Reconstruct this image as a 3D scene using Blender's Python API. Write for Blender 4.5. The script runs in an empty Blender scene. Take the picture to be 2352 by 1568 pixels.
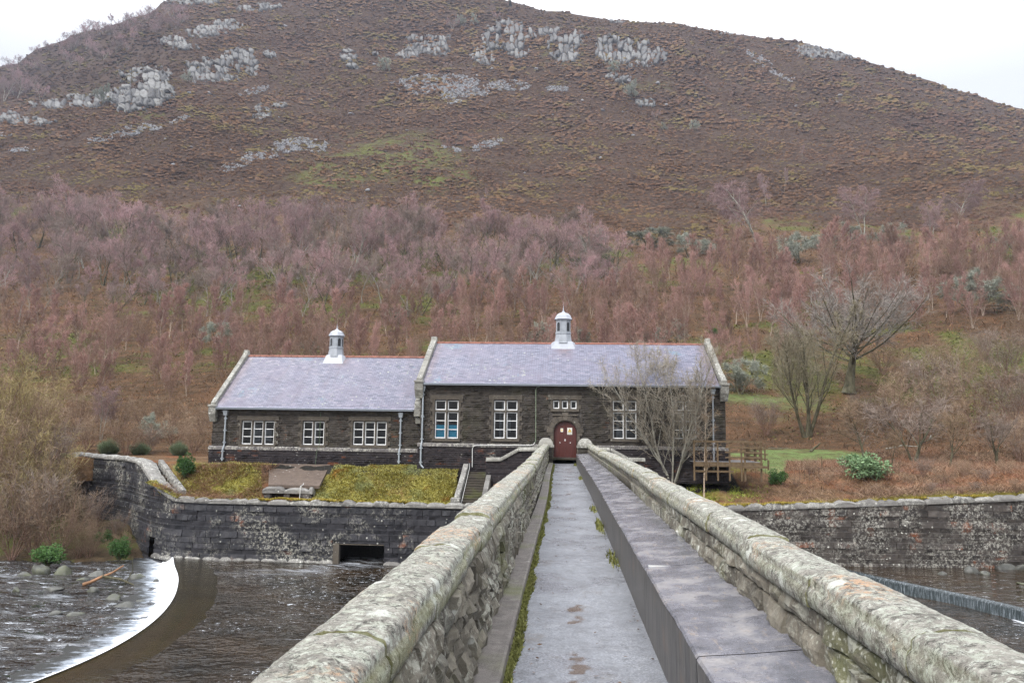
import bpy, math, random
import numpy as np
from mathutils import Matrix, Vector
PI = math.pi
RNG = np.random.default_rng(7)
SC = bpy.context.scene
COL = SC.collection

# ------------------------------------------------------------------ camera model (pixels on a 2352 x 1568 picture)
F = 1750.0; CX, CY = 1176.0, 784.0; VX, VY = 1289.0, 985.0; CAMZ = 2.08
ROLL = math.radians(0.38)
_d = np.array([(VX-CX)/F, (CY-VY)/F, -1.0])
_h = np.array([math.cos(ROLL), -math.sin(ROLL), 0.0]); _h[2] = (_d[0]*_h[0]+_d[1]*_h[1])
Yc = _d/np.linalg.norm(_d); Xc = _h/np.linalg.norm(_h); Zc = np.cross(Xc, Yc)
R = np.stack([Xc, Yc, Zc])            # world = R @ cam
CAM = np.array([0, 0, CAMZ])
def ray(px, py):
    v = np.stack([(np.asarray(px, float)-CX)/F, (CY-np.asarray(py, float))/F, -np.ones_like(np.asarray(px, float)+np.asarray(py, float))], -1)
    return v @ R.T
def atY(px, py, Y):
    d = ray(px, py); return CAM + d*(Y/d[..., 1])[..., None] if d.ndim > 1 else CAM + d*(Y/d[1])
def atZ(px, py, z):
    d = ray(px, py); return CAM + d*((z-CAMZ)/d[2])
def proj(P):
    c = (np.asarray(P)-CAM) @ R
    return CX - c[..., 0]/c[..., 2]*F, CY + c[..., 1]/c[..., 2]*F

cam = bpy.data.cameras.new("camera"); cam.lens = F/2352*36; cam.sensor_width = 36; cam.clip_start = 0.05; cam.clip_end = 5000
co = bpy.data.objects.new("camera", cam); COL.objects.link(co)
m = Matrix(((R[0][0], R[0][1], R[0][2], 0), (R[1][0], R[1][1], R[1][2], 0), (R[2][0], R[2][1], R[2][2], CAMZ), (0, 0, 0, 1)))
co.matrix_world = m; SC.camera = co

# ------------------------------------------------------------------ numeric noise
_T = np.random.default_rng(3).random((256, 256))
def vn(x, y):
    x = np.asarray(x, float); y = np.asarray(y, float)
    xi = np.floor(x).astype(int); yi = np.floor(y).astype(int); fx = x-xi; fy = y-yi
    fx = fx*fx*(3-2*fx); fy = fy*fy*(3-2*fy)
    a = _T[xi & 255, yi & 255]; b = _T[(xi+1) & 255, yi & 255]; c = _T[xi & 255, (yi+1) & 255]; d = _T[(xi+1) & 255, (yi+1) & 255]
    return (a*(1-fx)+b*fx)*(1-fy)+(c*(1-fx)+d*fx)*fy
def fbm(x, y, o=4):
    s = 0; a = .5; t = 0
    for i in range(o):
        s = s + a*vn(x*2**i+17.3*i, y*2**i+9.1*i); t += a; a *= .5
    return s/t-.5

# ------------------------------------------------------------------ mesh helpers
def mk(name, verts, faces, mat=None, parent=None, tint=None, uv=None, smooth=False, loc=None):
    me = bpy.data.meshes.new(name)
    verts = np.asarray(verts, np.float32).reshape(-1, 3)
    if isinstance(faces, np.ndarray):
        n, k = faces.shape
        me.vertices.add(len(verts)); me.vertices.foreach_set('co', verts.ravel())
        me.loops.add(n*k); me.loops.foreach_set('vertex_index', faces.astype(np.int32).ravel())
        me.polygons.add(n); me.polygons.foreach_set('loop_start', np.arange(0, n*k, k, dtype=np.int32))
        me.polygons.foreach_set('loop_total', np.full(n, k, np.int32))
        me.update(calc_edges=True)
    else:
        me.from_pydata(verts.tolist(), [], faces); me.update()
    if smooth: me.polygons.foreach_set('use_smooth', np.ones(len(me.polygons), bool))
    if tint is not None:
        a = me.attributes.new('tint', 'FLOAT', 'POINT'); a.data.foreach_set('value', np.asarray(tint, np.float32).ravel())
    if uv is not None:
        l = me.uv_layers.new(name='UVMap'); idx = np.empty(len(me.loops), np.int32); me.loops.foreach_get('vertex_index', idx)
        l.data.foreach_set('uv', np.asarray(uv, np.float32)[idx].ravel())
    if mat: me.materials.append(mat)
    o = bpy.data.objects.new(name, me); COL.objects.link(o)
    if parent: o.parent = parent
    if loc is not None: o.location = loc
    return o
def tag(o, label=None, cat=None, group=None, kind=None):
    if label: o['label'] = label
    if cat: o['category'] = cat
    if group: o['group'] = group
    if kind: o['kind'] = kind
    return o
def empty(name, loc=(0, 0, 0), label=None, cat=None, group=None):
    o = bpy.data.objects.new(name, None); COL.objects.link(o); o.location = loc; o.empty_display_size = .1
    return tag(o, label, cat, group)
class G:
    """collects geometry for ONE mesh"""
    def __init__(s): s.v = []; s.f = []; s.t = []; s.n = 0
    def add(s, v, f, t=.5):
        v = np.asarray(v, float).reshape(-1, 3); s.v.append(v)
        s.f += [tuple(i+s.n for i in q) for q in (f.tolist() if isinstance(f, np.ndarray) else f)]
        s.t.append(np.full(len(v), t) if np.isscalar(t) else np.asarray(t)); s.n += len(v); return s
    def box(s, x0, x1, y0, y1, z0, z1, t=.5):
        v = [(x, y, z) for x in (x0, x1) for y in (y0, y1) for z in (z0, z1)]
        return s.add(v, [(0, 1, 3, 2), (4, 6, 7, 5), (0, 4, 5, 1), (2, 3, 7, 6), (0, 2, 6, 4), (1, 5, 7, 3)], t)
    def hexa(s, pts, t=.5):   # 4 bottom + 4 top
        return s.add(pts, [(0, 3, 2, 1), (4, 5, 6, 7), (0, 1, 5, 4), (1, 2, 6, 5), (2, 3, 7, 6), (3, 0, 4, 7)], t)
    def tube(s, pts, rad, k=6, t=.5, cap=True):
        v, f = tube(np.asarray(pts, float), np.full(len(pts), rad) if np.isscalar(rad) else np.asarray(rad, float), k)
        f = f.tolist()
        if cap: f += [list(range(k))[::-1], [len(v)-k+i for i in range(k)]]
        return s.add(v, f, t)
    def grid(s, P, t=.5):    # P (n,m,3)
        n, mm = P.shape[:2]; return s.add(P.reshape(-1, 3), gridf(n, mm), t)
    def lathe(s, prof, cx, cy, k=16, t=.5, rot=0):
        a = np.arange(k)*2*PI/k+rot; pr = np.asarray(prof, float)
        P = np.stack([cx+pr[:, :1]*np.cos(a), cy+pr[:, :1]*np.sin(a), np.repeat(pr[:, 1:2], k, 1)], -1)
        P = np.concatenate([P, P[:, :1]], 1); return s.grid(P, t)
    def build(s, name, mat, parent=None, smooth=False, uv=None, bevel=0):
        o = mk(name, np.concatenate(s.v), s.f, mat, parent, np.concatenate(s.t), uv, smooth)
        if bevel:
            b = o.modifiers.new('b', 'BEVEL'); b.width = bevel; b.segments = 2; b.limit_method = 'ANGLE'
        return o
def gridf(n, mm):
    i = np.arange(n-1)[:, None]*mm+np.arange(mm-1)[None, :]
    return np.stack([i, i+1, i+mm+1, i+mm], -1).reshape(-1, 4)
def tube(pts, rad, k):
    n = len(pts); d = np.gradient(pts, axis=0); d /= np.linalg.norm(d, axis=1)[:, None]+1e-9
    ref = np.array([0.31, 0.17, 1.0]) if abs(d[0, 2]) < .8 else np.array([1., .2, 0])
    a = np.cross(d, ref); a /= np.linalg.norm(a, axis=1)[:, None]+1e-9; b = np.cross(d, a)
    th = np.arange(k)*2*PI/k
    P = pts[:, None]+rad[:, None, None]*(a[:, None]*np.cos(th)[None, :, None]+b[:, None]*np.sin(th)[None, :, None])
    i = np.arange(n-1)[:, None]*k; j = np.arange(k)[None, :]; j2 = (j+1) % k
    f = np.stack([i+j, i+j2, i+k+j2, i+k+j], -1).reshape(-1, 4)
    return P.reshape(-1, 3), f

# ------------------------------------------------------------------ materials
class NT:
    def __init__(s, name, rough=.8, spec=.3):
        s.m = bpy.data.materials.new(name); s.m.use_nodes = True; s.t = s.m.node_tree; s.b = s.t.nodes['Principled BSDF']
        s.b.inputs['Roughness'].default_value = rough; s.b.inputs['Specular IOR Level'].default_value = spec
        s.tc = s.t.nodes.new('ShaderNodeTexCoord')
    def N(s, t, **k):
        n = s.t.nodes.new(t)
        for a, v in k.items(): setattr(n, a, v)
        return n
    def L(s, a, b): s.t.links.new(a, b); return s
    def put(s, sock, v):
        if hasattr(v, 'is_output'): s.t.links.new(v, sock)
        else:
            sock.default_value = (tuple(v)+(1,))[:4] if sock.type == 'RGBA' and not np.isscalar(v) else v
    def vec(s, kind='Object', scale=(1, 1, 1), rot=(0, 0, 0)):
        n = s.N('ShaderNodeMapping'); n.inputs['Scale'].default_value = scale; n.inputs['Rotation'].default_value = rot
        s.L(s.tc.outputs[kind], n.inputs['Vector']); return n.outputs[0]
    def pos(s, scale=(1, 1, 1)):
        g = s.N('ShaderNodeNewGeometry'); n = s.N('ShaderNodeMapping'); n.inputs['Scale'].default_value = scale
        s.L(g.outputs['Position'], n.inputs['Vector']); return n.outputs[0]
    def noise(s, v, sc, det=5, ro=.6, dist=0):
        n = s.N('ShaderNodeTexNoise'); s.L(v, n.inputs['Vector']); n.inputs['Scale'].default_value = sc
        n.inputs['Detail'].default_value = det; n.inputs['Roughness'].default_value = ro; n.inputs['Distortion'].default_value = dist
        return n.outputs['Fac']
    def vor(s, v, sc, feat='F1', out='Distance', rnd=1):
        n = s.N('ShaderNodeTexVoronoi', feature=feat); s.L(v, n.inputs['Vector']); n.inputs['Scale'].default_value = sc
        n.inputs['Randomness'].default_value = rnd; return n.outputs[out]
    def warp(s, v, sc, amt):
        n = s.N('ShaderNodeTexNoise'); s.L(v, n.inputs['Vector']); n.inputs['Scale'].default_value = sc; n.inputs['Detail'].default_value = 3
        a = s.N('ShaderNodeVectorMath', operation='SUBTRACT'); s.L(n.outputs['Color'], a.inputs[0]); a.inputs[1].default_value = (.5, .5, .5)
        b = s.N('ShaderNodeVectorMath', operation='SCALE'); s.L(a.outputs[0], b.inputs[0]); b.inputs['Scale'].default_value = amt
        c = s.N('ShaderNodeVectorMath', operation='ADD'); s.L(v, c.inputs[0]); s.L(b.outputs[0], c.inputs[1]); return c.outputs[0]
    def rng(s, f, a, b, c=0, d=1):
        n = s.N('ShaderNodeMapRange'); n.interpolation_type = 'SMOOTHSTEP'; s.put(n.inputs[0], f)
        for i, x in zip((1, 2, 3, 4), (a, b, c, d)): n.inputs[i].default_value = x
        return n.outputs[0]
    def ramp(s, f, stops):
        n = s.N('ShaderNodeValToRGB'); s.put(n.inputs[0], f); e = n.color_ramp.elements
        while len(e) < len(stops): e.new(.5)
        for x, (p, c) in zip(e, stops): x.position = p; x.color = tuple(c)+(1,)
        return n.outputs[0]
    def mix(s, f, a, b, mode='MIX'):
        n = s.N('ShaderNodeMix', data_type='RGBA', blend_type=mode); s.put(n.inputs[0], f); s.put(n.inputs[6], a); s.put(n.inputs[7], b); return n.outputs[2]
    def math(s, op, a, b=0.0):
        n = s.N('ShaderNodeMath', operation=op); s.put(n.inputs[0], a); s.put(n.inputs[1], b); return n.outputs[0]
    def attr(s, name='tint'): return s.N('ShaderNodeAttribute', attribute_name=name).outputs['Fac']
    def orand(s): return s.N('ShaderNodeObjectInfo').outputs['Random']
    def color(s, c): s.put(s.b.inputs['Base Color'], c); return s
    def rough(s, c): s.put(s.b.inputs['Roughness'], c); return s
    def bump(s, h, st=.5, dist=.02):
        n = s.N('ShaderNodeBump'); s.put(n.inputs['Height'], h); n.inputs['Strength'].default_value = st; n.inputs['Distance'].default_value = dist
        s.L(n.outputs[0], s.b.inputs['Normal']); return s
def plain(name, c, rough=.7, spec=.3, var=.15, sc=8, metallic=0):
    n = NT(name, rough, spec); v = n.vec('Object')
    c = np.array(c); n.color(n.ramp(n.noise(v, sc), [(.3, c*(1-var)), (.7, np.minimum(c*(1+var), 1))])); n.b.inputs['Metallic'].default_value = metallic
    return n.m
def stone(name, dark, light, lich=.5, lichc=(.42, .43, .38), sc=1., rust=0, green=0, rough=.8, lsize=9., spec=.3, wet=None, bump=.03):
    n = NT(name, rough, spec); p = n.pos(); w = n.warp(p, 2*sc, .25)
    f = n.math('ADD', n.math('MULTIPLY', n.noise(w, 3*sc, 8, .7), .75), n.math('MULTIPLY', n.attr(), .25))
    c = n.ramp(f, [(.25, dark), (.75, light)])
    if rust:
        c = n.mix(n.math('MULTIPLY', n.rng(n.noise(p, .9, 4), .60-.1*rust, .72-.1*rust), n.rng(n.attr(), .5, .8)), c, (.2, .075, .04))
    if green: c = n.mix(n.math('MULTIPLY', n.rng(n.noise(p, .7, 6), .5, .7), green), c, (.13, .15, .04))
    c = n.mix(n.rng(n.noise(w, 22*sc, 3, .7), .62, .72, 0, .5), c, tuple(np.array(dark)*.5))
    # lichen: spots and spread patches
    big = n.rng(n.noise(p, .45, 5, .6), .66-.34*lich, .80-.30*lich)
    spot = n.rng(n.vor(n.warp(p, 8, .08), lsize), .34, .16)
    fine = n.rng(n.noise(n.warp(p, 9, .2), 6, 8, .75), .50, .58)
    c = n.mix(n.math('MULTIPLY', big, n.math('MAXIMUM', n.math('MULTIPLY', spot, .9), n.math('MULTIPLY', fine, .85))), c, lichc)
    sp2 = n.math('MULTIPLY', n.rng(n.vor(n.warp(p, 5, .1), 3.1), .17, .13), n.rng(n.noise(p, .8, 2), .48, .6))
    c = n.mix(n.math('MULTIPLY', sp2, min(1, lich*1.4)), c, (.55, .55, .5))
    n.color(c); n.bump(n.math('ADD', n.noise(w, 14*sc, 8, .75), n.math('MULTIPLY', n.noise(w, 3*sc, 4), 1.5)), .6, bump)
    return n.m

m_facade = stone('facade_stone', (.024, .021, .019), (.118, .103, .09), lich=.05, rust=.1, green=.1)
m_plinth = stone('plinth_stone', (.016, .014, .018), (.07, .06, .062), lich=.25, rust=.6, lsize=7)
m_retain = stone('river_wall_stone', (.010, .011, .015), (.062, .06, .068), lich=.55, lichc=(.36, .35, .30), rust=.35, rough=.6, lsize=7, spec=.4)
m_retainR = stone('river_wall_lichen_stone', (.02, .018, .018), (.11, .095, .085), lich=.78, lichc=(.36, .35, .31), rust=.5, rough=.7, lsize=7)
m_trim = stone('dressed_stone', (.042, .036, .03), (.135, .115, .092), lich=.2, lsize=12)
m_gcop = stone('gable_coping_stone', (.13, .125, .11), (.30, .29, .26), lich=.7, lichc=(.42, .42, .38), lsize=12)
m_rubble = stone('parapet_rubble', (.025, .022, .018), (.24, .215, .17), lich=.75, lichc=(.40, .40, .34), sc=2.2, green=.5, lsize=22, rough=.6, bump=.02)
m_steps = stone('step_stone', (.03, .026, .022), (.10, .085, .068), lich=.25, green=.5)
m_wcop = stone('weathered_coping', (.09, .085, .08), (.26, .25, .235), lich=.75, lichc=(.42, .42, .38), lsize=16)

def coping_mat():
    n = NT('lichen_coping', .75, .3); p = n.pos(); w = n.warp(p, 3, .15)
    c = n.ramp(n.noise(w, 7, 10, .8), [(.32, (.09, .085, .07)), (.5, (.24, .225, .195)), (.68, (.40, .38, .335))])
    c = n.mix(n.rng(n.noise(n.warp(p, 8, .12), 13, 8, .75), .49, .57, 0, .8), c, (.40, .42, .35))
    c = n.mix(n.rng(n.noise(n.warp(p, 6, .12), 24, 6, .8), .52, .60, 0, .8), c, (.52, .535, .47))
    c = n.mix(n.math('MULTIPLY', n.rng(n.noise(p, 1.3, 3), .53, .66), n.rng(n.noise(n.warp(p, 9, .1), 15, 6, .75), .48, .58)), c, (.46, .30, .19))
    c = n.mix(n.rng(n.noise(n.warp(p, 5, .3), 17, 8, .85), .515, .585, 0, .92), c, (.055, .052, .045))
    c = n.mix(n.math('MULTIPLY', n.rng(n.vor(n.warp(p, 11, .13), 3.1), .20, .15), .75), c, (.56, .57, .52))
    c = n.mix(n.rng(n.noise(p, 70, 3, .85), .56, .64, 0, .55), c, (.07, .065, .055))
    c = n.mix(n.attr(), c, (.20, .20, .06))
    n.color(c); n.bump(n.math('ADD', n.noise(w, 32, 8, .8), n.math('MULTIPLY', n.noise(w, 8, 5), 1.2)), .8, .02); return n.m
m_coping = coping_mat()

def slate_mat():
    n = NT('roof_slate', .42, .5); u = n.vec('UV')
    br = n.N('ShaderNodeTexBrick'); n.L(u, br.inputs['Vector']); br.offset = .5
    for k, v in (('Scale', 1), ('Mortar Size', .011), ('Brick Width', .30), ('Row Height', .155), ('Bias', 0.)): br.inputs[k].default_value = v
    br.inputs['Color1'].default_value = (.18, .19, .26, 1); br.inputs['Color2'].default_value = (.28, .285, .375, 1); br.inputs['Mortar'].default_value = (.075, .07, .11, 1)
    c = br.outputs['Color']
    c = n.mix(n.rng(n.noise(u, .35, 4), .42, .62, 0, .5), c, (.22, .20, .27))
    c = n.mix(n.rng(n.noise(u, .3, 5, .7), .60, .66, 0, .6), c, (.16, .27, .36))
    c = n.mix(n.math('MULTIPLY', n.rng(n.noise(u, .3, 3), .5, .66), n.rng(n.noise(u, 3.5, 6, .75), .56, .64)), c, (.42, .47, .36))
    c = n.mix(n.rng(n.vor(n.warp(u, 3, .2), 1.7), .11, .07, 0, .7), c, (.55, .58, .50))
    c = n.mix(n.attr(), c, (.20, .13, .13))
    cell = n.N('ShaderNodeTexWhiteNoise'); vm = n.N('ShaderNodeVectorMath', operation='FLOOR'); n.L(n.vec('UV', (3.33, 6.45, 1)), vm.inputs[0]); n.L(vm.outputs[0], cell.inputs[0])
    c = n.mix(n.rng(cell.outputs[0], .93, .96, 0, .55), c, (.10, .12, .17)); c = n.mix(n.rng(cell.outputs[0], .08, .05, 0, .4), c, (.36, .33, .40))
    c = n.mix(n.rng(n.noise(n.vec('UV', (1.6, .18, 1)), 1.1, 6, .7), .5, .66, 0, .45), c, (.17, .15, .20))
    n.color(c); n.rough(n.rng(n.noise(u, 1.3, 4), .3, .7, .32, .55)); n.bump(n.math('ADD', br.outputs['Fac'], n.noise(u, 6, 4)), .3, .008)
    n.m.node_tree.nodes[br.name].inputs['Mortar Smooth'].default_value = .3
    return n.m
m_slate = slate_mat()
m_ridge = plain('terracotta_ridge', (.22, .095, .07), .7, var=.3, sc=3)
m_lead = plain('grey_lead', (.30, .32, .35), .45, .5, var=.2, sc=3)
m_leadl = plain('pale_lead', (.34, .36, .40), .4, .5, var=.1, sc=3)
m_louv = plain('dark_louvre', (.03, .032, .035), .7)
m_white = plain('white_paint', (.86, .87, .87), .5, var=.05)
m_gutter = plain('grey_paint', (.20, .22, .25), .5, .4, var=.1)
m_pipe = plain('pale_grey_paint', (.30, .33, .36), .5, .4, var=.12, sc=4)
m_cond = plain('white_conduit', (.62, .62, .60), .5)
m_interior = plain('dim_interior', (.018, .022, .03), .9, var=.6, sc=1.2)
m_teal = plain('teal_board', (.03, .42, .60), .6, var=.1)
m_cloth = plain('interior_pale', (.16, .17, .18), .9, var=.5, sc=3)
m_signw = plain('sign_white', (.7, .69, .62), .5, var=.03)
m_signy = plain('sign_yellow', (.75, .52, .05), .5, var=.03)
m_black = plain('black_print', (.02, .02, .02), .5, var=.03)
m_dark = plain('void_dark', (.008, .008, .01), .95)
m_iron = plain('dark_iron', (.03, .03, .032), .6)
def door_mat():
    n = NT('red_brown_door', .45, .4); p = n.pos()
    s = n.noise(n.pos((6, 6, .6)), 3, 6, .7)
    c = n.ramp(s, [(.3, (.055, .015, .013)), (.7, (.105, .03, .025))]); n.color(c); return n.m
m_door = door_mat()
def wood_mat():
    n = NT('weathered_wood', .75, .3); s = n.noise(n.vec('Object', (1, 1, 1)), 5, 6, .7)
    n.color(n.ramp(s, [(.3, (.075, .05, .028)), (.7, (.17, .12, .07))])); return n.m
m_wood = wood_mat()
m_deckw = plain('wet_deck_boards', (.22, .22, .23), .3, .5, var=.2, sc=3)
def glass_mat():
    n = NT('window_glass'); t = n.t
    tr = n.N('ShaderNodeBsdfTransparent'); tr.inputs[0].default_value = (.75, .8, .85, 1)
    gl = n.N('ShaderNodeBsdfGlossy'); gl.inputs['Roughness'].default_value = .04; gl.inputs[0].default_value = (1, 1, 1, 1)
    fr = n.N('ShaderNodeFresnel'); fr.inputs[0].default_value = 1.42
    mx = n.N('ShaderNodeMixShader'); n.L(fr.outputs[0], mx.inputs[0]); n.L(tr.outputs[0], mx.inputs[1]); n.L(gl.outputs[0], mx.inputs[2])
    n.L(mx.outputs[0], t.nodes['Material Output'].inputs['Surface']); return n.m
m_glass = glass_mat()

def asphalt():
    n = NT('wet_asphalt', .35, .5); p = n.pos()
    wet = n.noise(p, .8, 5, .65); g = n.noise(p, 42, 5, .9)
    c = n.ramp(g, [(.32, (.07, .073, .08)), (.5, (.22, .23, .255)), (.66, (.44, .455, .49))])
    c = n.mix(n.rng(n.noise(n.pos((1, .25, 1)), 2.2, 5, .7), .55, .72, 0, .5), c, (.12, .10, .085))
    pf = n.rng(n.math('ADD', n.attr(), n.math('MULTIPLY', n.math('SUBTRACT', n.noise(p, 14, 5, .75), .5), 1.2)), .25, .6); c = n.mix(n.rng(n.noise(p, 1.2, 6, .7), .38, .62, 0, .45), c, (.15, .155, .17)); c = n.mix(n.rng(n.noise(n.warp(p, 4, .3), 5, 7, .8), .56, .64, 0, .4), c, (.45, .46, .48)); c = n.mix(n.rng(n.noise(n.warp(p, 3, .2), 8, 8, .9), .47, .60, 0, .55), c, (.11, .115, .12)); c = n.mix(n.rng(n.noise(n.pos((1, .5, 1)), 1.7, 6, .75), .56, .68, 0, .55), c, (.13, .11, .09)); c = n.mix(n.math('MULTIPLY', pf, .85), c, (.11, .08, .06))
    n.color(c); n.rough(n.math('SUBTRACT', n.rng(wet, .35, .65, .22, .5), n.math('MULTIPLY', n.attr(), .2)))
    n.bump(g, .35, .006); return n.m
m_asph = asphalt()
def slab_mat():
    n = NT('wet_concrete_slab', .3, .5); p = n.pos()
    f = n.noise(n.warp(p, 2, .3), 2.5, 8, .7)
    c = n.ramp(f, [(.3, (.08, .084, .10)), (.5, (.165, .165, .19)), (.72, (.32, .30, .29))])
    c = n.mix(n.rng(n.noise(n.pos((9, 2.0, 1)), 1.6, 6, .7), .55, .68, 0, .6), c, (.32, .26, .21))
    c = n.mix(n.rng(n.noise(p, 38, 5, .9), .54, .64, 0, .6), c, (.06, .06, .065)); c = n.mix(n.rng(n.noise(n.warp(p, 6, .1), 26, 6, .9), .60, .68, 0, .5), c, (.45, .43, .41))
    c = n.mix(n.rng(n.noise(n.warp(p, 3, .3), 6, 8, .85), .5, .62, 0, .5), c, (.10, .10, .11)); c = n.mix(n.rng(n.noise(n.pos((1.4, 9, 1)), 1.2, 7, .8), .56, .66, 0, .45), c, (.34, .30, .26)); n.color(c); n.rough(n.rng(n.noise(p, 2.5, 6, .7), .35, .65, .10, .36)); n.bump(n.noise(p, 24, 7, .8), .5, .008); return n.m
m_slab = slab_mat()
def kerbside_mat():
    n = NT('stained_concrete_face', .5, .4); p = n.pos()
    c = n.ramp(n.noise(n.pos((1, 9, .7)), 2, 6, .7), [(.3, (.03, .03, .032)), (.5, (.085, .08, .078)), (.75, (.18, .165, .145))])
    c = n.mix(n.rng(n.noise(p, 2.1, 4), .55, .7, 0, .5), c, (.16, .11, .08))
    n.color(c); n.bump(n.noise(p, 24, 5), .3, .006); return n.m
m_kface = kerbside_mat()

def veg(name, a, b, rough=.9, third=None, trans=0):
    """colour by per-tuft tint, per-object random and a soft noise over the ground"""
    n = NT(name, rough, .15)
    f = n.math('ADD', n.math('MULTIPLY', n.attr(), .62), n.math('MULTIPLY', n.orand(), .38))
    c = n.ramp(f, [(.1, a), (.9, b)])
    if third: c = n.mix(n.rng(n.noise(n.pos(), .09, 4), .45, .62, 0, .8), c, third)
    n.color(c); return n.m
m_birchtw = veg('rust_birch_twigs', (.12, .07, .055), (.41, .25, .22), third=(.22, .155, .11))
m_purptw = veg('purple_birch_twigs', (.075, .058, .046), (.43, .28, .285), third=(.23, .185, .16))
m_greytw = veg('grey_brown_twigs', (.10, .08, .065), (.27, .215, .18))
m_oaktw = veg('olive_grey_twigs', (.12, .105, .07), (.26, .23, .16))
m_paletw = veg('pale_lichen_twigs', (.15, .16, .125), (.36, .38, .32))
m_brush = veg('brown_brush_twigs', (.12, .085, .055), (.33, .24, .165))
m_olbrush = veg('yellow_willow_twigs', (.17, .14, .06), (.36, .29, .14))
m_pinktw = veg('pink_birch_twigs', (.16, .11, .105), (.32, .22, .215))
m_leaf = veg('evergreen_leaves', (.025, .06, .02), (.10, .19, .06))
m_leafp = veg('pale_evergreen_leaves', (.07, .13, .06), (.22, .32, .17))
m_broom = veg('broom_stems', (.06, .085, .05), (.20, .25, .15))
m_con = veg('conifer_needles', (.015, .03, .018), (.04, .07, .04))
def bark(name, a, b, band=0):
    n = NT(name, .8, .2); p = n.vec('Object', (1, 1, .4 if not band else 4)); c = n.ramp(n.noise(p, 5, 6, .7), [(.35, a), (.62, b)])
    n.color(c); return n.m
m_barkd = bark('dark_mossy_bark', (.035, .032, .018), (.12, .11, .07))
m_barkg = bark('grey_lichen_bark', (.12, .11, .095), (.36, .35, .30))
m_barkw = bark('birch_bark', (.16, .10, .07), (.52, .44, .36), 1)
m_barkw2 = bark('dull_birch_bark', (.10, .08, .06), (.34, .30, .25), 1)
m_barkr = bark('red_brown_bark', (.10, .055, .04), (.26, .17, .13), 1)

# ------------------------------------------------------------------ terrain: one height field in (X/Y, Y)
def px2u(px, py): d = ray(px, py); return d[..., 0]/d[..., 1]
def px2e(px, py): d = ray(px, py); return d[..., 2]/d[..., 1]
def interp_rows():
    cols = np.array([-500, 0, 200, 400, 700, 1000, 1289, 1600, 1900, 2100, 2352, 2900.])
    T = {85: [985, 975, 970, 965, 965, 965, 975, 1008, 1012, 990, 960, 950],
         110: [880, 870, 870, 870, 860, 860, 870, 900, 915, 915, 860, 830],
         145: [770, 765, 775, 790, 780, 770, 770, 790, 800, 780, 730, 700],
         190: [680, 680, 680, 690, 690, 690, 690, 690, 690, 670, 640, 630],
         240: [590, 590, 590, 600, 600, 600, 600, 600, 600, 590, 570, 560],
         300: [500, 495, 500, 505, 510, 515, 530, 540, 540, 530, 510, 490],
         370: [395, 395, 400, 415, 430, 440, 450, 460, 460, 440, 405, 390],
         450: [290, 262, 232, 212, 325, 340, 350, 370, 360, 345, 335, 330],
         520: [320, 300, 225, 150, 240, 250, 255, 285, 312, 335, 348, 350],
         620: [200, 215, 130, 50, 110, 115, 120, 165, 190, 215, 290, 350]}
    sky = ([-500, -100, 0, 40, 130, 240, 310, 330, 400, 550, 750, 1000, 1130, 1250, 1450, 1560, 1700, 1850, 2000, 2100, 2200, 2352, 2600, 2900],
           [190, 160, 146, 112, 83, 50, 30, 8, -14, -30, -40, -22, 0, 26, 50, 57, 76, 92, 134, 168, 202, 245, 320, 390])
    ucol = np.linspace(-500, 2900, 681); n = len(ucol)
    Ys = [30, 58, 70]; E = [(-.45-CAMZ)/30*np.ones(n), (-.42-CAMZ)/58*np.ones(n)]
    E.append((np.interp(ucol, [-500, 400, 1400, 2900], [.6, .3, -.36, -.36])-CAMZ)/70)
    for Y, row in T.items():
        py = np.interp(ucol, cols, row); k = np.ones(21)/21
        py = np.convolve(np.pad(py, 10, 'edge'), k, 'valid'); Ys.append(Y); E.append(px2e(ucol, py))
    s = np.interp(ucol, *sky)
    for Y, dy in ((715, 6), (730, 0), (800, 75), (1000, 330)): Ys.append(Y); E.append(px2e(ucol, s+dy))
    return px2u(ucol, np.full(n, 600.)), np.array(Ys, float), np.array(E)
_U, _YS, _E = interp_rows()
UG = np.linspace(_U[0], _U[-1], 681)
YG = np.unique(np.concatenate([np.linspace(30, 58, 8), np.linspace(58, 130, 90), np.linspace(130, 300, 130), np.linspace(300, 740, 300), np.linspace(740, 1000, 30)]))
def build_E():
    ZZ = _E*_YS[:, None]+CAMZ
    # resample to uniform u then along Y in z (smoothed)
    Zc = np.stack([np.interp(UG, _U, r) for r in ZZ])
    out = np.empty((len(YG), len(UG)))
    for j in range(len(UG)): out[:, j] = np.interp(YG, _YS, Zc[:, j])
    k = np.ones(9)/9
    sm = np.apply_along_axis(lambda a: np.convolve(np.pad(a, 4, 'edge'), k, 'valid'), 0, out)
    w = np.clip((YG-66)/20, 0, 1)*np.clip((722-YG)/12, 0, 1); out = out*(1-w[:, None])+sm*w[:, None]
    X = UG[None]*YG[:, None]; Y = YG[:, None]+X*0
    far = np.clip((Y-75)/120, 0, 1); hill = np.clip((Y-280)/120, 0, 1)*np.clip((790-Y)/60, .25, 1)
    out += far*fbm(X/22, Y/22, 4)*5+hill*(fbm(X/60+4, Y/60, 5)*14+np.abs(fbm(X/30, Y/26+9, 4))*-5)*np.clip((760-Y)/120, .25, 1)
    out += np.clip((Y-60)/30, 0, 1)*fbm(X/4, Y/4, 3)*.5
    return out
ZG = build_E()
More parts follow.
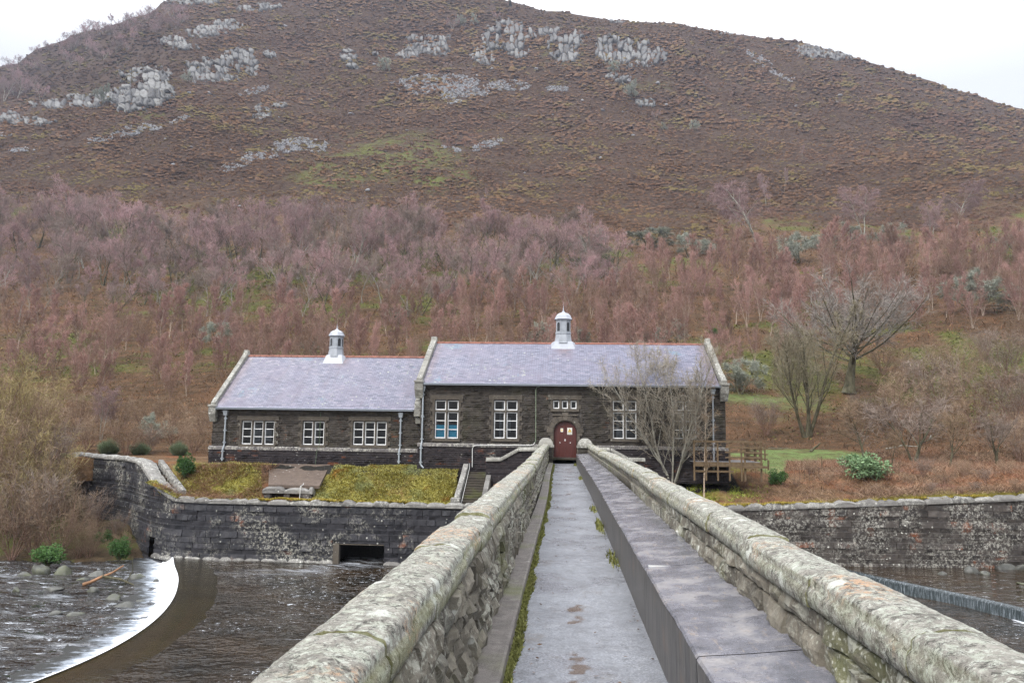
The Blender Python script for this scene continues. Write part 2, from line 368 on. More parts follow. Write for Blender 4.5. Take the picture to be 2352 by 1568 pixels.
def tz(X, Y):
    X = np.asarray(X, float); Y = np.asarray(Y, float)
    u = (X/Y-UG[0])/(UG[1]-UG[0]); u = np.clip(u, 0, len(UG)-1.001); ui = u.astype(int); fu = u-ui
    y = np.clip(np.interp(Y, YG, np.arange(len(YG))), 0, len(YG)-1.001); yi = y.astype(int); fy = y-yi
    return (ZG[yi, ui]*(1-fu)+ZG[yi, ui+1]*fu)*(1-fy)+(ZG[yi+1, ui]*(1-fu)+ZG[yi+1, ui+1]*fu)*fy
EG = (ZG-CAMZ)/YG[:, None]; CMX = np.maximum.accumulate(EG[7:], axis=0)
def ground(px, py, ymin=58.):
    """where the line of sight through a picture point meets the hillside"""
    px = np.atleast_1d(np.asarray(px, float)); py = np.atleast_1d(np.asarray(py, float))
    u = px2u(px, py); e = px2e(px, py); ui = np.clip(np.round((u-UG[0])/(UG[1]-UG[0])).astype(int), 0, len(UG)-1)
    Y = np.full(len(px), np.nan)
    for i in range(len(px)):
        c = CMX[:, ui[i]]; k = np.searchsorted(c, e[i])
        if 0 < k < len(c):
            Y[i] = YG[7+k-1]+(YG[7+k]-YG[7+k-1])*(e[i]-c[k-1])/(c[k]-c[k-1]+1e-9)
        elif k == 0: Y[i] = YG[7]
    P = np.stack([u*Y, Y, CAMZ+e*Y], -1); return P

def ell(px, py, x, y, rx, ry, soft=.35):
    return np.clip((1-np.sqrt(((px-x)/rx)**2+((py-y)/ry)**2))/soft+.5, 0, 1)
def lawnm(px, py):
    l = np.maximum(ell(px, py, 1830, 1045, 165, 13, .12), ell(px, py, 1772, 1064, 34, 24, .3)); return np.where((px > 1660) & (py < 1095), l, 0)
def cover(P):
    """land cover at world points: 0 heather, 1 grass/moss, 2 bracken/litter, 3 lawn (weights)"""
    px, py = proj(P); X, Y = P[..., 0], P[..., 1]; n = fbm(X/9, Y/9, 4); n2 = fbm(X/30+5, Y/30, 4)
    wood = np.clip((330-Y)/40+n2*2.2, 0, 1); wood = np.maximum(wood, np.clip((py-600)/60, 0, 1))
    g = np.zeros_like(X)
    for (x, y, rx, ry, s) in ((900, 360, 160, 60, .9), (760, 400, 110, 40, .8), (1000, 405, 90, 38, .95), (620, 250, 60, 20, .4), (330, 260, 60, 18, .7), (870, 170, 50, 12, .3), (1500, 200, 60, 18, .5), (1250, 330, 40, 30, .4), (1290, 130, 60, 25, .6)):
        g = np.maximum(g, ell(px, py, x, y, rx, ry, .9)*s)
    g = g*np.clip(.65+n*2.5, 0, 1)*(1-wood)
    moss = wood*np.clip((n2+.04)*5, 0, 1)*np.clip(.6+n*3, 0, 1)
    for (x, y, rx, ry) in ((820, 680, 380, 75), (1000, 600, 220, 50), (560, 660, 300, 75), (2300, 680, 60, 30), (1400, 600, 90, 40), (140, 800, 120, 50), (1750, 920, 120, 40)):
        moss = np.maximum(moss, wood*ell(px, py, x, y, rx, ry, .8)*np.clip(.65+n*4, 0, 1))
    lawn = lawnm(px, py)
    lawn = np.maximum(lawn, ell(px, py, 1740, 930, 130, 34, .8)*np.clip(.35+n*3, 0, .7))
    return wood, np.maximum(g, moss)*(1-lawn), lawn

def terrain():
    near = 7
    Z = ZG[near:]; Yv = YG[near:]
    X = UG[None]*Yv[:, None]; Y = Yv[:, None]+X*0
    P = np.stack([X, Y, Z], -1)
    wood, g, lawn = cover(P)
    o = mk('ground', P.reshape(-1, 3), gridf(*P.shape[:2])[:, ::-1].copy(), None, smooth=True)
    for nm, a in (('wood', wood), ('green', g), ('lawn', lawn)):
        t = o.data.attributes.new(nm, 'FLOAT', 'POINT'); t.data.foreach_set('value', a.astype(np.float32).ravel())
    n = NT('hillside_ground', .95, .1); p = n.pos()
    heather = n.ramp(n.noise(n.warp(p, .3, 1.5), .42, 8, .72), [(.3, (.018, .011, .008)), (.5, (.05, .03, .02)), (.72, (.11, .07, .042))])
    litter = n.ramp(n.noise(n.warp(p, .6, 1), .5, 9, .75), [(.3, (.04, .026, .015)), (.5, (.10, .062, .035)), (.72, (.18, .10, .055))])
    litter = n.mix(n.rng(n.noise(p, .14, 5), .52, .64, 0, .6), litter, (.15, .08, .042))
    mossc = n.ramp(n.noise(p, .9, 8, .75), [(.3, (.04, .045, .012)), (.55, (.105, .11, .03)), (.75, (.18, .175, .05))])
    lawnc = n.ramp(n.noise(p, 1.5, 6), [(.3, (.13, .19, .06)), (.7, (.20, .27, .10))])
    c = n.mix(n.attr('wood'), heather, litter)
    c = n.mix(n.rng(n.math('ADD', n.attr('green'), n.math('MULTIPLY', n.math('SUBTRACT', n.noise(p, .35, 7, .8), .5), 2.4)), .2, 1.1), c, mossc)
    c = n.mix(n.math('MULTIPLY', n.attr('lawn'), n.rng(n.noise(p, .7, 7, .75), .38, .58, .35, 1)), c, lawnc)
    n.color(c); n.bump(n.noise(p, .9, 9, .75), 1, .8)
    o.data.materials.append(n.m); tag(o, kind='structure'); return o
terrain()

# ------------------------------------------------------------------ river
ZW = -5.7; ZL = -6.1; ZR = -5.25
WEIRL = [(-23.8, 46.5)]+[tuple(atZ(x, y, -5.68)[:2]) for x, y in ((398, 1300), (408, 1320), (408, 1340), (400, 1370), (380, 1400), (350, 1430), (280, 1478), (190, 1522), (60, 1574))]+[ (-16.6, 19), (-17.8, 14), (-20, 8), (-23, 2), (-27, -5), (-33, -14)]
WEIRR = [(12.6, 43.6)]+[tuple(atZ(x, y, -5.25)[:2]) for x, y in ((1880, 1297), (1934, 1310), (2020, 1329), (2102, 1346), (2219, 1370), (2352, 1401))]+[ (20.9, 24), (21.1, 17), (20.6, 10), (19.5, 2), (17.8, -6), (15.5, -14)]
def dense(path, n):
    p = np.array(path, float); s = np.r_[0, np.cumsum(np.linalg.norm(np.diff(p, axis=0), axis=1))]
    t = np.linspace(0, s[-1], n); q = np.stack([np.interp(t, s, p[:, 0]), np.interp(t, s, p[:, 1])], -1)
    k = np.ones(5)/5
    for _ in range(3):
        for a in (0, 1): q[2:-2, a] = np.convolve(q[:, a], k, 'valid')
    return q, t
WL, sL = dense(WEIRL, 160); WR, sR = dense(WEIRR, 160)
def xl(Y): o = np.argsort(WL[:, 1]); return np.interp(Y, WL[o, 1], WL[o, 0])
def xr(Y): o = np.argsort(WR[:, 1]); return np.interp(Y, WR[o, 1], WR[o, 0])
def water_mat(name, deep, mid, chop=1., foam=0, along=(1, 1, 1)):
    n = NT(name, .05, .5); p = n.pos(along); n.b.inputs['IOR'].default_value = 1.33
    w = n.warp(p, .5, 1.2)
    c = n.ramp(n.noise(w, .35, 5), [(.35, deep), (.7, mid)])
    st = n.noise(n.warp(n.pos((.6, 1.5, 1)), .9, 1.2), 1.6, 8, .78)
    glit = n.rng(n.noise(n.warp(p, 2.5, .5), 4.2, 5, .85), .585, .65)  # sky glints on the ripples, painted into the water colour beside the foam
    zone = n.rng(n.noise(p, .16, 3), .42, .62)
    foam_glint = n.math('MULTIPLY', n.math('MULTIPLY', glit, zone), .85+foam)
    foam_glint = n.math('MAXIMUM', foam_glint, n.math('MULTIPLY', n.rng(st, .62-.1*foam, .72-.08*foam), .5+foam*.4))
    foam_glint = n.math('MAXIMUM', foam_glint, n.attr())
    c = n.mix(foam_glint, c, (.62, .66, .72)); n.color(c); n.rough(n.math('ADD', n.math('MULTIPLY', foam_glint, .6), .05))
    h = n.math('ADD', n.math('MULTIPLY', n.noise(n.warp(p, 1.0, .6), 1.1, 3, .55), 1), n.math('MULTIPLY', n.noise(n.warp(p, 3, .2), 3.5, 2, .5), .3))
    n.bump(h, 1, .55*chop); return n.m
m_water = water_mat('dark_river_water', (.010, .008, .005), (.032, .020, .010), 1., 0, (.8, 1, 1))
m_waterL = water_mat('fast_river_water', (.012, .011, .011), (.04, .035, .032), 1.5, .65, (.6, 1.3, 1))
m_waterR = water_mat('calm_river_water', (.02, .014, .009), (.045, .03, .018), .4, -.35, (.5, 1, 1))
def water():
    Y = np.linspace(-14, 46, 180)
    a = xl(Y); b = xr(Y); t = np.linspace(0, 1, 120)
    X = a[:, None]*(1-t)+b[:, None]*t; YY = Y[:, None]+X*0
    tint = np.zeros_like(X)
    # foam fanning out of the culvert
    dx = X-(-11.4); dy = 44-YY
    fan = np.clip(1-np.abs(dx+dy*1.1)/(1.2+dy*.8), 0, 1)*np.clip(1-dy/5, 0, 1)*np.clip(.1+fbm(X*1.1+YY*.6, YY*4, 4)*4.5, 0, 1)
    fan = np.maximum(fan, np.clip(1-np.abs(dx-.2)/1.6, 0, 1)*np.clip(1-dy/2.0, 0, 1)*np.clip(.45+fbm(X*2, YY*5, 3)*3, 0, 1))
    Z = ZW+fbm(X/1.2, YY/.8, 3)*.07
    o = mk('water', np.stack([X, YY, Z], -1).reshape(-1, 3), gridf(*X.shape)[:, ::-1].copy(), m_water, tint=fan*.8, smooth=True); tag(o, kind='structure')
    # lower reach to the left
    Xl = a[:, None]-np.linspace(0, 1, 100)**1.3*75; Yl = Y[:, None]+Xl*0
    d = a[:, None]-Xl
    tl = np.clip(1-d/2.4, 0, 1)*np.clip(.2+fbm(Xl*1.5, Yl*3.2, 4)*3, 0, 1)
    tl = np.maximum(tl, np.clip(fbm(Xl*.5, Yl*2.2, 4)*3.2-.55, 0, .7)*np.clip(1-d/30, 0, 1))
    Zl = ZL+fbm(Xl/1.1, Yl/.6, 4)*.22-.12*np.clip(1-d/.8, 0, 1)
    o = mk('water', np.stack([Xl, Yl, Zl], -1).reshape(-1, 3), gridf(*Xl.shape), m_waterL, tint=tl, smooth=True); tag(o, kind='structure')
    # pool above the right weir
    Xr = b[:, None]+.35+np.linspace(0, 1, 60)**1.3*70; Yr = Y[:, None]+Xr*0
    o = mk('water', np.stack([Xr, Yr, np.full_like(Xr, ZR)], -1).reshape(-1, 3), gridf(*Xr.shape)[:, ::-1].copy(), m_waterR, tint=np.zeros(Xr.size), smooth=True); tag(o, kind='structure')
    bed = mk('riverbed', [(-140, -40, -7.5), (140, -40, -7.5), (140, 60, -7.5), (-140, 60, -7.5)], [(0, 1, 2, 3)], plain('riverbed_gravel', (.05, .04, .03))); tag(bed, kind='structure')
water()
def weirs():
    # left: smooth olive apron under a skin of water, then a white fall
    nrm = np.stack([-np.gradient(WL[:, 1]), np.gradient(WL[:, 0])], -1); nrm /= np.linalg.norm(nrm, axis=1)[:, None]
    nrm *= np.sign(nrm[:, :1]+1e-9)       # pointing to +X (upstream pool)
    e = empty('curved_weir', (0, 0, 0), 'long curved low weir with white water spilling over its left side', 'weir')
    prof = [(2.1, -.05), (1.6, .035), (1.0, .045), (.35, .05), (.0, .035), (-.12, -.08)]
    P = np.stack([np.stack([WL[:, 0]+nrm[:, 0]*o_, WL[:, 1]+nrm[:, 1]*o_, np.full(len(WL), ZW+z_)], -1) for o_, z_ in prof], 1)
    n = NT('olive_weir_apron', .07, .5); p = n.pos(); n.color(n.ramp(n.noise(p, .8, 5), [(.3, (.014, .011, .006)), (.7, (.032, .025, .011))])); n.bump(n.noise(n.pos((.6, 2, 1)), 3, 4), .35, .05)
    mk('sill', P.reshape(-1, 3), gridf(*P.shape[:2]), n.m, e, smooth=True)
    prof = [(.04, .05), (-.03, .045), (-.10, -.03), (-.2, -.16), (-.38, -.27), (-.65, -.34), (-1.1, -.36), (-1.7, -.37), (-2.4, -.42)]
    q = [];
    for i, (o_, z_) in enumerate(prof):
        w = fbm(sL*3+i*.2, np.full(len(sL), i*.7), 3)*(.5 if i > 2 else .02)*(.3+i*.16)
        q.append(np.stack([WL[:, 0]+nrm[:, 0]*(o_+w), WL[:, 1]+nrm[:, 1]*(o_+w), np.full(len(WL), ZW+z_)+fbm(sL*6, np.full(len(sL), i*2.), 3)*(.1 if i > 2 else .0)], -1))
    P = np.stack(q, 1)
    n = NT('white_foam', .6, .3); p = n.pos((1, 1, 1)); f = n.noise(n.warp(p, 1, .5), 2.5, 7, .75)
    n.color(n.ramp(f, [(.2, (.38, .42, .47)), (.5, (.85, .87, .9)), (.8, (.95, .95, .96))])); n.bump(f, .5, .1)
    c = n.ramp(n.math('SUBTRACT', n.math('ADD', n.noise(n.warp(n.pos((.5, 1.6, 1)), 1, .6), 2.2, 8, .8), .42), n.math('MULTIPLY', n.attr(), .62)), [(.34, (.03, .03, .028)), (.48, (.25, .28, .32)), (.66, (.78, .81, .85))]); n.color(c)
    mk('falling_water', P.reshape(-1, 3), gridf(*P.shape[:2]), n.m, e, np.tile([0, 0, 0, .05, .22, .5, .72, .95, 1.2], len(WL)), smooth=True)
    # right: straight-faced dark wall with thin streaks of water
    e = empty('stepped_weir', (0, 0, 0), 'dark straight-faced weir wall with a thin curtain of water, right of the bridge', 'weir')
    g = G(); prof = [(-.02, -1.4), (0, .0), (.06, .04), (.34, .05), (.4, -.05), (.42, -1.4)]
    P = np.stack([np.stack([WR[:, 0]+o_, WR[:, 1], np.full(len(WR), ZR+z_)], -1) for o_, z_ in prof], 1)
    mk('wall', P.reshape(-1, 3), gridf(*P.shape[:2]), stone('weir_stone', (.02, .025, .022), (.10, .11, .10), lich=.1, rough=.25, spec=.5), e, tint=np.full(P.shape[0]*P.shape[1], .5))
    n = NT('water_curtain', .15, .5); s = n.noise(n.pos((6, 6, .5)), 2.2, 5, .8); z = n.rng(n.N('ShaderNodeSeparateXYZ').outputs[1], 0, 1)
    n.color(n.ramp(s, [(.48, (.02, .028, .03)), (.62, (.12, .14, .155)), (.74, (.45, .50, .55))])); n.bump(s, .4, .04)
    prof = [(.30, .062), (.04, .055), (-.06, -.06), (-.09, -.45), (-.14, -.5)]
    P = np.stack([np.stack([WR[:, 0]+o_, WR[:, 1], np.full(len(WR), ZR+z_)], -1) for o_, z_ in prof], 1)
    mk('falling_water', P.reshape(-1, 3), gridf(*P.shape[:2]), n.m, e, smooth=True)
    w = np.clip((35.5-WR[:, 1])/6, .03, 1)
    prof = np.linspace(-.08, -1.5, 8)
    P = np.stack([np.stack([WR[:, 0]+o_*w+fbm(sR*2, np.full(len(sR), i*1.), 3)*.3*w*(i > 0), WR[:, 1], ZW+.05+fbm(sR*4, np.full(len(sR), i*1.5), 3)*.08*w-.012*i], -1) for i, o_ in enumerate(prof)], 1)
    n = NT('foam_edge', .6, .3); f = n.noise(n.warp(n.pos(), 1, .5), 3, 7, .8)
    n.color(n.ramp(f, [(.35, (.10, .11, .13)), (.5, (.5, .53, .58)), (.65, (.92, .93, .95))])); n.bump(f, .5, .1)
    mk('foam', P.reshape(-1, 3), gridf(*P.shape[:2]), n.m, e, smooth=True)
weirs()

# ------------------------------------------------------------------ stone coursing
def courses(g, L, z0, z1, ch, lens, prot, mapf, cell=.12, holes=(), ztop=None, zbot=None, rng=None, rough=1., first=0., cmap=None, jitter=.25):
    """rock-faced blocks laid in courses on the strip s in [0,L]; mapf(s,z,d) -> world"""
    rng = rng or np.random.default_rng(5); z = z0; k = 0
    while z < z1-.02:
        h = ch*(1+rng.uniform(-jitter, jitter)); h = min(h, z1-z)
        if z1-z-h < ch*.35: h = z1-z
        s = first-rng.uniform(0, lens[1])
        while s < L:
            w = rng.uniform(*lens)
            iv = [(max(s, first), min(s+w, L))]
            for (h0, h1, hz0, hz1) in holes:
                if z < hz1-.01 and z+h > hz0+.01:
                    nv = []
                    for a, b in iv:
                        if h1 <= a or h0 >= b: nv.append((a, b))
                        else:
                            if a < h0: nv.append((a, h0))
                            if b > h1: nv.append((h1, b))
                    iv = nv
            c = cell(s) if callable(cell) else cell
            for a, b in iv:
                if b-a < .03: continue
                zm = ztop((a+b)/2) if ztop else 1e9
                if z >= zm-.02: continue
                nx = max(3, int((b-a)/c)+2); nz = max(3, int(h/c)+2)
                ss = np.linspace(a, b, nx); zz = np.linspace(z, z+h, nz)
                ss[1] = a+.018; ss[-2] = b-.018; zz[1] = z+.014; zz[-2] = z+h-.014
                S, Zz = np.meshgrid(ss, zz, indexing='ij')
                e = np.ones_like(S); e[0] = e[-1] = 0; e[:, 0] = e[:, -1] = 0
                u = (S-a)/(b-a)-.5; v = (Zz-z)/h-.5
                asp = (b-a)/h; base = .75+.45*rng.random(); fc = [base*rng.uniform(.9, 1.5)+rough*(u*asp*rng.uniform(-1, 1)*.8+v*rng.uniform(-1, 1)*1.5) for _ in range(4+int(asp*1.5))]; D = prot*(np.minimum.reduce(fc)+rough*.75*fbm(S*13+k, Zz*16+k, 4))-prot*.9*np.abs(v)**2*1.2
                D = np.where(e > 0, np.maximum(D, .012), -min(.04, prot*.6))
                if ztop: Zz = np.minimum(Zz, ztop(S))
                g.grid(mapf(S, Zz, D), rng.random() if not cmap else cmap(rng)); k += 1
            s += w
        z += h
def backing(g, L, z0, z1, mapf, holes=(), d=-.03, cell=.5, ztop=None, s0=0.):
    ss = set(np.arange(s0, L, cell)); ss.add(L); zz = {z0, z1}
    for h in holes: ss |= {h[0], h[1]}; zz |= {h[2], h[3]}
    if ztop: zz |= set(np.linspace(z0, z1, 8))
    ss = sorted(x for x in ss if s0 <= x <= L); zz = sorted(x for x in zz if z0 <= x <= z1)
    for a, b in zip(ss[:-1], ss[1:]):
        for c, e in zip(zz[:-1], zz[1:]):
            if b-a < 1e-4 or e-c < 1e-4: continue
            m1, m2 = (a+b)/2, (c+e)/2
            if any(h[0] < m1 < h[1] and h[2] < m2 < h[3] for h in holes): continue
            S = np.array([[a, a], [b, b]]); Z = np.array([[c, e], [c, e]])
            if ztop: Z = np.minimum(Z, ztop(S))
            g.grid(mapf(S, Z, np.full((2, 2), d)), .2)
def frontmap(X0, Y):      # facade facing the camera (-Y), s runs along +X
    return lambda s, z, d: np.stack([X0+s, Y-d, z+0*s], -1)

# ------------------------------------------------------------------ buildings
YA, YB = 48.3, 47.7       # facade planes: lower wing, taller hall
def XA(px, py, Y): return atY(px, py, Y)[0]
def ZA(px, py, Y): return atY(px, py, Y)[2]
def pathmap(path):        # path of (x,y) -> mapping along it, outward = left-hand side towards -Y for +X travel
    p = np.array(path, float); seg = np.diff(p, axis=0); ln = np.linalg.norm(seg, axis=1); cs = np.r_[0, np.cumsum(ln)]
    tn = np.gradient(p, axis=0); tn /= np.linalg.norm(tn, axis=1)[:, None]
    def f(s, z, d):
        x = np.interp(s, cs, p[:, 0]); y = np.interp(s, cs, p[:, 1]); tx = np.interp(s, cs, tn[:, 0]); ty = np.interp(s, cs, tn[:, 1])
        return np.stack([x+ty*d, y-tx*d, z+0*x], -1)
    return f, cs[-1]

def window(b, X0, X1, Z0, Z1, Y, lights, rows, mull=.11, transom=None, teal=False, pale=0):
    """one stone-mullioned window: X0..X1, Z0..Z1 is the outer edge of the white frames"""
    w = empty('window'); w.parent = b
    gs = G(); yb = Y+.14
    lw = (X1-X0-mull*(lights-1))/lights
    # surround: lintel, jambs, sill, mullions, reveals
    sill = G(); sill.box(X0-.16, X1+.16, Y-.075, Y+.16, Z0-.2, Z0-.02, .6)
    sill.build('sill', m_trim, w, bevel=.02)
    gs.box(X0-.32, X1+.32, Y-.05, Y+.16, Z1+.05, Z1+.33, .3)
    k = 0; z = Z0-.02
    while z < Z1+.05:
        h = min(.27+.02*(k % 2), Z1+.05-z); ex = .16 if k % 2 else .30
        if h > .04:
            gs.box(X0-ex, X0-.02, Y-.035-.01*(k % 2), Y+.15, z, z+h-.008, .2+.1*(k % 3)); gs.box(X1+.02, X1+ex, Y-.035-.01*(k % 2), Y+.15, z, z+h-.008, .2+.1*((k+1) % 3))
        z += h; k += 1
    for i in range(1, lights):
        xm = X0+i*lw+(i-.5)*mull; gs.box(xm-mull/2+.008, xm+mull/2-.008, Y-.005, Y+.14, Z0-.02, Z1+.05, .6)
    if transom: gs.box(X0-.02, X1+.02, Y+.002, Y+.135, transom-.045, transom+.045, .55)
    gs.build('stone_surround', m_trim, w, bevel=.012)
    spans = [(Z0, Z1, rows)] if not transom else [(Z0, transom-.06, rows), (transom+.06, Z1, 1)]
    for i in range(lights):
        xa = X0+i*(lw+mull)
        fr = G(); t = .055
        for (a, c, r) in spans:
            fr.box(xa, xa+t, yb-.03, yb+.03, a, c, .5); fr.box(xa+lw-t, xa+lw, yb-.03, yb+.03, a, c, .5)
            fr.box(xa+t, xa+lw-t, yb-.03, yb+.03, a, a+t, .5); fr.box(xa+t, xa+lw-t, yb-.03, yb+.03, c-t, c, .5)
            for q in range(1, r):
                zq = a+(c-a)*q/r; fr.box(xa+t, xa+lw-t, yb-.024, yb+.024, zq-.02, zq+.02, .5)
        fr.build('frame', m_white, w)
        pn = G()
        for (a, c, r) in spans: pn.add([(xa+.02, yb+.034, a+.02), (xa+lw-.02, yb+.034, a+.02), (xa+lw-.02, yb+.034, c-.02), (xa+.02, yb+.034, c-.02)], [(0, 1, 2, 3)])
        pn.build('pane', m_glass, w)
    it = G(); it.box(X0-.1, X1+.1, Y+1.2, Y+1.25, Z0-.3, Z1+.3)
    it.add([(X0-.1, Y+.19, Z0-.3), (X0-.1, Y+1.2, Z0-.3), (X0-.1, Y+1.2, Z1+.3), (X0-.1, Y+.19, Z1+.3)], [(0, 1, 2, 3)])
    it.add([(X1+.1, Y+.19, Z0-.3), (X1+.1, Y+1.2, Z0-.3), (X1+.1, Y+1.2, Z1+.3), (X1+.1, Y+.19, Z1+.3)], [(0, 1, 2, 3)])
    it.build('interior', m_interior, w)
    if teal:
        t_ = G(); t_.box(X0, X1, Y+.3, Y+.33, Z0-.2, Z0+.82); t_.build('teal_board', m_teal, w)
    if pale:
        t_ = G(); r_ = np.random.default_rng(int(pale*100))
        for _ in range(3):
            a = r_.uniform(X0, X1-.4); t_.box(a, a+r_.uniform(.15, .45), Y+.6, Y+.62, Z0+r_.uniform(0, .6), Z0+r_.uniform(.9, Z1-Z0))
        t_.build('curtain', m_cloth, w)
    return (X0-.02, X1+.02, Z0-.02, Z1+.05)

def roof(b, Xe0, Xe1, Xr0, Xr1, Ye, Ze, Yr, Zr, stain, ridge_t=.16):
    """front and back slopes of overlapping slate courses"""
    Ls = math.hypot(Yr-Ye, Zr-Ze); nr = int(Ls/.155)
    for side in (0, 1):
        V = []; Fc = []; UV = []; T = []; nseg = 60
        for r in range(nr):
            for e in (0, 1):
                t = (r+e*1.0)/nr; lift = .02*(1-e)+.002
                x = np.linspace(Xe0, Xe1, nseg+1)
                y = Ye+(Yr-Ye)*t; z = Ze+(Zr-Ze)*t+lift*.85
                yy = y-lift*.5
                if side: yy = 2*Yr-yy
                zz = z+fbm(x*.4, np.full(nseg+1, t*3), 3)*.04
                V.append(np.stack([x, np.full(nseg+1, yy), zz], -1)); UV.append(np.stack([x, np.full(nseg+1, t*Ls)], -1))
                st = np.zeros(nseg+1)
                for (sx, w_, t0, t1, a_) in stain: st = np.maximum(st, np.clip(1-np.abs(x-sx)/w_, 0, 1)*np.clip((t-t0)/(t1-t0), 0, 1)*a_)
                T.append(st)
        n1 = nseg+1; V = np.concatenate(V); fs = []
        for r in range(2*nr-1):
            i = r*n1+np.arange(nseg); q = np.stack([i, i+1, i+n1+1, i+n1], -1); fs.append(q if not side else q[:, ::-1])
        mk('roof' if not side else 'rear_roof', V, np.concatenate(fs), m_slate, b, np.concatenate(T), np.concatenate(UV))
    g = G(); x = Xe0
    while x < Xe1:
        w = min(.45, Xe1-x); a = np.linspace(-.1, PI+.1, 9); r = .13
        ring = np.stack([np.zeros(9), Yr-np.cos(a)*r*1.15, Zr-.05+np.sin(a)*r], -1)
        for xa, xb, k in ((x, x+w-.05, 1.), (x+w-.055, x+w, 1.22)):
            P = np.stack([ring*[1, 1, 1]+[xa, 0, 0], ring+[xb, 0, 0]]); c = np.array([0, Yr, Zr-.05]); Q = P.copy()
            Q[..., 1:] = (P[..., 1:]-c[1:])*k+c[1:]; g.grid(Q, RNG.random())
        x += w
    g.build('ridge_tiles', m_ridge, b)

def gable_coping(b, X0, X1, Ye, Ze, Yr, Zr, Yb=None, knee=True):
    """raised stone coping following a gable, with a kneeler at the eaves"""
    g = G(); n = 7; r_ = np.random.default_rng(int(abs(X0)*10)+1)
    for side in (0, 1):
        for i in range(n):
            t0, t1 = i/n+.003, (i+1)/n-.003; pts = []
            h = .30+r_.uniform(-.02, .02); wj = r_.uniform(-.015, .015)
            for (t, s) in ((t0, 0), (t1, 0)): pass
            def q(t, up): 
                y = Ye+(Yr-Ye)*t; z = Ze+(Zr-Ze)*t+up
                return (2*Yr-y if side else y), z
            y0, z0 = q(t0, -.15); y1, z1 = q(t1, -.15); y0u, z0u = q(t0, h); y1u, z1u = q(t1, h)
            g.hexa([(X0-wj, y0, z0), (X1+wj, y0, z0), (X1+wj, y1, z1), (X0-wj, y1, z1), (X0-wj+.03, y0u, z0u), (X1+wj-.03, y0u, z0u), (X1+wj-.03, y1u, z1u), (X0-wj+.03, y1u, z1u)], r_.random())
    g.hexa([(X0, Yr-.28, Zr-.05), (X1, Yr-.28, Zr-.05), (X1, Yr+.28, Zr-.05), (X0, Yr+.28, Zr-.05), (X0+.04, Yr-.18, Zr+.40), (X1-.04, Yr-.18, Zr+.40), (X1-.04, Yr+.18, Zr+.40), (X0+.04, Yr+.18, Zr+.40)], .7)
    if knee:
        g.box(X0-.06, X1+.06, Ye-.12, Ye+.5, Ze-.48, Ze+.02, .25); g.box(X0-.09, X1+.09, Ye-.18, Ye+.3, Ze+.022, Ze+.16, .8)
        g.hexa([(X0-.02, Ye+.1, Ze-.95), (X1+.02, Ye+.1, Ze-.95), (X1+.02, Ye+.5, Ze-.95), (X0-.02, Ye+.5, Ze-.95), (X0-.05, Ye-.1, Ze-.485), (X1+.05, Ye-.1, Ze-.485), (X1+.05, Ye+.5, Ze-.485), (X0-.05, Ye+.5, Ze-.485)], .2)
    g.build('gable_coping', m_gcop, b, bevel=.03)
def cupola(b, X, Y, Zr, slope, sc, spike=.45):
    c = empty('ventilator', (X, Y, Zr)); c.parent = b
    def ring(r, z, k=8): a = (np.arange(k)+.5)*2*PI/k; return np.stack([np.cos(a)*r, np.sin(a)*r, np.full(k, z)], -1)
    def loft(g, prof, t=.5):
        P = np.stack([ring(r*sc*1.28, z*sc) for r, z in prof]); P = np.concatenate([P, P[:, :1]], 1); g.grid(P, t)
    g = G(); loft(g, [(.66, .02), (.62, .08), (.545, .75), (.52, .80), (.56, .83), (.56, .95)]); g.build('base', m_lead, c)
    g = G(); s = 1.02*sc
    drop = slope*s
    g.add([(-s, -s, -drop+.06), (s, -s, -drop+.06), (s, s, -drop+.06), (-s, s, -drop+.06), (-.74*sc, -.62*sc, .16*sc), (.74*sc, -.62*sc, .16*sc), (.74*sc, .62*sc, .16*sc), (-.74*sc, .62*sc, .16*sc), (-s*1.05, 0, .04), (s*1.05, 0, .04)],
          [(0, 1, 5, 4), (1, 9, 5), (9, 6, 5), (9, 2, 6), (2, 3, 7, 6), (3, 8, 7), (8, 4, 7), (8, 0, 4), (4, 5, 6, 7)]); g.build('flashing', m_leadl, c)
    g = G(); loft(g, [(.56, .95), (.56, .99), (.49, 1.0), (.49, 1.95), (.55, 2.0), (.55, 2.08)])
    for k in range(8):
        a = k*2*PI/8+PI/8; cx, cy = math.cos(a)*.627*sc, math.sin(a)*.627*sc
        g.tube([(cx, cy, .99*sc), (cx, cy, 2.0*sc)], .045*sc, 5, .6)
    g.build('lantern', m_lead, c)
    for k in range(8):
        a = k*2*PI/8; ap = .627*math.cos(PI/8)*sc+.006; w = .15*sc; n_ = 8
        arc = [(w*math.cos(q), 1.68*sc+w*math.sin(q)) for q in np.linspace(0, PI, n_)]
        pl = [(-w, 1.06*sc), (w, 1.06*sc)]+arc
        ca, sa = math.cos(a), math.sin(a)
        front = [(ca*(ap+.004)-sa*u, sa*(ap+.004)+ca*u, v) for u, v in pl]
        gg = G(); gg.add(front, [tuple(range(len(front)))]); gg.build('louvre', m_lead if k == 6 else m_louv, c)
    g = G(); loft(g, [(.60, 2.08), (.64, 2.10), (.62, 2.16), (.56, 2.30), (.52, 2.42), (.44, 2.54), (.32, 2.64), (.17, 2.71), (.09, 2.78), (.045, 2.9), (.03, 3.0)]); g.build('dome', m_leadl, c)
    g = G(); g.lathe([(.03*sc, 2.98*sc), (.07*sc, 3.02*sc), (.03*sc, 3.07*sc), (.02*sc, 3.12*sc), (.045*sc, 3.17*sc), (.015*sc, 3.22*sc), (.004, (3.22+spike)*sc)], 0, 0, 8); g.build('finial', m_leadl, c)
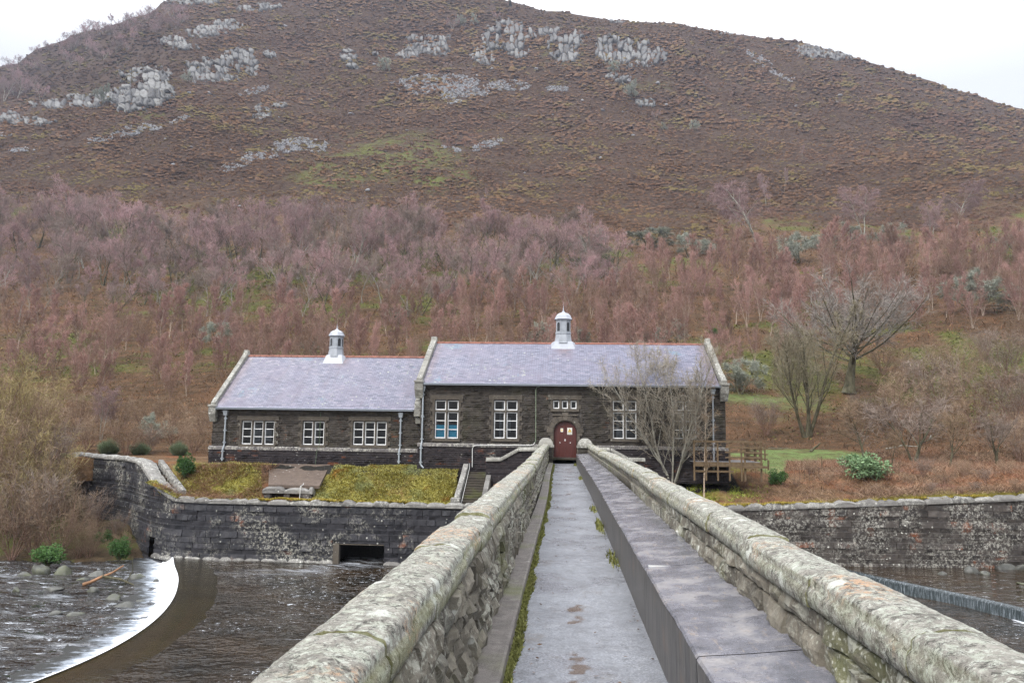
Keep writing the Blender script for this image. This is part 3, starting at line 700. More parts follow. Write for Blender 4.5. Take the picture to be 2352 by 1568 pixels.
def downpipe(b, X, Ztop, Zb, Y, Zpl, pl=.13, shoe=True, right=0):
    d = G(); y = Y-.10
    pts = [(X, y, Ztop-.45), (X, y, Zpl+.15), (X-.02, y-pl, Zpl-.12), (X-.02, y-pl, Zb+.12)]
    pts = np.array(pts); d.tube(pts, .052, 8)
    if right: d.tube([(X-.02, y-pl, Zb+.12), (X+.18, y-pl-.05, Zb-.08)], .05, 8)
    o = d.build('downpipe', m_pipe, b)
    h = G(); h.hexa([(X-.10, y-.1, Ztop-.5), (X+.10, y-.1, Ztop-.5), (X+.10, y+.09, Ztop-.5), (X-.10, y+.09, Ztop-.5), (X-.14, y-.14, Ztop-.28), (X+.14, y-.14, Ztop-.28), (X+.14, y+.09, Ztop-.28), (X-.14, y+.09, Ztop-.28)])
    h.box(X-.15, X+.15, y-.15, y+.09, Ztop-.278, Ztop-.18); h.build('hopper', m_pipe, o)
    for z in np.linspace(Zpl+.3, Ztop-.7, 3): k = G(); k.box(X-.1, X+.1, y-.03, y+.09, z-.03, z+.03); k.tube([(X, y, z+.03), (X, y, z+.1)], .065, 8); k.build('bracket', m_pipe, o)
    for z in np.linspace(Zb+.25, Zpl-.25, 2): k = G(); k.box(X-.12, X+.08, y-pl-.03, y-pl+.09, z-.03, z+.03); k.tube([(X-.02, y-pl, z+.03), (X-.02, y-pl, z+.1)], .065, 8); k.build('bracket', m_pipe, o)

def wing():
    Y = YA
    b = empty('stone_building', (XA(725, 1078, Y), Y, -.5), 'lower slate-roofed stone wing with two three-light windows and one small roof lantern', 'building')
    b.location = (0, 0, 0)
    x0 = XA(487, 1000, Y); x1 = XA(963, 1000, Y); zb = -1.1
    Ze = ZA(720, 938, Y-.25); Zpt = ZA(720, 1028, Y-.12); 
    Yr = Y+4.6; Zr = ZA(760, 819, Yr)
    W = []
    W.append(window(b, XA(555, 990, Y), XA(629, 990, Y), ZA(590, 1020, Y), ZA(590, 967, Y), Y, 3, 3, pale=.3))
    W.append(window(b, XA(695.6, 990, Y), XA(743.8, 990, Y), ZA(720, 1021, Y), ZA(720, 968, Y), Y, 2, 3, pale=.7))
    W.append(window(b, XA(811, 990, Y), XA(887, 990, Y), ZA(850, 1021.5, Y), ZA(850, 968.5, Y), Y, 3, 3))
    holes = [(a-x0, c-x0, z0, z1) for a, c, z0, z1 in W]
    ex = [(a-.16, c+.16, z0-.18, z1+.28) for a, c, z0, z1 in holes]
    g = G(); L = x1-x0; fm = frontmap(x0, Y)
    backing(g, L, Zpt, Ze-.1, fm, holes)
    courses(g, L, Zpt+.03, Ze-.22, .138, (.35, .85), .085, fm, .16, ex, rng=np.random.default_rng(11))
    g.box(x0, x1, Y-.10, Y+.1, Ze-.22, Ze-.05, .1)
    # left gable wall, rear wall
    lm = lambda s, z, d: np.stack([x0-d+0*s, Y+9.2-s, z+0*s], -1)
    zt = lambda s: Ze-.1+(Zr-Ze)*(1-np.abs(s-4.6)/4.6)
    backing(g, 9.2, zb, Zr, lm, ztop=zt); courses(g, 9.2, zb, Zr, .138, (.35, .85), .085, lm, .2, ztop=zt, rng=np.random.default_rng(12))
    g.box(x0+.02, x1, Y+9.0, Y+9.2, zb, Ze-.1, .3)
    g.build('wall', m_facade, b)
    # plinth
    g = G(); pm = frontmap(x0-.12, Y-.12); Lp = L+.1
    backing(g, Lp, zb, Zpt-.2, pm); courses(g, Lp, zb, Zpt-.19, .138, (.4, .95), .085, pm, .16, rng=np.random.default_rng(13))
    pl = lambda s, z, d: np.stack([x0-.12-d+0*s, Y+9.2-s, z+0*s], -1)
    backing(g, 9.32, zb, Zpt-.2, pl); courses(g, 9.32, zb, Zpt-.19, .138, (.4, .95), .085, pl, .2, rng=np.random.default_rng(14))
    g.build('plinth', m_plinth, b)
    g = G(); x = x0-.15
    while x < x1-.05:
        w = min(.9, x1-.03-x); g.hexa([(x, Y-.16, Zpt-.19), (x+w-.01, Y-.16, Zpt-.19), (x+w-.01, Y+.01, Zpt-.19), (x, Y+.01, Zpt-.19), (x, Y-.15, Zpt-.05), (x+w-.01, Y-.15, Zpt-.05), (x+w-.01, Y+.01, Zpt+.05), (x, Y+.01, Zpt+.05)], RNG.random()); x += w
    g.build('plinth_course', m_trimL, b)
    roof(b, XA(500, 938, Y)-.05, XA(966, 1000, YB)-.02, 0, 0, Y-.28, Ze, Yr, Zr, [(XA(790, 860, Yr), .6, .75, .9, .8), (x0+.4, .5, 0, .1, .5)])
    gable_coping(b, x0-.13, x0+.24, Y-.25, Ze+.02, Yr, Zr+.02)
    g = G(); g.box(x0+.3, x1-.35, Y-.40, Y-.27, Ze-.10, Ze+.0, .5); g.box(x0+.3, x1-.35, Y-.42, Y-.40, Ze-.02, Ze+.02, .5); g.build('gutter', m_gutter, b)
    downpipe(b, XA(518, 990, Y), Ze, -.35, Y, Zpt-.05); downpipe(b, XA(920.5, 990, Y), Ze, -.35, Y, Zpt-.05)
    cupola(b, XA(771.6, 820, Yr), Yr, Zr-.02, .8, .80*33/38*1.02, .25)
    c = G(); xc = XA(735, 990, Y); c.tube([(xc, Y-.02, Ze-.15), (xc, Y-.06, Zpt+.1), (xc-.1, Y-.22, Zpt-.3), (xc-.15, Y-.2, -.55)], .018, 5)
    c.build('cable', plain('green_cable', (.10, .14, .09)), b)
m_trimL = stone('plinth_course_stone', (.06, .055, .06), (.17, .155, .15), lich=.9, lichc=(.40, .39, .34), lsize=9)

def arch_pts(w, zs, n=14): return [(w*math.cos(a), zs+w*math.sin(a)) for a in np.linspace(0, PI, n)]
def hall():
    Y = YB
    b = empty('stone_building', (0, 0, 0), 'taller slate-roofed stone hall with tall windows and an arched red-brown door', 'building')
    x0 = XA(964, 1000, Y); x1 = XA(1667.5, 1000, Y); zb = -1.1
    Ze = ZA(1290, 883, Y-.25); Zpt = ZA(1290, 1022, Y-.1); Yr = Y+5.0; Zr = ZA(1290, 789, Yr)
    W = []
    for (a, c, t, p) in ((999, 1052, True, 0), (1134.6, 1187.8, False, .2), (1408, 1462, False, .5), (1545.8, 1599.8, False, .9)):
        dz = (a-999)*.003
        W.append(window(b, XA(a, 960, Y), XA(c, 960, Y), ZA(a, 1005.5+dz, Y), ZA(a, 919+dz, Y), Y, 2, 3, .12, ZA(a, 943+dz, Y), teal=t, pale=p))
    W.append(window(b, XA(1270.8, 930, Y), XA(1324.2, 930, Y), ZA(1297, 938, Y), ZA(1297, 920, Y), Y, 3, 1, .17))
    Xd0, Xd1 = XA(1272.3, 1000, Y), XA(1324, 1000, Y); Zd0 = ZA(1297, 1050, Y); Zdt = ZA(1297, 967.5, Y); wd = (Xd1-Xd0)/2; xc = (Xd0+Xd1)/2; zs = Zdt-wd
    holes = [(a-x0, c-x0, z0, z1) for a, c, z0, z1 in W]
    ex = [(a-.2, c+.2, z0-.18, z1+.28) for a, c, z0, z1 in holes]
    dh = (Xd0-x0-.02, Xd1-x0+.02, Zd0-.3, Zdt+.02)
    holes.append(dh); ex.append((dh[0]-.30, dh[1]+.30, Zd0-.3, Zdt+.36))
    g = G(); L = x1-x0; fm = frontmap(x0, Y)
    backing(g, L, Zpt, Ze-.1, fm, holes); courses(g, L, Zpt+.03, Ze-.24, .138, (.35, .85), .085, fm, .16, ex, rng=np.random.default_rng(21))
    g.box(x0, x1, Y-.10, Y+.1, Ze-.24, Ze-.05, .1)
    for xs, sg, sd in ((x1, 1, 22), (x0, -1, 23)):
        if sg > 0: lm = lambda s, z, d: np.stack([xs+d+0*s, Y+s, z+0*s], -1)
        else: lm = lambda s, z, d: np.stack([xs-d+0*s, Y+10-s, z+0*s], -1)
        zt = lambda s: Ze-.1+(Zr-Ze)*(1-np.abs(s-5.0)/5.0)
        backing(g, 10, zb, Zr, lm, ztop=zt); courses(g, 10, zb, Zr, .138, (.35, .85), .085, lm, .2, ztop=zt, rng=np.random.default_rng(sd))
    g.box(x0+.02, x1-.02, Y+9.8, Y+10, zb, Ze-.1, .3)
    # spandrels above the door arch
    ap = arch_pts(wd+.02, zs)
    for sgn in (0, 1):
        pts = [p for p in ap if (p[0] >= -1e-6) == (sgn == 0)]
        q = [(xc+p[0], Y+.004, p[1]) for p in pts]; cx = xc+(wd+.02)*(1 if sgn == 0 else -1)
        q2 = [(cx, Y+.004, Zdt+.02)]; g.add(q+q2, [tuple(range(len(q)+1))], .3)
    g.build('wall', m_facade, b)
    g = G(); pm = frontmap(x0-.1, Y-.12)
    for (s0, s1) in ((0, Xd0-x0-.25), (Xd1-x0+.45, L+.22)):
        pmm = frontmap(x0-.1+s0, Y-.12); backing(g, s1-s0, zb, Zpt-.2, pmm); courses(g, s1-s0, zb, Zpt-.19, .138, (.4, .95), .085, pmm, .16, rng=np.random.default_rng(24))
        if s0 == 0: g.build('plinth', m_plinth, b); g = G()
    pr = lambda s, z, d: np.stack([x1+.12+d+0*s, Y-.12+s, z+0*s], -1)
    backing(g, 10, zb, Zpt-.2, pr); courses(g, 10, zb, Zpt-.19, .138, (.4, .95), .085, pr, .2, rng=np.random.default_rng(26))
    g.build('plinth', m_plinth, b)
    g = G()
    for (xa, xb) in ((x0-.12, Xd0-.3), (Xd1+.3, x1+.15)):
        x = xa
        while x < xb-.05:
            w = min(.9, xb-x); g.hexa([(x, Y-.16, Zpt-.19), (x+w-.01, Y-.16, Zpt-.19), (x+w-.01, Y+.01, Zpt-.19), (x, Y+.01, Zpt-.19), (x, Y-.15, Zpt-.05), (x+w-.01, Y-.15, Zpt-.05), (x+w-.01, Y+.01, Zpt+.03), (x, Y+.01, Zpt+.03)], RNG.random()); x += w
        if xa < Xd0: g.build('plinth_course', m_trimL, b); g = G()
    g.build('plinth_course', m_trimL, b)
    # door surround: voussoirs, quoins, moulded sill band
    s = G(); nv = 9
    for i in range(nv):
        a0, a1 = PI*i/nv+.012, PI*(i+1)/nv-.012; r1 = wd+.02; r2 = wd+(.36 if i % 2 else .46)+(.1 if i == nv//2 else 0)
        am = np.linspace(a0, a1, 4)
        for dpt in (1,):
            P = np.array([[[xc+r*math.cos(a), y, zs+r*math.sin(a)*(1.0)] for r, y in ((r1, Y+.2), (r1, Y-.03), (r1+.07, Y-.085), (r2, Y-.075), (r2, Y+.02))] for a in am]); s.grid(P, RNG.random())
            for j in (0, -1): s.add(P[j], [(0, 1, 2, 3, 4)], .4)
    z = Zd0-.3; k = 0
    while z < zs-.02:
        h = min(.27, zs-z); e_ = .22 if k % 2 else .36
        s.box(Xd0-e_, Xd0-.02, Y-.07, Y+.2, z, z+h-.01, RNG.random()); s.box(Xd1+.02, Xd1+e_, Y-.07, Y+.2, z, z+h-.01, RNG.random()); z += h; k += 1
    zz = ZA(1297, 953, Y); s.box(Xd0-.1, Xd1+.1, Y-.10, Y+.05, zz-.045, zz+.03, .95)
    s.build('door_surround', m_trim, b, bevel=.012)
    # door
    d = G(); yd = Y+.16
    for sgn in (-1, 1):
        ang = np.linspace(0, PI/2, 9); q = [(xc+sgn*.008, Zd0), (xc+sgn*wd, Zd0)]+[(xc+sgn*wd*math.cos(a), zs+wd*math.sin(a)) for a in ang[:-1]]+[(xc+sgn*.008, Zdt)]
        fr = [(x, yd, z) for x, z in q]; bk = [(x, yd+.05, z) for x, z in q]; n_ = len(q)
        d.add(fr+bk, [tuple(range(n_))]+[(i, (i+1) % n_, n_+(i+1) % n_, n_+i) for i in range(n_)], .5)
    for x in np.linspace(xc-wd+.13, xc+wd-.13, 9):
        d.box(x-.005, x+.005, yd-.006, yd, Zd0+.02, zs, .5)
    do = d.build('door', m_door, b)
    for hx in (-.32, .32):
        h = G(); h.lathe([(.0, -.03), (.03, -.028), (.03, 0)], 0, 0, 10)
        v = np.concatenate(h.v); v = np.stack([xc+hx+v[:, 0], yd-.012+v[:, 2], Zd0+.9+v[:, 1]], -1); h.v = [v]; h.build('handle', m_white, do)
    h = G(); h.box(xc-.03, xc+.02, yd-.02, yd-.004, Zd0+1.0, Zd0+1.12); h.build('lock', m_white, do)
    h = G(); h.box(xc+.13, xc+.43, yd-.016, yd-.007, Zd0+1.40, Zd0+1.82); so = h.build('warning_sign', m_signw, do)
    h = G(); cx, cz = xc+.28, Zd0+1.65
    h.add([(cx-.13, yd-.019, cz-.10), (cx+.13, yd-.019, cz-.10), (cx, yd-.019, cz+.125)], [(0, 1, 2)]); bt = h.build('triangle_border', m_black, so); bt.parent = do
    h = G(); h.add([(cx-.105, yd-.022, cz-.085), (cx+.105, yd-.022, cz-.085), (cx, yd-.022, cz+.098)], [(0, 1, 2)]); h.build('yellow_triangle', m_signy, do)
    h = G(); h.add([(cx+.012, yd-.025, cz+.055), (cx-.03, yd-.025, cz-.01), (cx-.002, yd-.025, cz-.008), (cx-.014, yd-.025, cz-.075), (cx+.03, yd-.025, cz+.006), (cx+.004, yd-.025, cz+.004)], [(0, 1, 2, 5), (2, 3, 4, 5)])
    h.build('lightning_bolt', m_black, do)
    for k_, (w_, txt) in enumerate(((.2, 'DANGER'), (.24, 'High voltage'))):
        cu = bpy.data.curves.new('lettering', 'FONT'); cu.body = txt; cu.size = .052; cu.align_x = 'CENTER'; cu.extrude = .001
        to = bpy.data.objects.new('lettering', cu); COL.objects.link(to); to.parent = do; to.location = (cx, yd-.02, Zd0+1.475-.055*k_); to.rotation_euler = (PI/2, 0, 0); cu.materials.append(m_black)
        tm = bpy.data.meshes.new_from_object(to); bpy.data.objects.remove(to); t2 = bpy.data.objects.new('lettering', tm); COL.objects.link(t2); t2.parent = do; t2.location = (cx, yd-.02, Zd0+1.475-.055*k_); t2.rotation_euler = (PI/2, 0, 0)
    h = G(); h.box(xc-.29, xc-.13, yd-.016, yd-.007, Zd0+1.56, Zd0+1.78); h.build('small_sign', m_signw, do)
    h = G(); h.add([(xc-.27, yd-.019, Zd0+1.62), (xc-.15, yd-.019, Zd0+1.62), (xc-.21, yd-.019, Zd0+1.74)], [(0, 1, 2)]); h.build('yellow_triangle', m_signy, do)
    h = G(); h.box(Xd0-.1, Xd1+.1, Y-.35, Y+.25, Zd0-.14, Zd0-.003, .5); h.build('threshold', m_steps, b, bevel=.01)
    roof(b, XA(958, 883, Y)-.02, XA(1651, 883, Y), 0, 0, Y-.28, Ze, Yr, Zr, [(XA(1297, 820, Yr), .75, .6, .85, .75), (x1-.6, .5, 0, .1, .6), (x0+.3, .35, 0, .1, .5)])
    gable_coping(b, x0-.30, x0+.14, Y-.25, Ze+.02, Yr, Zr+.02)
    gable_coping(b, x1-.30, x1+.10, Y-.25, Ze+.02, Yr, Zr+.02)
    # lower raking coping against the wing
    g = G(); xa = x0-.42; Zw = ZA(950, 938, YA-.25)
    for i in range(3):
        t0, t1 = i/3, (i+1)/3-.01; q = lambda t: (YA-.45+1.7*t, Zw+.0+1.36*t)
        (ya, za), (yb_, zb_) = q(t0), q(t1)
        g.hexa([(xa, ya, za), (xa+.45, ya, za), (xa+.45, yb_, zb_), (xa, yb_, zb_), (xa, ya, za+.33), (xa+.45, ya, za+.33), (xa+.45, yb_, zb_+.33), (xa, yb_, zb_+.33)], RNG.random())
    g.box(xa-.02, xa+.42, YA-.48, YA+.1, Zw-.5, Zw-.01, .3); g.box(xa+.05, xa+.40, YA-.3, YA+.1, Zw-.95, Zw-.51, .1)
    g.build('lower_coping', m_gcop, b, bevel=.03)
    g = G(); g.box(x0+.22, x1-.35, Y-.40, Y-.27, Ze-.10, Ze+.0, .5); g.box(x0+.22, x1-.35, Y-.42, Y-.40, Ze-.02, Ze+.02, .5); g.build('gutter', m_gutter, b)
    downpipe(b, XA(970.5, 980, Y), Ze, -.35, Y, Zpt-.05, right=1); downpipe(b, XA(1637.5, 980, Y), Ze, -.35, Y, Zpt-.05)
    cupola(b, XA(1293.5, 800, Yr), Yr, Zr-.02, .66, .86*33/36*1.02, .5)
    c = G(); P = lambda px, py: tuple(atY(px, py, Y-.19))
    pts = [P(1239.6, 887.5), P(1233, 889), P(1230.8, 895), P(1230.5, 1008), P(1229, 1016), P(1224, 1021), P(1216, 1022.5), P(1095, 1022.5), P(1088, 1024), P(1085, 1030), P(1084.6, 1072)]
    c.tube(pts[:5], .02, 6); c.build('cable', plain('green_stained_cable', (.22, .27, .19)), b)
    c = G(); c.tube(pts[4:], .024, 6); c.build('cable', m_cond, b)
wing(); hall()

# ------------------------------------------------------------------ footbridge
def yline(y0, y1, k=.0045, mn=.02):
    y = [y0]
    while y[-1] < y1: y.append(y[-1]+max(mn, abs(y[-1])*k))
    y[-1] = y1; return np.array(y)
def sway(Y): return 0.10*np.exp(-((Y-22)/9.)**2)       # the slight bend the parapets have
def bridge():
    b = empty('footbridge', (0, 0, 0), 'narrow stone footbridge with lichened parapets leading straight to the red-brown door', 'footbridge')
    Y0, Y1 = -8., 46.1
    # deck
    Y = yline(Y0, 47.0, .006, .05); X = np.linspace(-.47, .90, 30)
    XX, YY = np.meshgrid(X, Y); pud = np.zeros_like(XX)
    for (px, py, r) in ((1325, 1398, .13), (1322, 1424, .11), (1325, 1530, .14), (1322, 1563, .1), (1325, 1450, .05), (1303, 1135, .10), (1305, 1145, .08), (1300, 1113, .06), (1309, 1180, .12), (1318, 1500, .05), (1322, 1475, .05)):
        p = atZ(px, py, 0); d = np.hypot((XX-p[0])/1.0, (YY-p[1])/(1.6+p[1]*.03))+fbm(XX*9, YY*7, 3)*r*2.2
        pud = np.maximum(pud, np.clip((r-d)/.12, 0, 1))
    Z = -.02*((XX-.2)/.6)**2*0+fbm(XX*1.2, YY*1.2, 3)*.015-pud*.004
    g = G(); g.grid(np.stack([XX+sway(YY)*.6, YY, Z], -1), pud.ravel()); g.build('walkway', m_asph, b, smooth=True)
    g = G(); g.box(-1.12, 2.0, Y0, 47.5, -1.2, -.05, .3); g.build('deck', m_facade, b)
    g = G()
    for yy in (9, 24, 39): g.box(-1.0, 1.9, yy-1.1, yy+1.1, -7.4, -1.2, .3)
    g.build('pier', m_retain, b)
    # ledge and kerb on the left
    Y = yline(Y0, Y1, .004, .04); n1 = fbm(Y*2, Y*0+3, 3)*.012; sw = sway(Y)*.8
    prof = [(-.72, .10), (-.56, .095), (-.50, .10), (-.475, .09), (-.465, .0), (-.465, -.04)]
    P = np.stack([np.stack([x+sw+n1*(i > 2), Y, z+n1*.6+fbm(Y*6, Y*0+i, 3)*.012], -1) for i, (x, z) in enumerate(prof)], 1)
    jt = (np.mod(Y, 1.83) < .03)[:, None]*np.ones((1, len(prof)))
    g = G(); g.grid(P, np.where(jt, .0, .5).ravel()); g.build('kerb', stone('kerb_stone', (.09, .08, .075), (.27, .245, .225), lich=.3, green=.6, sc=2), b)
    # pipe cover on the right: face and top in panels
    joints = [Y0]+[p for p in (-5.2, -1.5, 2.2, 5.2, 8.4, 13.4, 17.6, 22.4, 27, 31.5, 36, 40.5)]+[45.3]
    gt = G(); gf = G()
    for a, c in zip(joints[:-1], joints[1:]):
        yy = yline(a+.008, c-.008, .004, .05); sw = sway(yy)*.5; e = fbm(yy*5, yy*0+7, 4)*.02; e2 = fbm(yy*1.1, yy*0+2, 2)*.012
        prof = [(.885, .615), (.90, .634), (.93, .638), (1.2, .66), (1.58, .70)]
        gt.grid(np.stack([np.stack([x+sw+(e if i < 2 else 0)*1., yy, z+e2+(i == 1)*e*.2], -1) for i, (x, z) in enumerate(prof)], 1), RNG.random())
        prof = [(.895, -.02), (.892, .3), (.885, .612)]
        gf.grid(np.stack([np.stack([x+sw+(e if i == 2 else 0), yy, np.full_like(yy, z)], -1) for i, (x, z) in enumerate(prof)], 1), RNG.random())
    gf.box(.895, 1.5, 45.29, 45.33, 0, .62)
    gt.build('cover_slab', m_slab, b); gf.build('cover_face', m_kface, b)
    g = G()
    g.box(.93+sway(8.4)*.5, 1.5, 8.394, 8.406, .60, .655)
    g.build('joint_filler', m_cond, b)
    # parapets
    def par(nm, xi, xo, zc0, face_z0, sgn):
        """xi inner face, xo outer face; sgn +1 when inner face looks to +X"""
        p = empty(nm); p.parent = b
        g = G(); L = Y1-Y0
        def inner(s, z, d): y = Y0+s; return np.stack([xi+sgn*d+sway(y)*(.8 if sgn > 0 else 1.1), y, z], -1)
        def outer(s, z, d): y = Y0+s; return np.stack([xo-sgn*d+sway(y)*(.8 if sgn > 0 else 1.1), y, z], -1)
        cell = lambda s: max(.022, min(.16, abs(Y0+s)*.006))
        backing(g, L, face_z0, zc0, inner, d=-.03, cell=1.5)
        courses(g, L, face_z0, zc0, .165 if sgn > 0 else .18, (.16, .42) if sgn > 0 else (.3, .8), .065 if sgn > 0 else .055, inner, cell, rng=np.random.default_rng(31), rough=1.25)
        backing(g, L, -1.2, zc0, outer, d=-.03, cell=2); courses(g, L, -1.2, zc0, .3, (.5, 1.1), .05, outer, .3, rng=np.random.default_rng(32))
        g.build('rubble_wall', m_rubble, p)
        # coping: rolled profile
        c0, c1 = (xo-.06, xi+.03) if sgn > 0 else (xi-.05, xo+.06)
        w = (c1-c0)/2; xm = (c0+c1)/2
        th = np.linspace(0, PI, 19); prof = [(w-.03, -.12), (w-.008, -.11), (w, -.07), (w+.002, -.03), (w-.012, .0)]
        prof += [((w-.022)*math.cos(t), .006+.092*math.sin(t)**.48) for t in th]
        prof += [(-w+.012, .0), (-w-.002, -.03), (-w, -.07), (-w+.008, -.11), (-w+.03, -.12)]
        prof = np.array(prof)[::-1]
        yj = [Y0]; r_ = np.random.default_rng(33 if sgn > 0 else 34)
        while yj[-1] < Y1-1.2: yj.append(yj[-1]+r_.uniform(1.0, 1.75))
        yj.append(Y1); g = G(); sd = 0
        for a, c in zip(yj[:-1], yj[1:]):
            y = np.unique(np.r_[a+.004, a+.006, a+.016, np.arange(a+.05, c-.04, max(.022, min(.2, abs(a)*.007))), c-.016, c-.006, c-.004]); y = np.sort(y); off = r_.uniform(-.016, .016); offx = r_.uniform(-.014, .014); tl = r_.uniform(-.008, .008)
            edge = np.ones(len(y)); edge[:2] = edge[-2:] = .975; edge[2] = edge[-3] = .996
            A = np.arange(len(prof))[None]*.09
            N1 = fbm(y[:, None]*2.2+sd*3, A*6+sd, 5)*.055+fbm(y[:, None]*16+sd, A*16, 3)*.03
            PX = prof[None, :, 0]*edge[:, None]*(1+N1*1.2)+xm+offx+sway(y)[:, None]*(.8 if sgn > 0 else 1.1)
            PZ = zc0+.12+prof[None, :, 1]*(edge[:, None] if True else 1)*(1+N1*1.6)+off+tl*(y[:, None]-a)+N1*.25
            tn = np.zeros_like(PX)
            inner_side = (np.arange(len(prof)) > len(prof)-7) if True else None
            tn[:, inner_side if sgn > 0 else ~inner_side & (np.arange(len(prof)) < 7)] = .45 if sgn > 0 else .2
            tn *= np.clip(.5+fbm(y[:, None]*3, A*9, 3)*3, 0, 1); tn[:1] = tn[-1:] = .1
            g.grid(np.stack([PX, np.repeat(y[:, None], len(prof), 1), PZ], -1), tn.ravel()); sd += 1
            for q in (0, -1): g.add(np.stack([PX[q], np.full(len(prof), y[q]), PZ[q]], -1), [tuple(range(len(prof)))], .6)
        g.build('coping', m_coping, p, smooth=True)
    par('parapet', -.74, -1.07, .98, .08, 1)
    par('parapet', 1.58, 1.88, 1.0, .64, -1)
    # end piers with domed caps
    for xc in (-.92, 1.44):
        e = empty('end_pier', (xc, 46.55, 0)); e.parent = b
        g = G(); fm = lambda s, z, d: np.stack([s-.42, -.42-d+0*s, z+0*s], -1)
        g.box(-.41, .41, -.41, .41, -.8, 1.02, .2); courses(g, .84, -.8, 1.02, .2, (.3, .6), .05, fm, .12, rng=np.random.default_rng(41))
        g.build('shaft', m_facade, e)
        g = G(); k = 17; a = np.linspace(-1, 1, k); U, V = np.meshgrid(a, a); mx = np.maximum(np.abs(U), np.abs(V))
        H = .52*np.sqrt(np.clip(1-np.minimum(mx, .999)**2.6, 0, 1))*(.8+.2*np.cos(U)*np.cos(V))
        g.grid(np.stack([U*.47, V*.47, 1.03+H+fbm(U*3, V*3, 3)*.06*(mx < .95)], -1), .7); g.box(-.50, .50, -.50, .50, .98, 1.12, .4); g.build('cap', m_gcop, e)
bridge()
def moss_strip():
    g = []; r = np.random.default_rng(5); V = []; Fc = []; T = []; n = 26000
    y = r.random(n)**1.6*44+1.5; x = -.455+r.random(n)**1.3*.075*(.75+1.6*np.clip(fbm(y*1.3, y*0, 3)+.1, -.3, .6))
    k = r.random(n) < .93; xs = x+sway(y)*.7
    # tufts on the right edge in a few places
    yy = r.choice([16.5, 17.2, 12.6, 20.4, 33, 45.0, 44.8], n); rt = r.random(n) < .02
    xs = np.where(rt, .86+sway(y)*.6-r.random(n)**2*.10, xs); y = np.where(rt, yy+r.normal(0, .35, n), y)
    h = r.uniform(.015, .05, n)*(1+rt*1.5); w = r.uniform(.008, .022, n)*(1+y*.03); a = r.random(n)*2*PI; ln = r.normal(0, .02, (n, 2))
    base = np.stack([xs, y, np.full(n, -.004)], -1); dx = np.stack([np.cos(a)*w, np.sin(a)*w, 0*w], -1)
    V = np.stack([base-dx, base+dx, base+np.stack([ln[:, 0], ln[:, 1], h], -1)], 1).reshape(-1, 3)
    o = mk('moss', V, np.arange(3*n).reshape(-1, 3), veg('moss_green', (.09, .10, .03), (.26, .26, .09)), tint=np.repeat(r.random(n), 3)); tag(o, kind='stuff')
moss_strip()
def deck_litter():
    r = np.random.default_rng(55); n = 420; y = 2+r.random(n)**1.5*43; side = r.random(n); x = np.where(side < .5, -.40+r.random(n)**2*.5, np.where(side < .85, .84-r.random(n)**2*.5, r.uniform(-.35, .8, n)))+sway(y)*.6
    s_ = r.uniform(.008, .026, n)*(1+y*.015); a = r.random(n)*6.28; P = np.stack([x, y, r.uniform(.012, .03, n)], -1); d = np.stack([np.cos(a), np.sin(a), r.uniform(-.2, .2, n)], -1)*s_[:, None]; e = np.stack([-np.sin(a), np.cos(a), r.uniform(-.3, .3, n)], -1)*s_[:, None]*.55
    V = np.stack([P-d, P-e, P+d, P+e], 1).reshape(-1, 3); o = mk('leaf_litter', V, np.arange(4*n).reshape(-1, 4), veg('dead_leaves', (.03, .02, .012), (.16, .09, .045)), tint=np.repeat(r.random(n), 4)); tag(o, kind='stuff')
deck_litter()

# ------------------------------------------------------------------ river walls
def coping_path(g, mapf, L, zt, h=.30, front=.10, back=-.42, lens=(.75, 1.35), s0=0, seed=1, lump=.09):
    r = np.random.default_rng(seed); s = s0
    while s < L-.1:
        w = min(r.uniform(*lens), L-s); nx = 7; S = np.linspace(s+.008, s+w-.008, nx)
        hh = h*r.uniform(.9, 1.1); prof = [(back, -.5), (back, .6*hh), (back*.55, hh), (-.02, hh*.98), (front*.8, hh*.66), (front, hh*.35), (front*.9, .0), (0., -.03)]
        e = 1-np.abs(np.linspace(-1, 1, nx))**4*.4; P = []
        for d, z in prof:
            P.append(mapf(S, zt(S)+z*(1 if z < hh*.3 else e+fbm(S*3+seed, S*0+z*5, 3)*lump*5*(h/.3)), np.full(nx, d+r.uniform(-.02, .02))+fbm(S*4, S*0+d*9, 2)*.05))
        P = np.stack(P, 1); t = r.random(); g.grid(P, t)
        for q in (0, -1): g.add(P[q], [tuple(range(len(prof)))], t)
        s += w
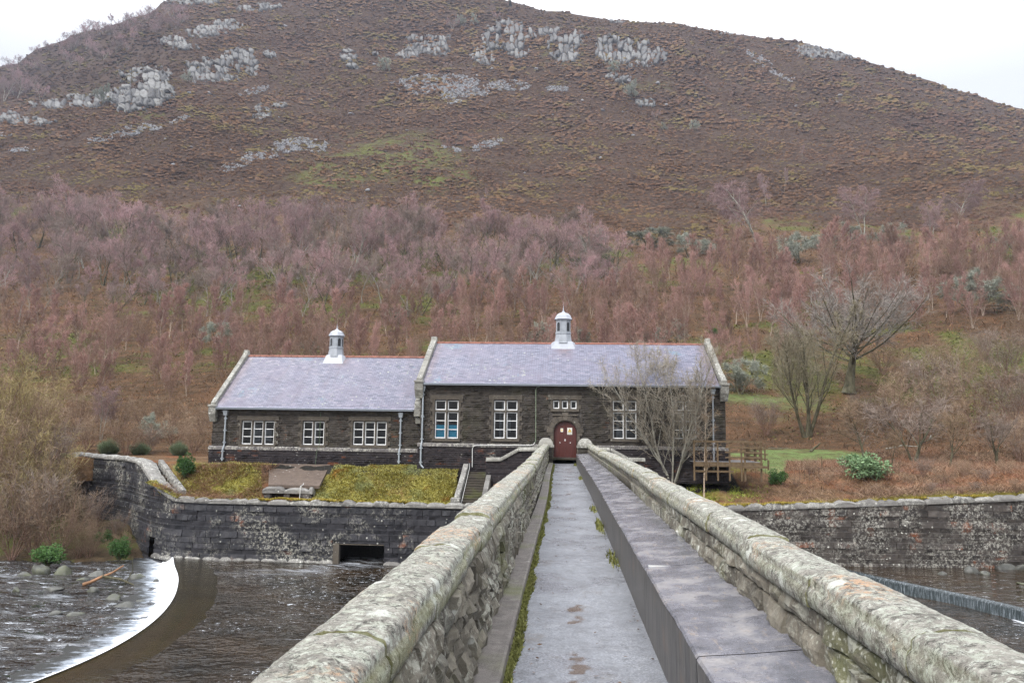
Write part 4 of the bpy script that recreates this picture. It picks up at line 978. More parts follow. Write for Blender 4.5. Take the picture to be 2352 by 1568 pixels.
def left_wall():
    path, _ = dense([(-36.6, 55.4), (-33.5, 53.4), (-31, 52.0), (-28.8, 50.1), (-26.8, 47.9), (-25.4, 46.3), (-24.1, 45.1), (-22.8, 44.3), (-21, 44.0), (-12, 44), (-.6, 44)], 240)
    f, L = pathmap(path); cs = np.r_[0, np.cumsum(np.linalg.norm(np.diff(path, axis=0), axis=1))]
    sx = lambda x: float(np.interp(x, path[:, 0], cs))
    zc = lambda s: np.interp(s, [0, sx(-28.0), sx(-26.7), sx(-22.7), sx(-21), L], [-.42, -.52, -.72, -2.45, -2.50, -2.50])
    e = empty('river_wall', (0, 0, 0), 'dark rock-faced river wall with a curved stepped end, left of the footbridge', 'retaining wall')
    cul = (sx(-12.95), sx(-10.05), -5.95, -4.60); arch = (sx(-25.0), sx(-24.3), -5.95, -4.75)
    g = G(); backing(g, L, -6.8, -.4, f, [cul, arch], ztop=lambda s: zc(s)+.0, cell=.4)
    courses(g, L, -6.3, -.4, .30, (.45, 1.25), .10, f, .15, [cul, arch], ztop=lambda s: zc(s)-.02, rng=np.random.default_rng(51), cmap=lambda r: r.random()*.8)
    g.build('stone_face', m_retain, e)
    g = G(); coping_path(g, f, sx(-26.9), zc, seed=3, lens=(1.0, 1.6), back=-.9); coping_path(g, f, sx(-22.6), zc, s0=sx(-26.9)+.01, seed=4, h=.32, back=-.75, lens=(.7, 1.1)); coping_path(g, f, L, zc, s0=sx(-22.6)+.01, seed=5)
    g.build('coping', m_wcop, e)
    g = G(); coping_path(g, f, cul[0], lambda s: s*0-5.85, h=.33, front=.17, back=-.02, s0=sx(-24.3), seed=6, lens=(.6, 1.2), lump=.03)
    coping_path(g, f, L, lambda s: s*0-5.85, h=.33, front=.17, back=-.02, s0=cul[1], seed=7, lens=(.6, 1.2), lump=.03); g.build('footing', m_wcop, e)
    # culvert lining
    g = G(); x0, x1 = -12.95, -10.05
    g.add([(x0, 44, -6.2), (x0, 47, -6.2), (x0, 47, -4.6), (x0, 44, -4.6)], [(0, 1, 2, 3)]); g.add([(x1, 44, -6.2), (x1, 47, -6.2), (x1, 47, -4.6), (x1, 44, -4.6)], [(0, 1, 2, 3)])
    g.add([(x0, 44, -4.6), (x1, 44, -4.6), (x1, 47, -4.6), (x0, 47, -4.6)], [(0, 1, 2, 3)]); g.add([(x0, 47, -6.2), (x1, 47, -6.2), (x1, 47, -4.6), (x0, 47, -4.6)], [(0, 1, 2, 3)])
    g.build('culvert', plain('culvert_lining', (.03, .028, .025), .8, var=.5), e)
    g = G(); g.box(x0-.02, x0+.32, 43.86, 44.2, -6.1, -4.6, .7); g.build('culvert_jamb', m_trim, e)
    g = G(); g.box(x0+.32, x1, 43.94, 43.99, -4.66, -4.62, .7); g.build('iron_lip', m_trim, e)
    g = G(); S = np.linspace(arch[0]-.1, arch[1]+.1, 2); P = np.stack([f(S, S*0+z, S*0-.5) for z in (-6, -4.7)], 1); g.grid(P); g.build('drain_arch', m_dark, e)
    # thin white drain trickles on the coping
    for px, z0 in ((492, -2.2), (1008, 0),):
        pass
    return f, sx, zc
LWf, LWsx, LWzc = left_wall()
def right_wall():
    pa, pb = atZ(1850, 1298, ZR), atZ(2352, 1305, ZR); dr = (pb-pa)/(pb[0]-pa[0]); path, _ = dense([tuple((pa+dr*(x-pa[0]))[:2]) for x in (.4, 9.5, 15, 25, 40, 60)], 200)
    f, L = pathmap(path); cs = np.r_[0, np.cumsum(np.linalg.norm(np.diff(path, axis=0), axis=1))]
    RX = []; RZc = []
    for x, y in ((1660, 1159), (2000, 1147), (2352, 1134)):
        d = ray(x, y); A2 = np.array([[d[0], -dr[0]], [d[1], -dr[1]]]); t_ = np.linalg.solve(A2, pa[:2]); RX.append(d[0]*t_[0]); RZc.append(CAMZ+d[2]*t_[0]-.36)
    RX = [.4]+RX+[60]; RZc = [RZc[0]-.1]+RZc+[RZc[2]+.2]; zc = lambda s: np.interp(np.interp(s, cs, path[:, 0]), RX, RZc)
    e = empty('river_wall', (0, 0, 0), 'long lichen-spotted river wall on the right with mossy coping', 'retaining wall')
    g = G(); backing(g, L, -6.8, -.9, f, ztop=zc, cell=.6)
    courses(g, 38, -5.7, -.9, .30, (.5, 1.5), .09, f, .15, ztop=lambda s: zc(s)-.02, rng=np.random.default_rng(61))
    g.build('stone_face', m_retainR, e)
    g = G(); coping_path(g, f, L, zc, seed=8, lens=(1.0, 1.6), h=.34); g.build('coping', m_wcop, e)
    return f, (RX, RZc), path
RWf, RWz, RWp = right_wall()

# ------------------------------------------------------------------ near ground
def smooth(x): x = np.clip(x, 0, 1); return x*x*(3-2*x)
STX = (atY(1059, 1120, 46.3)[0]-.02, atY(1118, 1120, 46.3)[0]+.05)
STC = (atY(400, 1138, 45.2)[0]-.1, atY(347, 1076, 48.6)[0]-.05)
def yb(X):
    X = np.asarray(X, float)
    l = np.interp(X, [-33.5, -31, -28.8, -26.8, -25.4, -24.1, -22.8, -21, 0], [53.4, 52.0, 50.1, 47.9, 46.3, 45.1, 44.3, 44, 44])
    r = np.interp(X, RWp[:, 0], RWp[:, 1]); return np.where(X < -33.5, 53, np.where(X < .5, l, r))+.35
def nz(X, Y):
    X = np.asarray(X, float); Y = np.asarray(Y, float); b_ = yb(X)-.35
    zl = np.where(X < -25.9, -.45, -2.33+(1.9)*smooth((Y-44.5)/3.6))
    zl = np.where((X > -27.0) & (X < -22), np.maximum(zl, -2.3+(1.85)*np.clip((-22.4-X)/4.0, 0, 1)), zl)
    zr = np.interp(X, RWz[0], RWz[1])+.24; zr = zr+(-.40-zr)*smooth((Y-b_)/9.5)**.8+.25*np.exp(-((Y-46.5)/2.5)**2)*np.clip((X-14)/6, 0, 1)
    z = np.where(X < .5, zl, zr)+fbm(X/1.3, Y/1.3, 4)*.22+(X > 9)*fbm(X/3.1, Y/2.2, 3)*.9*np.clip((58-Y)/5, 0, 1)*np.clip((Y-b_-.6)/2., 0, 1)*np.clip((58-Y)/3, 0, 1)*np.clip((Y-b_)/1., .25, 1)
    z = z-.75*np.clip(1.25-np.abs(X-np.interp(Y, [45.2, 48.6], STC))/.75, 0, 1)**.3*((Y > 45.0) & (Y < 48.75) & (X < -20))
    st = np.clip((X-STX[0]+.35)/.1, 0, 1)*np.clip((STX[1]+.3-X)/.1, 0, 1)*np.clip((48.2-Y)/.2, 0, 1); z = z-st*.7
    blend = np.clip((Y-55)/3, 0, 1); return z*(1-blend)+tz(X, np.maximum(Y, 58.0))*blend
def near_ground():
    X = np.unique(np.r_[np.linspace(-75, -34, 60), -33.6, -33.4, np.linspace(-33, 2, 330), np.linspace(2.2, 40, 240), np.linspace(40.5, 75, 60)])
    T = np.linspace(0, 1, 70); Yb = yb(X); Y = Yb[:, None]+(58.6-Yb[:, None])*T[None]; XX = X[:, None]+Y*0; Z = nz(XX, Y)+np.where(T[None] > .97, -.15, 0); Z[:, 0] -= 1.6; Y[:, 0] -= .12
    P = np.stack([XX, Y, Z], -1); px, py = proj(P); n = fbm(XX/2., Y/2., 4)
    gr = ell(px, py, 900, 1120, 215, 52, .25)*np.clip(.9+n*3, 0, 1)
    gr = np.maximum(gr, ell(px, py, 470, 1110, 160, 45, .5)*np.clip(.45+n*5, 0, 1)); gr = np.maximum(gr, ell(px, py, 1600, 1110, 120, 60, .7)*np.clip(.6+n*4, 0, 1)); gr = np.maximum(gr, np.clip(1-(Y-Yb[:, None])/.8, 0, 1)*(XX > 0))
    lawn = lawnm(px, py)
    dk = ((np.abs(Y-52.5) < 5.5) & (XX < 11) & (XX > -22)).astype(float)
    o = mk('ground', P.reshape(-1, 3), gridf(*P.shape[:2]), None, smooth=True)
    for nm, a in (('green', gr), ('lawn', lawn), ('dark', dk)):
        t = o.data.attributes.new(nm, 'FLOAT', 'POINT'); t.data.foreach_set('value', a.astype(np.float32).ravel())
    n = NT('bank_ground', .95, .1); p = n.pos()
    lit = n.ramp(n.noise(n.warp(p, 1, .6), 1.6, 9, .75), [(.3, (.05, .032, .02)), (.5, (.13, .08, .045)), (.72, (.23, .14, .08))])
    lit = n.mix(n.rng(n.noise(p, .35, 5), .5, .62, 0, .7), lit, (.20, .08, .04))
    ms = n.ramp(n.noise(p, 2.2, 8, .75), [(.3, (.10, .085, .015)), (.5, (.25, .22, .05)), (.75, (.36, .34, .10))])
    lw = n.ramp(n.noise(p, 1.8, 6), [(.3, (.13, .17, .06)), (.7, (.22, .27, .11))])
    c = n.mix(n.attr('green'), lit, ms); c = n.mix(n.math('MULTIPLY', n.attr('lawn'), n.rng(n.noise(p, 1.1, 7, .75), .38, .58, .45, 1)), c, lw); c = n.mix(n.attr('dark'), c, (.03, .028, .025))
    n.color(c); n.bump(n.noise(p, 3, 9, .8), 1, .15); o.data.materials.append(n.m); tag(o, kind='structure')
    # low bank at the water's edge, far left
    X = np.linspace(-110, -23.2, 140); Y = np.linspace(38, 58.5, 70); XX, YY = np.meshgrid(X, Y, indexing='ij')
    k = np.clip((-33.5-XX)/2.5, 0, 1)
    Z = -6.75+np.clip((YY-41.6)/11.5, 0, 1)**.8*6.35*k+(1-k)*np.clip((YY-42)/8, 0, 1)*2.2+fbm(XX/1.5, YY/1.5, 4)*.6*np.clip((YY-40)/2, 0, 1)-np.clip((XX+30)/5, 0, 1)*.5
    o = mk('ground', np.stack([XX, YY, Z], -1).reshape(-1, 3), gridf(*XX.shape)[:, ::-1].copy(), None, smooth=True)
    n = NT('river_bank', .9, .2); p = n.pos(); n.color(n.mix(n.rng(n.noise(p, .5, 5), .48, .6), n.ramp(n.noise(p, 1.6, 9, .75), [(.3, (.035, .025, .016)), (.7, (.13, .09, .05))]), (.09, .09, .03))); n.bump(n.noise(p, 3, 8, .8), 1, .2)
    o.data.materials.append(n.m); tag(o, kind='structure')
near_ground()

# ------------------------------------------------------------------ steps, side walls, intake chamber
def flight(e, x0t, x1t, x0b, x1b, Yt, Zt, Yb_, Zb, n):
    g = G()
    for i in range(n):
        t = (i+.5)/n; xa = x0b+(x0t-x0b)*(1-t); xb = x1b+(x1t-x1b)*(1-t); z = Zt+(Zb-Zt)*(i+1)/n; y1 = Yt+(Yb_-Yt)*i/n; y0 = Yt+(Yb_-Yt)*(i+1)/n
        g.box(xa, xb, y0, y1+.03, z-.5, z, RNG.random()*.6); g.box(xa, xb, y0-.025, y0+.02, z-.04, z+.004, .95)
    g.build('tread', m_steps, e)
def raking(e, pts, w, h, seed, name='side_coping'):
    g = G(); p = np.array(pts, float); r = np.random.default_rng(seed)
    for a, b in zip(p[:-1], p[1:]):
        L = np.linalg.norm(b-a); k = max(1, int(L/.8)); dirn = (b-a)/L; sd = np.cross(dirn, [0, 0, 1]); sd /= np.linalg.norm(sd)
        for i in range(k):
            q0 = a+(b-a)*(i/k+.004); q1 = a+(b-a)*((i+1)/k-.004); hh = h*r.uniform(.9, 1.1)
            up = np.array([0, 0, hh]); s = sd*w/2
            g.hexa([q0-s, q0+s, q1+s, q1-s, q0-s*.86+up, q0+s*.86+up, q1+s*.86+up, q1-s*.86+up], r.random())
            g.hexa([q0-s*.9-[0, 0, 1.6], q0+s*.9-[0, 0, 1.6], q1+s*.9-[0, 0, 1.6], q1-s*.9-[0, 0, 1.6], q0-s*.9, q0+s*.9, q1+s*.9, q1-s*.9], .2)
    g.build(name, m_wcop, e, bevel=.03)
def steps():
    e = empty('stone_steps', (0, 0, 0), 'steep stone steps between sloping copings, just left of the footbridge', 'steps')
    Yt, Yb_ = 47.4, 44.55
    A = lambda px, Y: atY(px, 1100, Y)[0]
    flight(e, A(1076, Yt), A(1119, Yt), A(1058, Yb_), A(1104, Yb_), Yt, -.48, Yb_, -2.28, 13)
    raking(e, [(A(1069, Yt), Yt+.15, -.42), (A(1050, Yb_+.1), Yb_+.05, -2.2)], .36, .30, 1)
    raking(e, [(A(1127, Yt), Yt+.15, -.42), (A(1112, Yb_+.1), Yb_+.05, -2.2)], .34, .30, 2)
    g = G(); g.box(A(1050, 44.5)-.35, A(1050, 44.5)+.2, 44.35, 44.9, -2.5, -1.95, .6); g.build('end_block', m_wcop, e, bevel=.06)
    pr = plain('white_cord', (.6, .6, .58)); g = G(); g.tube([(A(1077, Yt)+.02, Yt, -.1), (A(1077, Yt)+.03, Yt-.05, -.40), (A(1059, Yb_)+.05, Yb_, -2.22)], .014, 5); tag(g.build('cable', pr), 'thin white cable running down the left edge of the steep steps', 'cable')
    e = empty('stone_steps', (0, 0, 0), 'mossy stone steps descending behind the curved end of the river wall', 'steps')
    B = lambda px, py, Y: atY(px, py, Y)
    t0, t1 = B(334, 1076, 48.6), B(361, 1076, 48.6); b0, b1 = B(386, 1138, 45.2), B(414, 1138, 45.2)
    flight(e, t0[0]-.15, t1[0], b0[0]-.25, b1[0], 48.6, -.5, 45.2, -2.1, 10)
    q0, q1 = B(363, 1070, 48.5), B(418, 1136, 45.0); raking(e, [(q0[0]+.1, 48.6, -.42), (q1[0]+.1, 45.0, -2.05)], .34, .2, 3)
    # wall with raking coping either side of the bridge end
    for lab, sg, pts in (('stone flank wall with a raking coping left of the bridge end', -1, [(1116, 1050), (1150, 1050), (1192, 1027), (1246, 1026)]), ('stone flank wall with a raking coping right of the bridge end', 1, [(1352, 1027), (1402, 1027), (1444, 1050), (1482, 1051)])):
        e = empty('flank_wall', (0, 0, 0), lab, 'wall'); Yq = 46.5
        W = [B(x, y, Yq) for x, y in pts]; xs = [w[0] for w in W]; zs_ = [w[2]-.24 for w in W]; zt = lambda s: np.interp(xs[0]+s, xs, zs_)
        g = G(); fm = frontmap(xs[0], Yq); Lq = xs[-1]-xs[0]; backing(g, Lq, -2.6, 1.2, fm, ztop=zt, cell=.3)
        courses(g, Lq, -2.6, 1.2, .17, (.3, .8), .05, fm, .12, ztop=zt, rng=np.random.default_rng(71)); g.box(xs[0]+.01, xs[0]+.03, Yq, Yq+.5, -2.6, zs_[0]); g.box(xs[-1]-.03, xs[-1]-.01, Yq, Yq+.5, -2.6, zs_[-1])
        g.build('stone_face', m_plinth, e)
        g = G(); p = [np.array([x, Yq+.15, z]) for x, z in zip(xs, zs_)]
        for a, b in zip(p[:-1], p[1:]):
            k = max(1, int(abs(b[0]-a[0])/.9))
            for i in range(k):
                q0 = a+(b-a)*(i/k); q1 = a+(b-a)*((i+1)/k); arc = np.linspace(-.2, PI+.2, 9); P = np.array([[[q[0], q[1]-.26*math.cos(t), q[2]+.05+.19*math.sin(t)] for t in arc] for q in (q0+(q1-q0)*.01, q1-(q1-q0)*.01)]); g.grid(P, RNG.random())
        for q in (p[0], p[-1]): g.add([[q[0], q[1]-.26*math.cos(t), q[2]+.05+.19*math.sin(t)] for t in np.linspace(-.2, PI+.2, 9)], [tuple(range(9))], .5)
        g.build('coping', m_gcop, e, smooth=False)
    # chamber with slab roof
    e = empty('intake_chamber', (0, 0, 0), 'squat stone chamber with sloping slab roof and two barred openings on the grass terrace', 'chamber')
    Yf = 45.0; P = lambda px, py, Y: atY(px, py, Y); a, b = P(604, 1115, Yf), P(720, 1115, Yf); zt, zl, zb = P(660, 1115, Yf)[2], P(660, 1132.5, Yf)[2], -2.6
    g = G(); tl, tr = P(618, 1074, 48.1), P(758, 1075, 48.1); z0 = -.36
    br = P(735, 1115, Yf)
    g.hexa([(a[0]+.25, Yf+.2, zt-.15), (br[0]-.1, Yf+.2, zt-.15), (tr[0], 48.1, z0-.15), (tl[0], 48.1, z0-.15), (a[0]+.25, Yf+.2, zt+.02), (br[0]-.1, Yf+.2, zt+.02), (tr[0], 48.1, z0), (tl[0], 48.1, z0)], .3)
    g.build('slab_roof', stone('brown_slab', (.07, .052, .042), (.17, .13, .105), lich=.35, lsize=10), e)
    g = G(); coping_path(g, frontmap(a[0], Yf), b[0]-a[0], lambda s: s*0+zl, h=.36, front=.12, back=-.5, lens=(1.2, 1.7), seed=12, lump=.03); g.build('lintel', m_wcop, e)
    g = G(); o1 = (P(624, 1140, Yf)[0], P(650, 1140, Yf)[0]); o2 = (P(665.5, 1140, Yf)[0], P(691, 1140, Yf)[0])
    for (x0, x1) in ((a[0]+.08, o1[0]), (o1[1], o2[0]), (o2[1], b[0]-.1)):
        fm = frontmap(x0, Yf); g.box(x0+.01, x1-.01, Yf+.005, Yf+.5, zb, zl, .2); courses(g, x1-x0, zb, zl, .2, (.3, .7), .06, fm, .1, rng=np.random.default_rng(73))
    g.box(a[0]+.1, b[0]-.1, Yf+.9, Yf+.95, zb, zl, 0); g.build('stone_face', m_retainR, e)
    g = G()
    for o_ in (o1, o2):
        for x in np.linspace(o_[0]+.05, o_[1]-.05, 7): g.tube([(x, Yf+.12, zb), (x, Yf+.12, zl)], .012, 4)
    g.build('bars', m_iron, e)
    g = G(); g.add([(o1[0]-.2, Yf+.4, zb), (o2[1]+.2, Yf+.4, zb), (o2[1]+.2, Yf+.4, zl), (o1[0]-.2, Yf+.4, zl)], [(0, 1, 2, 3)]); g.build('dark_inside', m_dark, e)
    g = G(); q = [P(712, 1077, 48.05), P(696, 1113, 45.25), P(690, 1116, 44.8), P(689, 1134, 44.8), P(687, 1154, 44.7)]; g.tube(q, .02, 5); tag(g.build('cable', m_cond), 'white cable crossing the sloping slab roof of the squat chamber', 'cable')
steps()

# ------------------------------------------------------------------ timber platform and posts
def platform():
    e = empty('timber_platform', (0, 0, 0), 'raised timber platform with post-and-rail sides at the right end of the tall hall', 'platform')
    Yf, Yb_ = 46.3, 49.8; A = lambda px, py, Y=Yf: atY(px, py, Y)
    x0, x1 = A(1592, 1060)[0], A(1748, 1060)[0]; zd = A(1700, 1061)[2]; zr = A(1700, 1016)[2]
    g = G(); y = Yf
    while y < Yb_: g.box(x0, x1+.05, y, y+.13, zd-.04, zd+RNG.uniform(-.003, .003)); y += .142
    g.build('deck_boards', m_deckw, e)
    g = G(); g.box(x0, x1+.08, Yf-.05, Yf-.004, zd-.28, zd-.01); g.box(x1+.055, x1+.1, Yf, Yb_, zd-.3, zd-.01); g.box(x0, x1-1.6, Yf-.04, Yf-.01, zd-.62, zd-.50); g.box(x1-1.1, x1+.3, Yf-.30, Yf-.06, zd-.34, zd-.20); g.build('fascia', m_wood, e)
    k = 0
    for x in list(np.linspace(x0+.05, x1-1.15, 5))+[x1-.95, x1]:
        g = G(); g.box(x-.05, x+.05, Yf-.1, Yf-.004-.05, zd-1.1, zr+.02); g.build('post', m_wood, e); k += 1
    g = G(); g.box(x0, x1+.07, Yf-.14, Yf-.10, zr-.02, zr+.10)
    for z in (zr-.34, zr-.62, zr-.92): g.box(x1-2.1, x1+.05, Yf-.145, Yf-.105, z, z+.09)
    g.build('rail', m_wood, e)
    g = G(); g.box(x1-.06, x1+.06, Yf+1.2, Yf+1.3, zd, zr+.02); g.box(x1-.06, x1+.06, Yb_-.1, Yb_, zd, zr+.02); g.build('post', m_wood, e)
    g = G()
    for z in (zr-.02, zr-.34, zr-.62, zr-.92): g.box(x1-.13, x1-.07, Yf-.1, Yb_, z, z+.09)
    g.build('side_rail', m_wood, e)
    g = G(); xg = A(1718, 1040, Yb_)[0]
    for i in range(4): g.box(xg+i*.33, xg+i*.33+.09, Yb_-.1, Yb_-.05, zd-.02, zr-.1)
    for z in (zr-.45, zr-.8, zr-1.1): g.box(xg-.15, xg+1.2, Yb_-.15, Yb_-.11, z, z+.07)
    g.build('gate', m_wood, e)
    # under-croft mesh panels
    g = G()
    for i in range(26): g.box(x0+.3+i*.28, x0+.3+i*.28+.01, Yf+.1, Yf+.11, zd-1.0, zd-.28)
    g.build('wire_mesh', m_iron, e)
    for (px, py, h, w) in ((1765, 1079, 22, .1), (1888, 1076, 27, .06), (1612, 1100, 40, .06), (1985, 1073, 20, .05), (2065, 1082, 22, .05)):
        p = near_at(px, py); s = p[1]/F; g = G(); r = np.random.default_rng(px)
        z = np.linspace(-.3, h*s, 5); g.tube(np.stack([fbm(z, z*0+px, 2)*.04, z*0, z], -1), w*.6, 6)
        d = {1765: 'stout short timber post at the lawn corner beside the platform', 1888: 'thin leaning fence stake at the front edge of the lawn', 1612: 'low stake on the mossy bank in front of the timber platform', 1985: 'weathered stake near the little bare tree on the lawn edge', 2065: 'rightmost low stake above the rusty bracken'}[px]
        o = g.build('fence_post', m_wood); o.location = p; tag(o, d, 'post', 'old fence stakes along the lawn')
def near_at(px, py):
    """point of the near bank seen at a picture point"""
    d = ray(px, py)
    for Y in np.arange(40.5, 140, .05):
        P = CAM+d*(Y/d[1]); X = P[0]
        if Y < float(yb(X)): continue
        g = float(nz(X, Y)) if Y < 58 else float(tz(X, Y))
        if P[2] <= g+.01: return np.array([X, Y, g])
    return P
platform()

# ------------------------------------------------------------------ trees
def nrmv(v): return v/(np.linalg.norm(v, axis=-1, keepdims=True)+1e-9)
def plant(seed, H, tr, nch, ratio, ang, t0, up, wander, stems=1, lean=0, tw=(4000, .5, .02), twdir=(.6, .7, .15), fan=0., r2=.5, forkh=None, seg=(9, 6, 5), crown_shape=1.):
    """bare tree: returns (trunk tubes, branch tubes, twig blades)"""
    r = np.random.default_rng(seed); T = [[], [], []]; last = []
    def go(p, d, L, rad, lv):
        n = seg[min(lv, len(seg)-1)]; pts = [p]; d = d.copy()
        for i in range(n):
            d = nrmv(d+r.normal(0, wander[lv], 3)+np.array([0, 0, up[lv]])); p = p+d*L/n; pts.append(p)
        pts = np.array(pts); rr = rad*np.linspace(1, .25 if lv < 2 else .3, n+1)**(.9)
        if lv == 0: rr[0] *= 1.35
        T[min(lv, 2)].append((pts, rr))
        if lv == len(nch): last.append(pts); return
        az = r.random()*6.28
        for k in range(nch[lv]):
            t = t0[lv]+(1-t0[lv])*((k+r.random()*.8)/nch[lv]); t = min(t, .99); f = t*n; i = min(int(f), n-1); q = pts[i]+(pts[i+1]-pts[i])*(f-i); dd = nrmv(pts[i+1]-pts[i])
            az += 2.4+r.normal(0, .35); a = ang[lv]*r.uniform(.7, 1.25)
            o = np.cross(dd, [math.sin(az), math.cos(az), .1]); o = nrmv(o); nd = nrmv(dd*math.cos(a)+o*math.sin(a))
            ll = L*ratio[lv]*(1-.55*((t-t0[lv])/(1-t0[lv]+1e-6))**crown_shape)*r.uniform(.75, 1.2)
            go(q, nd, ll, max(np.interp(f, np.arange(n+1), rr)*r2*r.uniform(.8, 1.1), .006), lv+1)
    for s in range(stems):
        a = 2*PI*s/max(1, stems)+r.random(); sp = (fan if stems > 1 else lean)
        d = nrmv(np.array([math.cos(a)*sp, math.sin(a)*sp, 1.])); go(np.array([math.cos(a), math.sin(a), 0])*(.12*tr*8 if stems > 1 else 0), d, H*(r.uniform(.8, 1.05) if stems > 1 else 1), tr*(r.uniform(.6, 1) if stems > 1 else 1), 0)
    n, tl, w = tw; A = np.array(last); m_ = len(A); i = r.integers(0, m_, n); f = r.random(n)**.7*(A.shape[1]-1.001); j = f.astype(int); fr = (f-j)[:, None]
    P = A[i, j]*(1-fr)+A[i, j+1]*fr; D = nrmv(A[i, j+1]-A[i, j]); d = nrmv(D*twdir[0]+r.normal(0, 1, (n, 3))*twdir[1]+np.array([0, 0, twdir[2]])); l = tl*r.uniform(.4, 1.2, n)[:, None]
    sd = nrmv(np.cross(d, r.normal(0, 1, (n, 3))))*w*.5; m2 = P+d*l*.55; d2 = nrmv(d+r.normal(0, .3, (n, 3))); tip = m2+d2*l*.5
    V = np.stack([P-sd, P+sd, m2+sd*.7, tip, m2-sd*.7], 1)
    return T, V, r
def clutter(T, V, r, trunk_mat, twig_mat, name='tree', k=(7, 5, 4), limb_lv=1):
    def tubes(lst, kk):
        vs = []; fs = []; n = 0
        for p, rr in lst:
            v, f = tube(p, rr, kk); vs.append(v); fs.append(f+n); n += len(v)
        return np.concatenate(vs), np.concatenate(fs)
    vs = []; fs = []; n = 0
    for lv in range(limb_lv+1):
        if T[lv]:
            v, f = tubes(T[lv], k[lv]); vs.append(v); fs.append(f+n); n += len(v)
    v = np.concatenate(vs); f = np.concatenate(fs)
    zmin = .0; trunk = mk('trunk', v, f, trunk_mat, tint=r.random(len(v))*.2+.4, smooth=True)
    # crown: fine branches and twigs in one mesh (quads only)
    vs = []; fs = []; n = 0
    if T[2]: v, f = tubes(T[2], 3); vs.append(v); fs.append(f); n = len(v); ti = [np.full(len(v), .75)]
    else: ti = []
    q = len(V); b = np.arange(q)[:, None]*5+n
    vs.append(V.reshape(-1, 3)); fs.append(b+np.array([[0, 1, 2, 4]])); fs.append(b+np.array([[4, 2, 3, 3]])[:, :4])
    F4 = np.concatenate(fs[:-1]); tri = b+np.array([[4, 2, 3]])
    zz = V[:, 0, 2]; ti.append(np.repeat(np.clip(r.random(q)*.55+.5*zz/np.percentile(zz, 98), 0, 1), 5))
    VV = np.concatenate(vs); 
    me = bpy.data.meshes.new('crown'); nf4, nf3 = len(F4), len(tri)
    me.vertices.add(len(VV)); me.vertices.foreach_set('co', VV.astype(np.float32).ravel()); me.loops.add(nf4*4+nf3*3)
    me.loops.foreach_set('vertex_index', np.r_[F4.ravel(), tri.ravel()].astype(np.int32)); me.polygons.add(nf4+nf3)
    me.polygons.foreach_set('loop_start', np.r_[np.arange(nf4)*4, nf4*4+np.arange(nf3)*3].astype(np.int32)); me.polygons.foreach_set('loop_total', np.r_[np.full(nf4, 4), np.full(nf3, 3)].astype(np.int32)); me.update(calc_edges=True)
    a = me.attributes.new('tint', 'FLOAT', 'POINT'); a.data.foreach_set('value', np.concatenate(ti).astype(np.float32)); me.materials.append(twig_mat)
    crown = bpy.data.objects.new('crown', me); COL.objects.link(crown)
    return trunk, crown
class Kind:
    def __init__(s, name, parts, height): s.name = name; s.parts = parts; s.h = height; s.used = False
    def place(s, P, h, rz, label, cat, group=None, sx=1.):
        e = bpy.data.objects.new(s.name, None); COL.objects.link(e); e.empty_display_size = .1
        k = h/s.h; e.location = P; e.rotation_euler = (0, 0, rz); e.scale = (k*sx, k*sx, k); tag(e, label, cat, group)
        for p in s.parts:
            c = p if not s.used else p.copy()
            if s.used: COL.objects.link(c)
            c.parent = e
        s.used = True; return e
def kind(name, spec, tm, cm, limb_lv=1):
    T, V, r = plant(**spec); tr, cr = clutter(T, V, r, tm, cm, limb_lv=limb_lv)
    zs = V[..., 2].ravel(); return Kind(name, [tr, cr], float(np.percentile(zs, 99.3)))
rust = [kind('birch_tree', dict(seed=100+i, H=7, tr=.06, nch=(16, 5), ratio=(.34, .5), ang=(.55, .6), t0=(.12, .15), up=(.06, .14, .12), wander=(.06, .1, .13), stems=(2, 3, 1, 2)[i], fan=.22, lean=.05, tw=(4000, .62, .019), twdir=(.6, .45, .35), r2=.42, seg=(8, 4, 3)), (m_barkr, m_barkw, m_barkw, m_barkr)[i], m_birchtw) for i in range(4)]
purp = [kind('bare_tree', dict(seed=200+i, H=8.2, tr=.14, nch=(9, 7, 5), ratio=(.62, .55, .5), ang=(.75, .6, .6), t0=(.28, .2, .2), up=(.02, .07, .08, .08), wander=(.16, .16, .18, .2), stems=(1, 2, 1, 2, 3)[i], fan=.35, lean=.25, tw=(3900, .75, .022), twdir=(.55, .5, .35), r2=.55, seg=(7, 5, 4, 3), crown_shape=.6), (m_barkd, m_barkd, m_barkw2, m_barkg, m_barkd)[i], (m_purptw, m_purptw, m_greytw, m_purptw, m_purptw)[i]) for i in range(5)]
palet = [kind('lichen_tree', dict(seed=300+i, H=4.2, tr=.12, nch=(8, 6, 4), ratio=(.75, .55, .5), ang=(.9, .7, .7), t0=(.15, .2, .2), up=(.0, .05, .04, .03), wander=(.2, .2, .2, .2), stems=2, fan=.4, tw=(6500, .5, .030), twdir=(.4, .8, .1), r2=.55, seg=(6, 5, 4, 3), crown_shape=.5), m_barkd, m_paletw) for i in range(2)]
tallp = [kind('birch_tree', dict(seed=400+i, H=12, tr=.17, nch=(13, 7, 4), ratio=(.42, .5, .5), ang=(.7, .6, .7), t0=(.3, .15, .2), up=(.03, .04, -.08, -.14), wander=(.09, .13, .15, .15), stems=(1, 2)[i], fan=.15, lean=.08, tw=(7000, .9, .024), twdir=(.5, .45, -.5), r2=.5, seg=(9, 5, 4, 3)), m_barkg, m_pinktw) for i in range(2)]
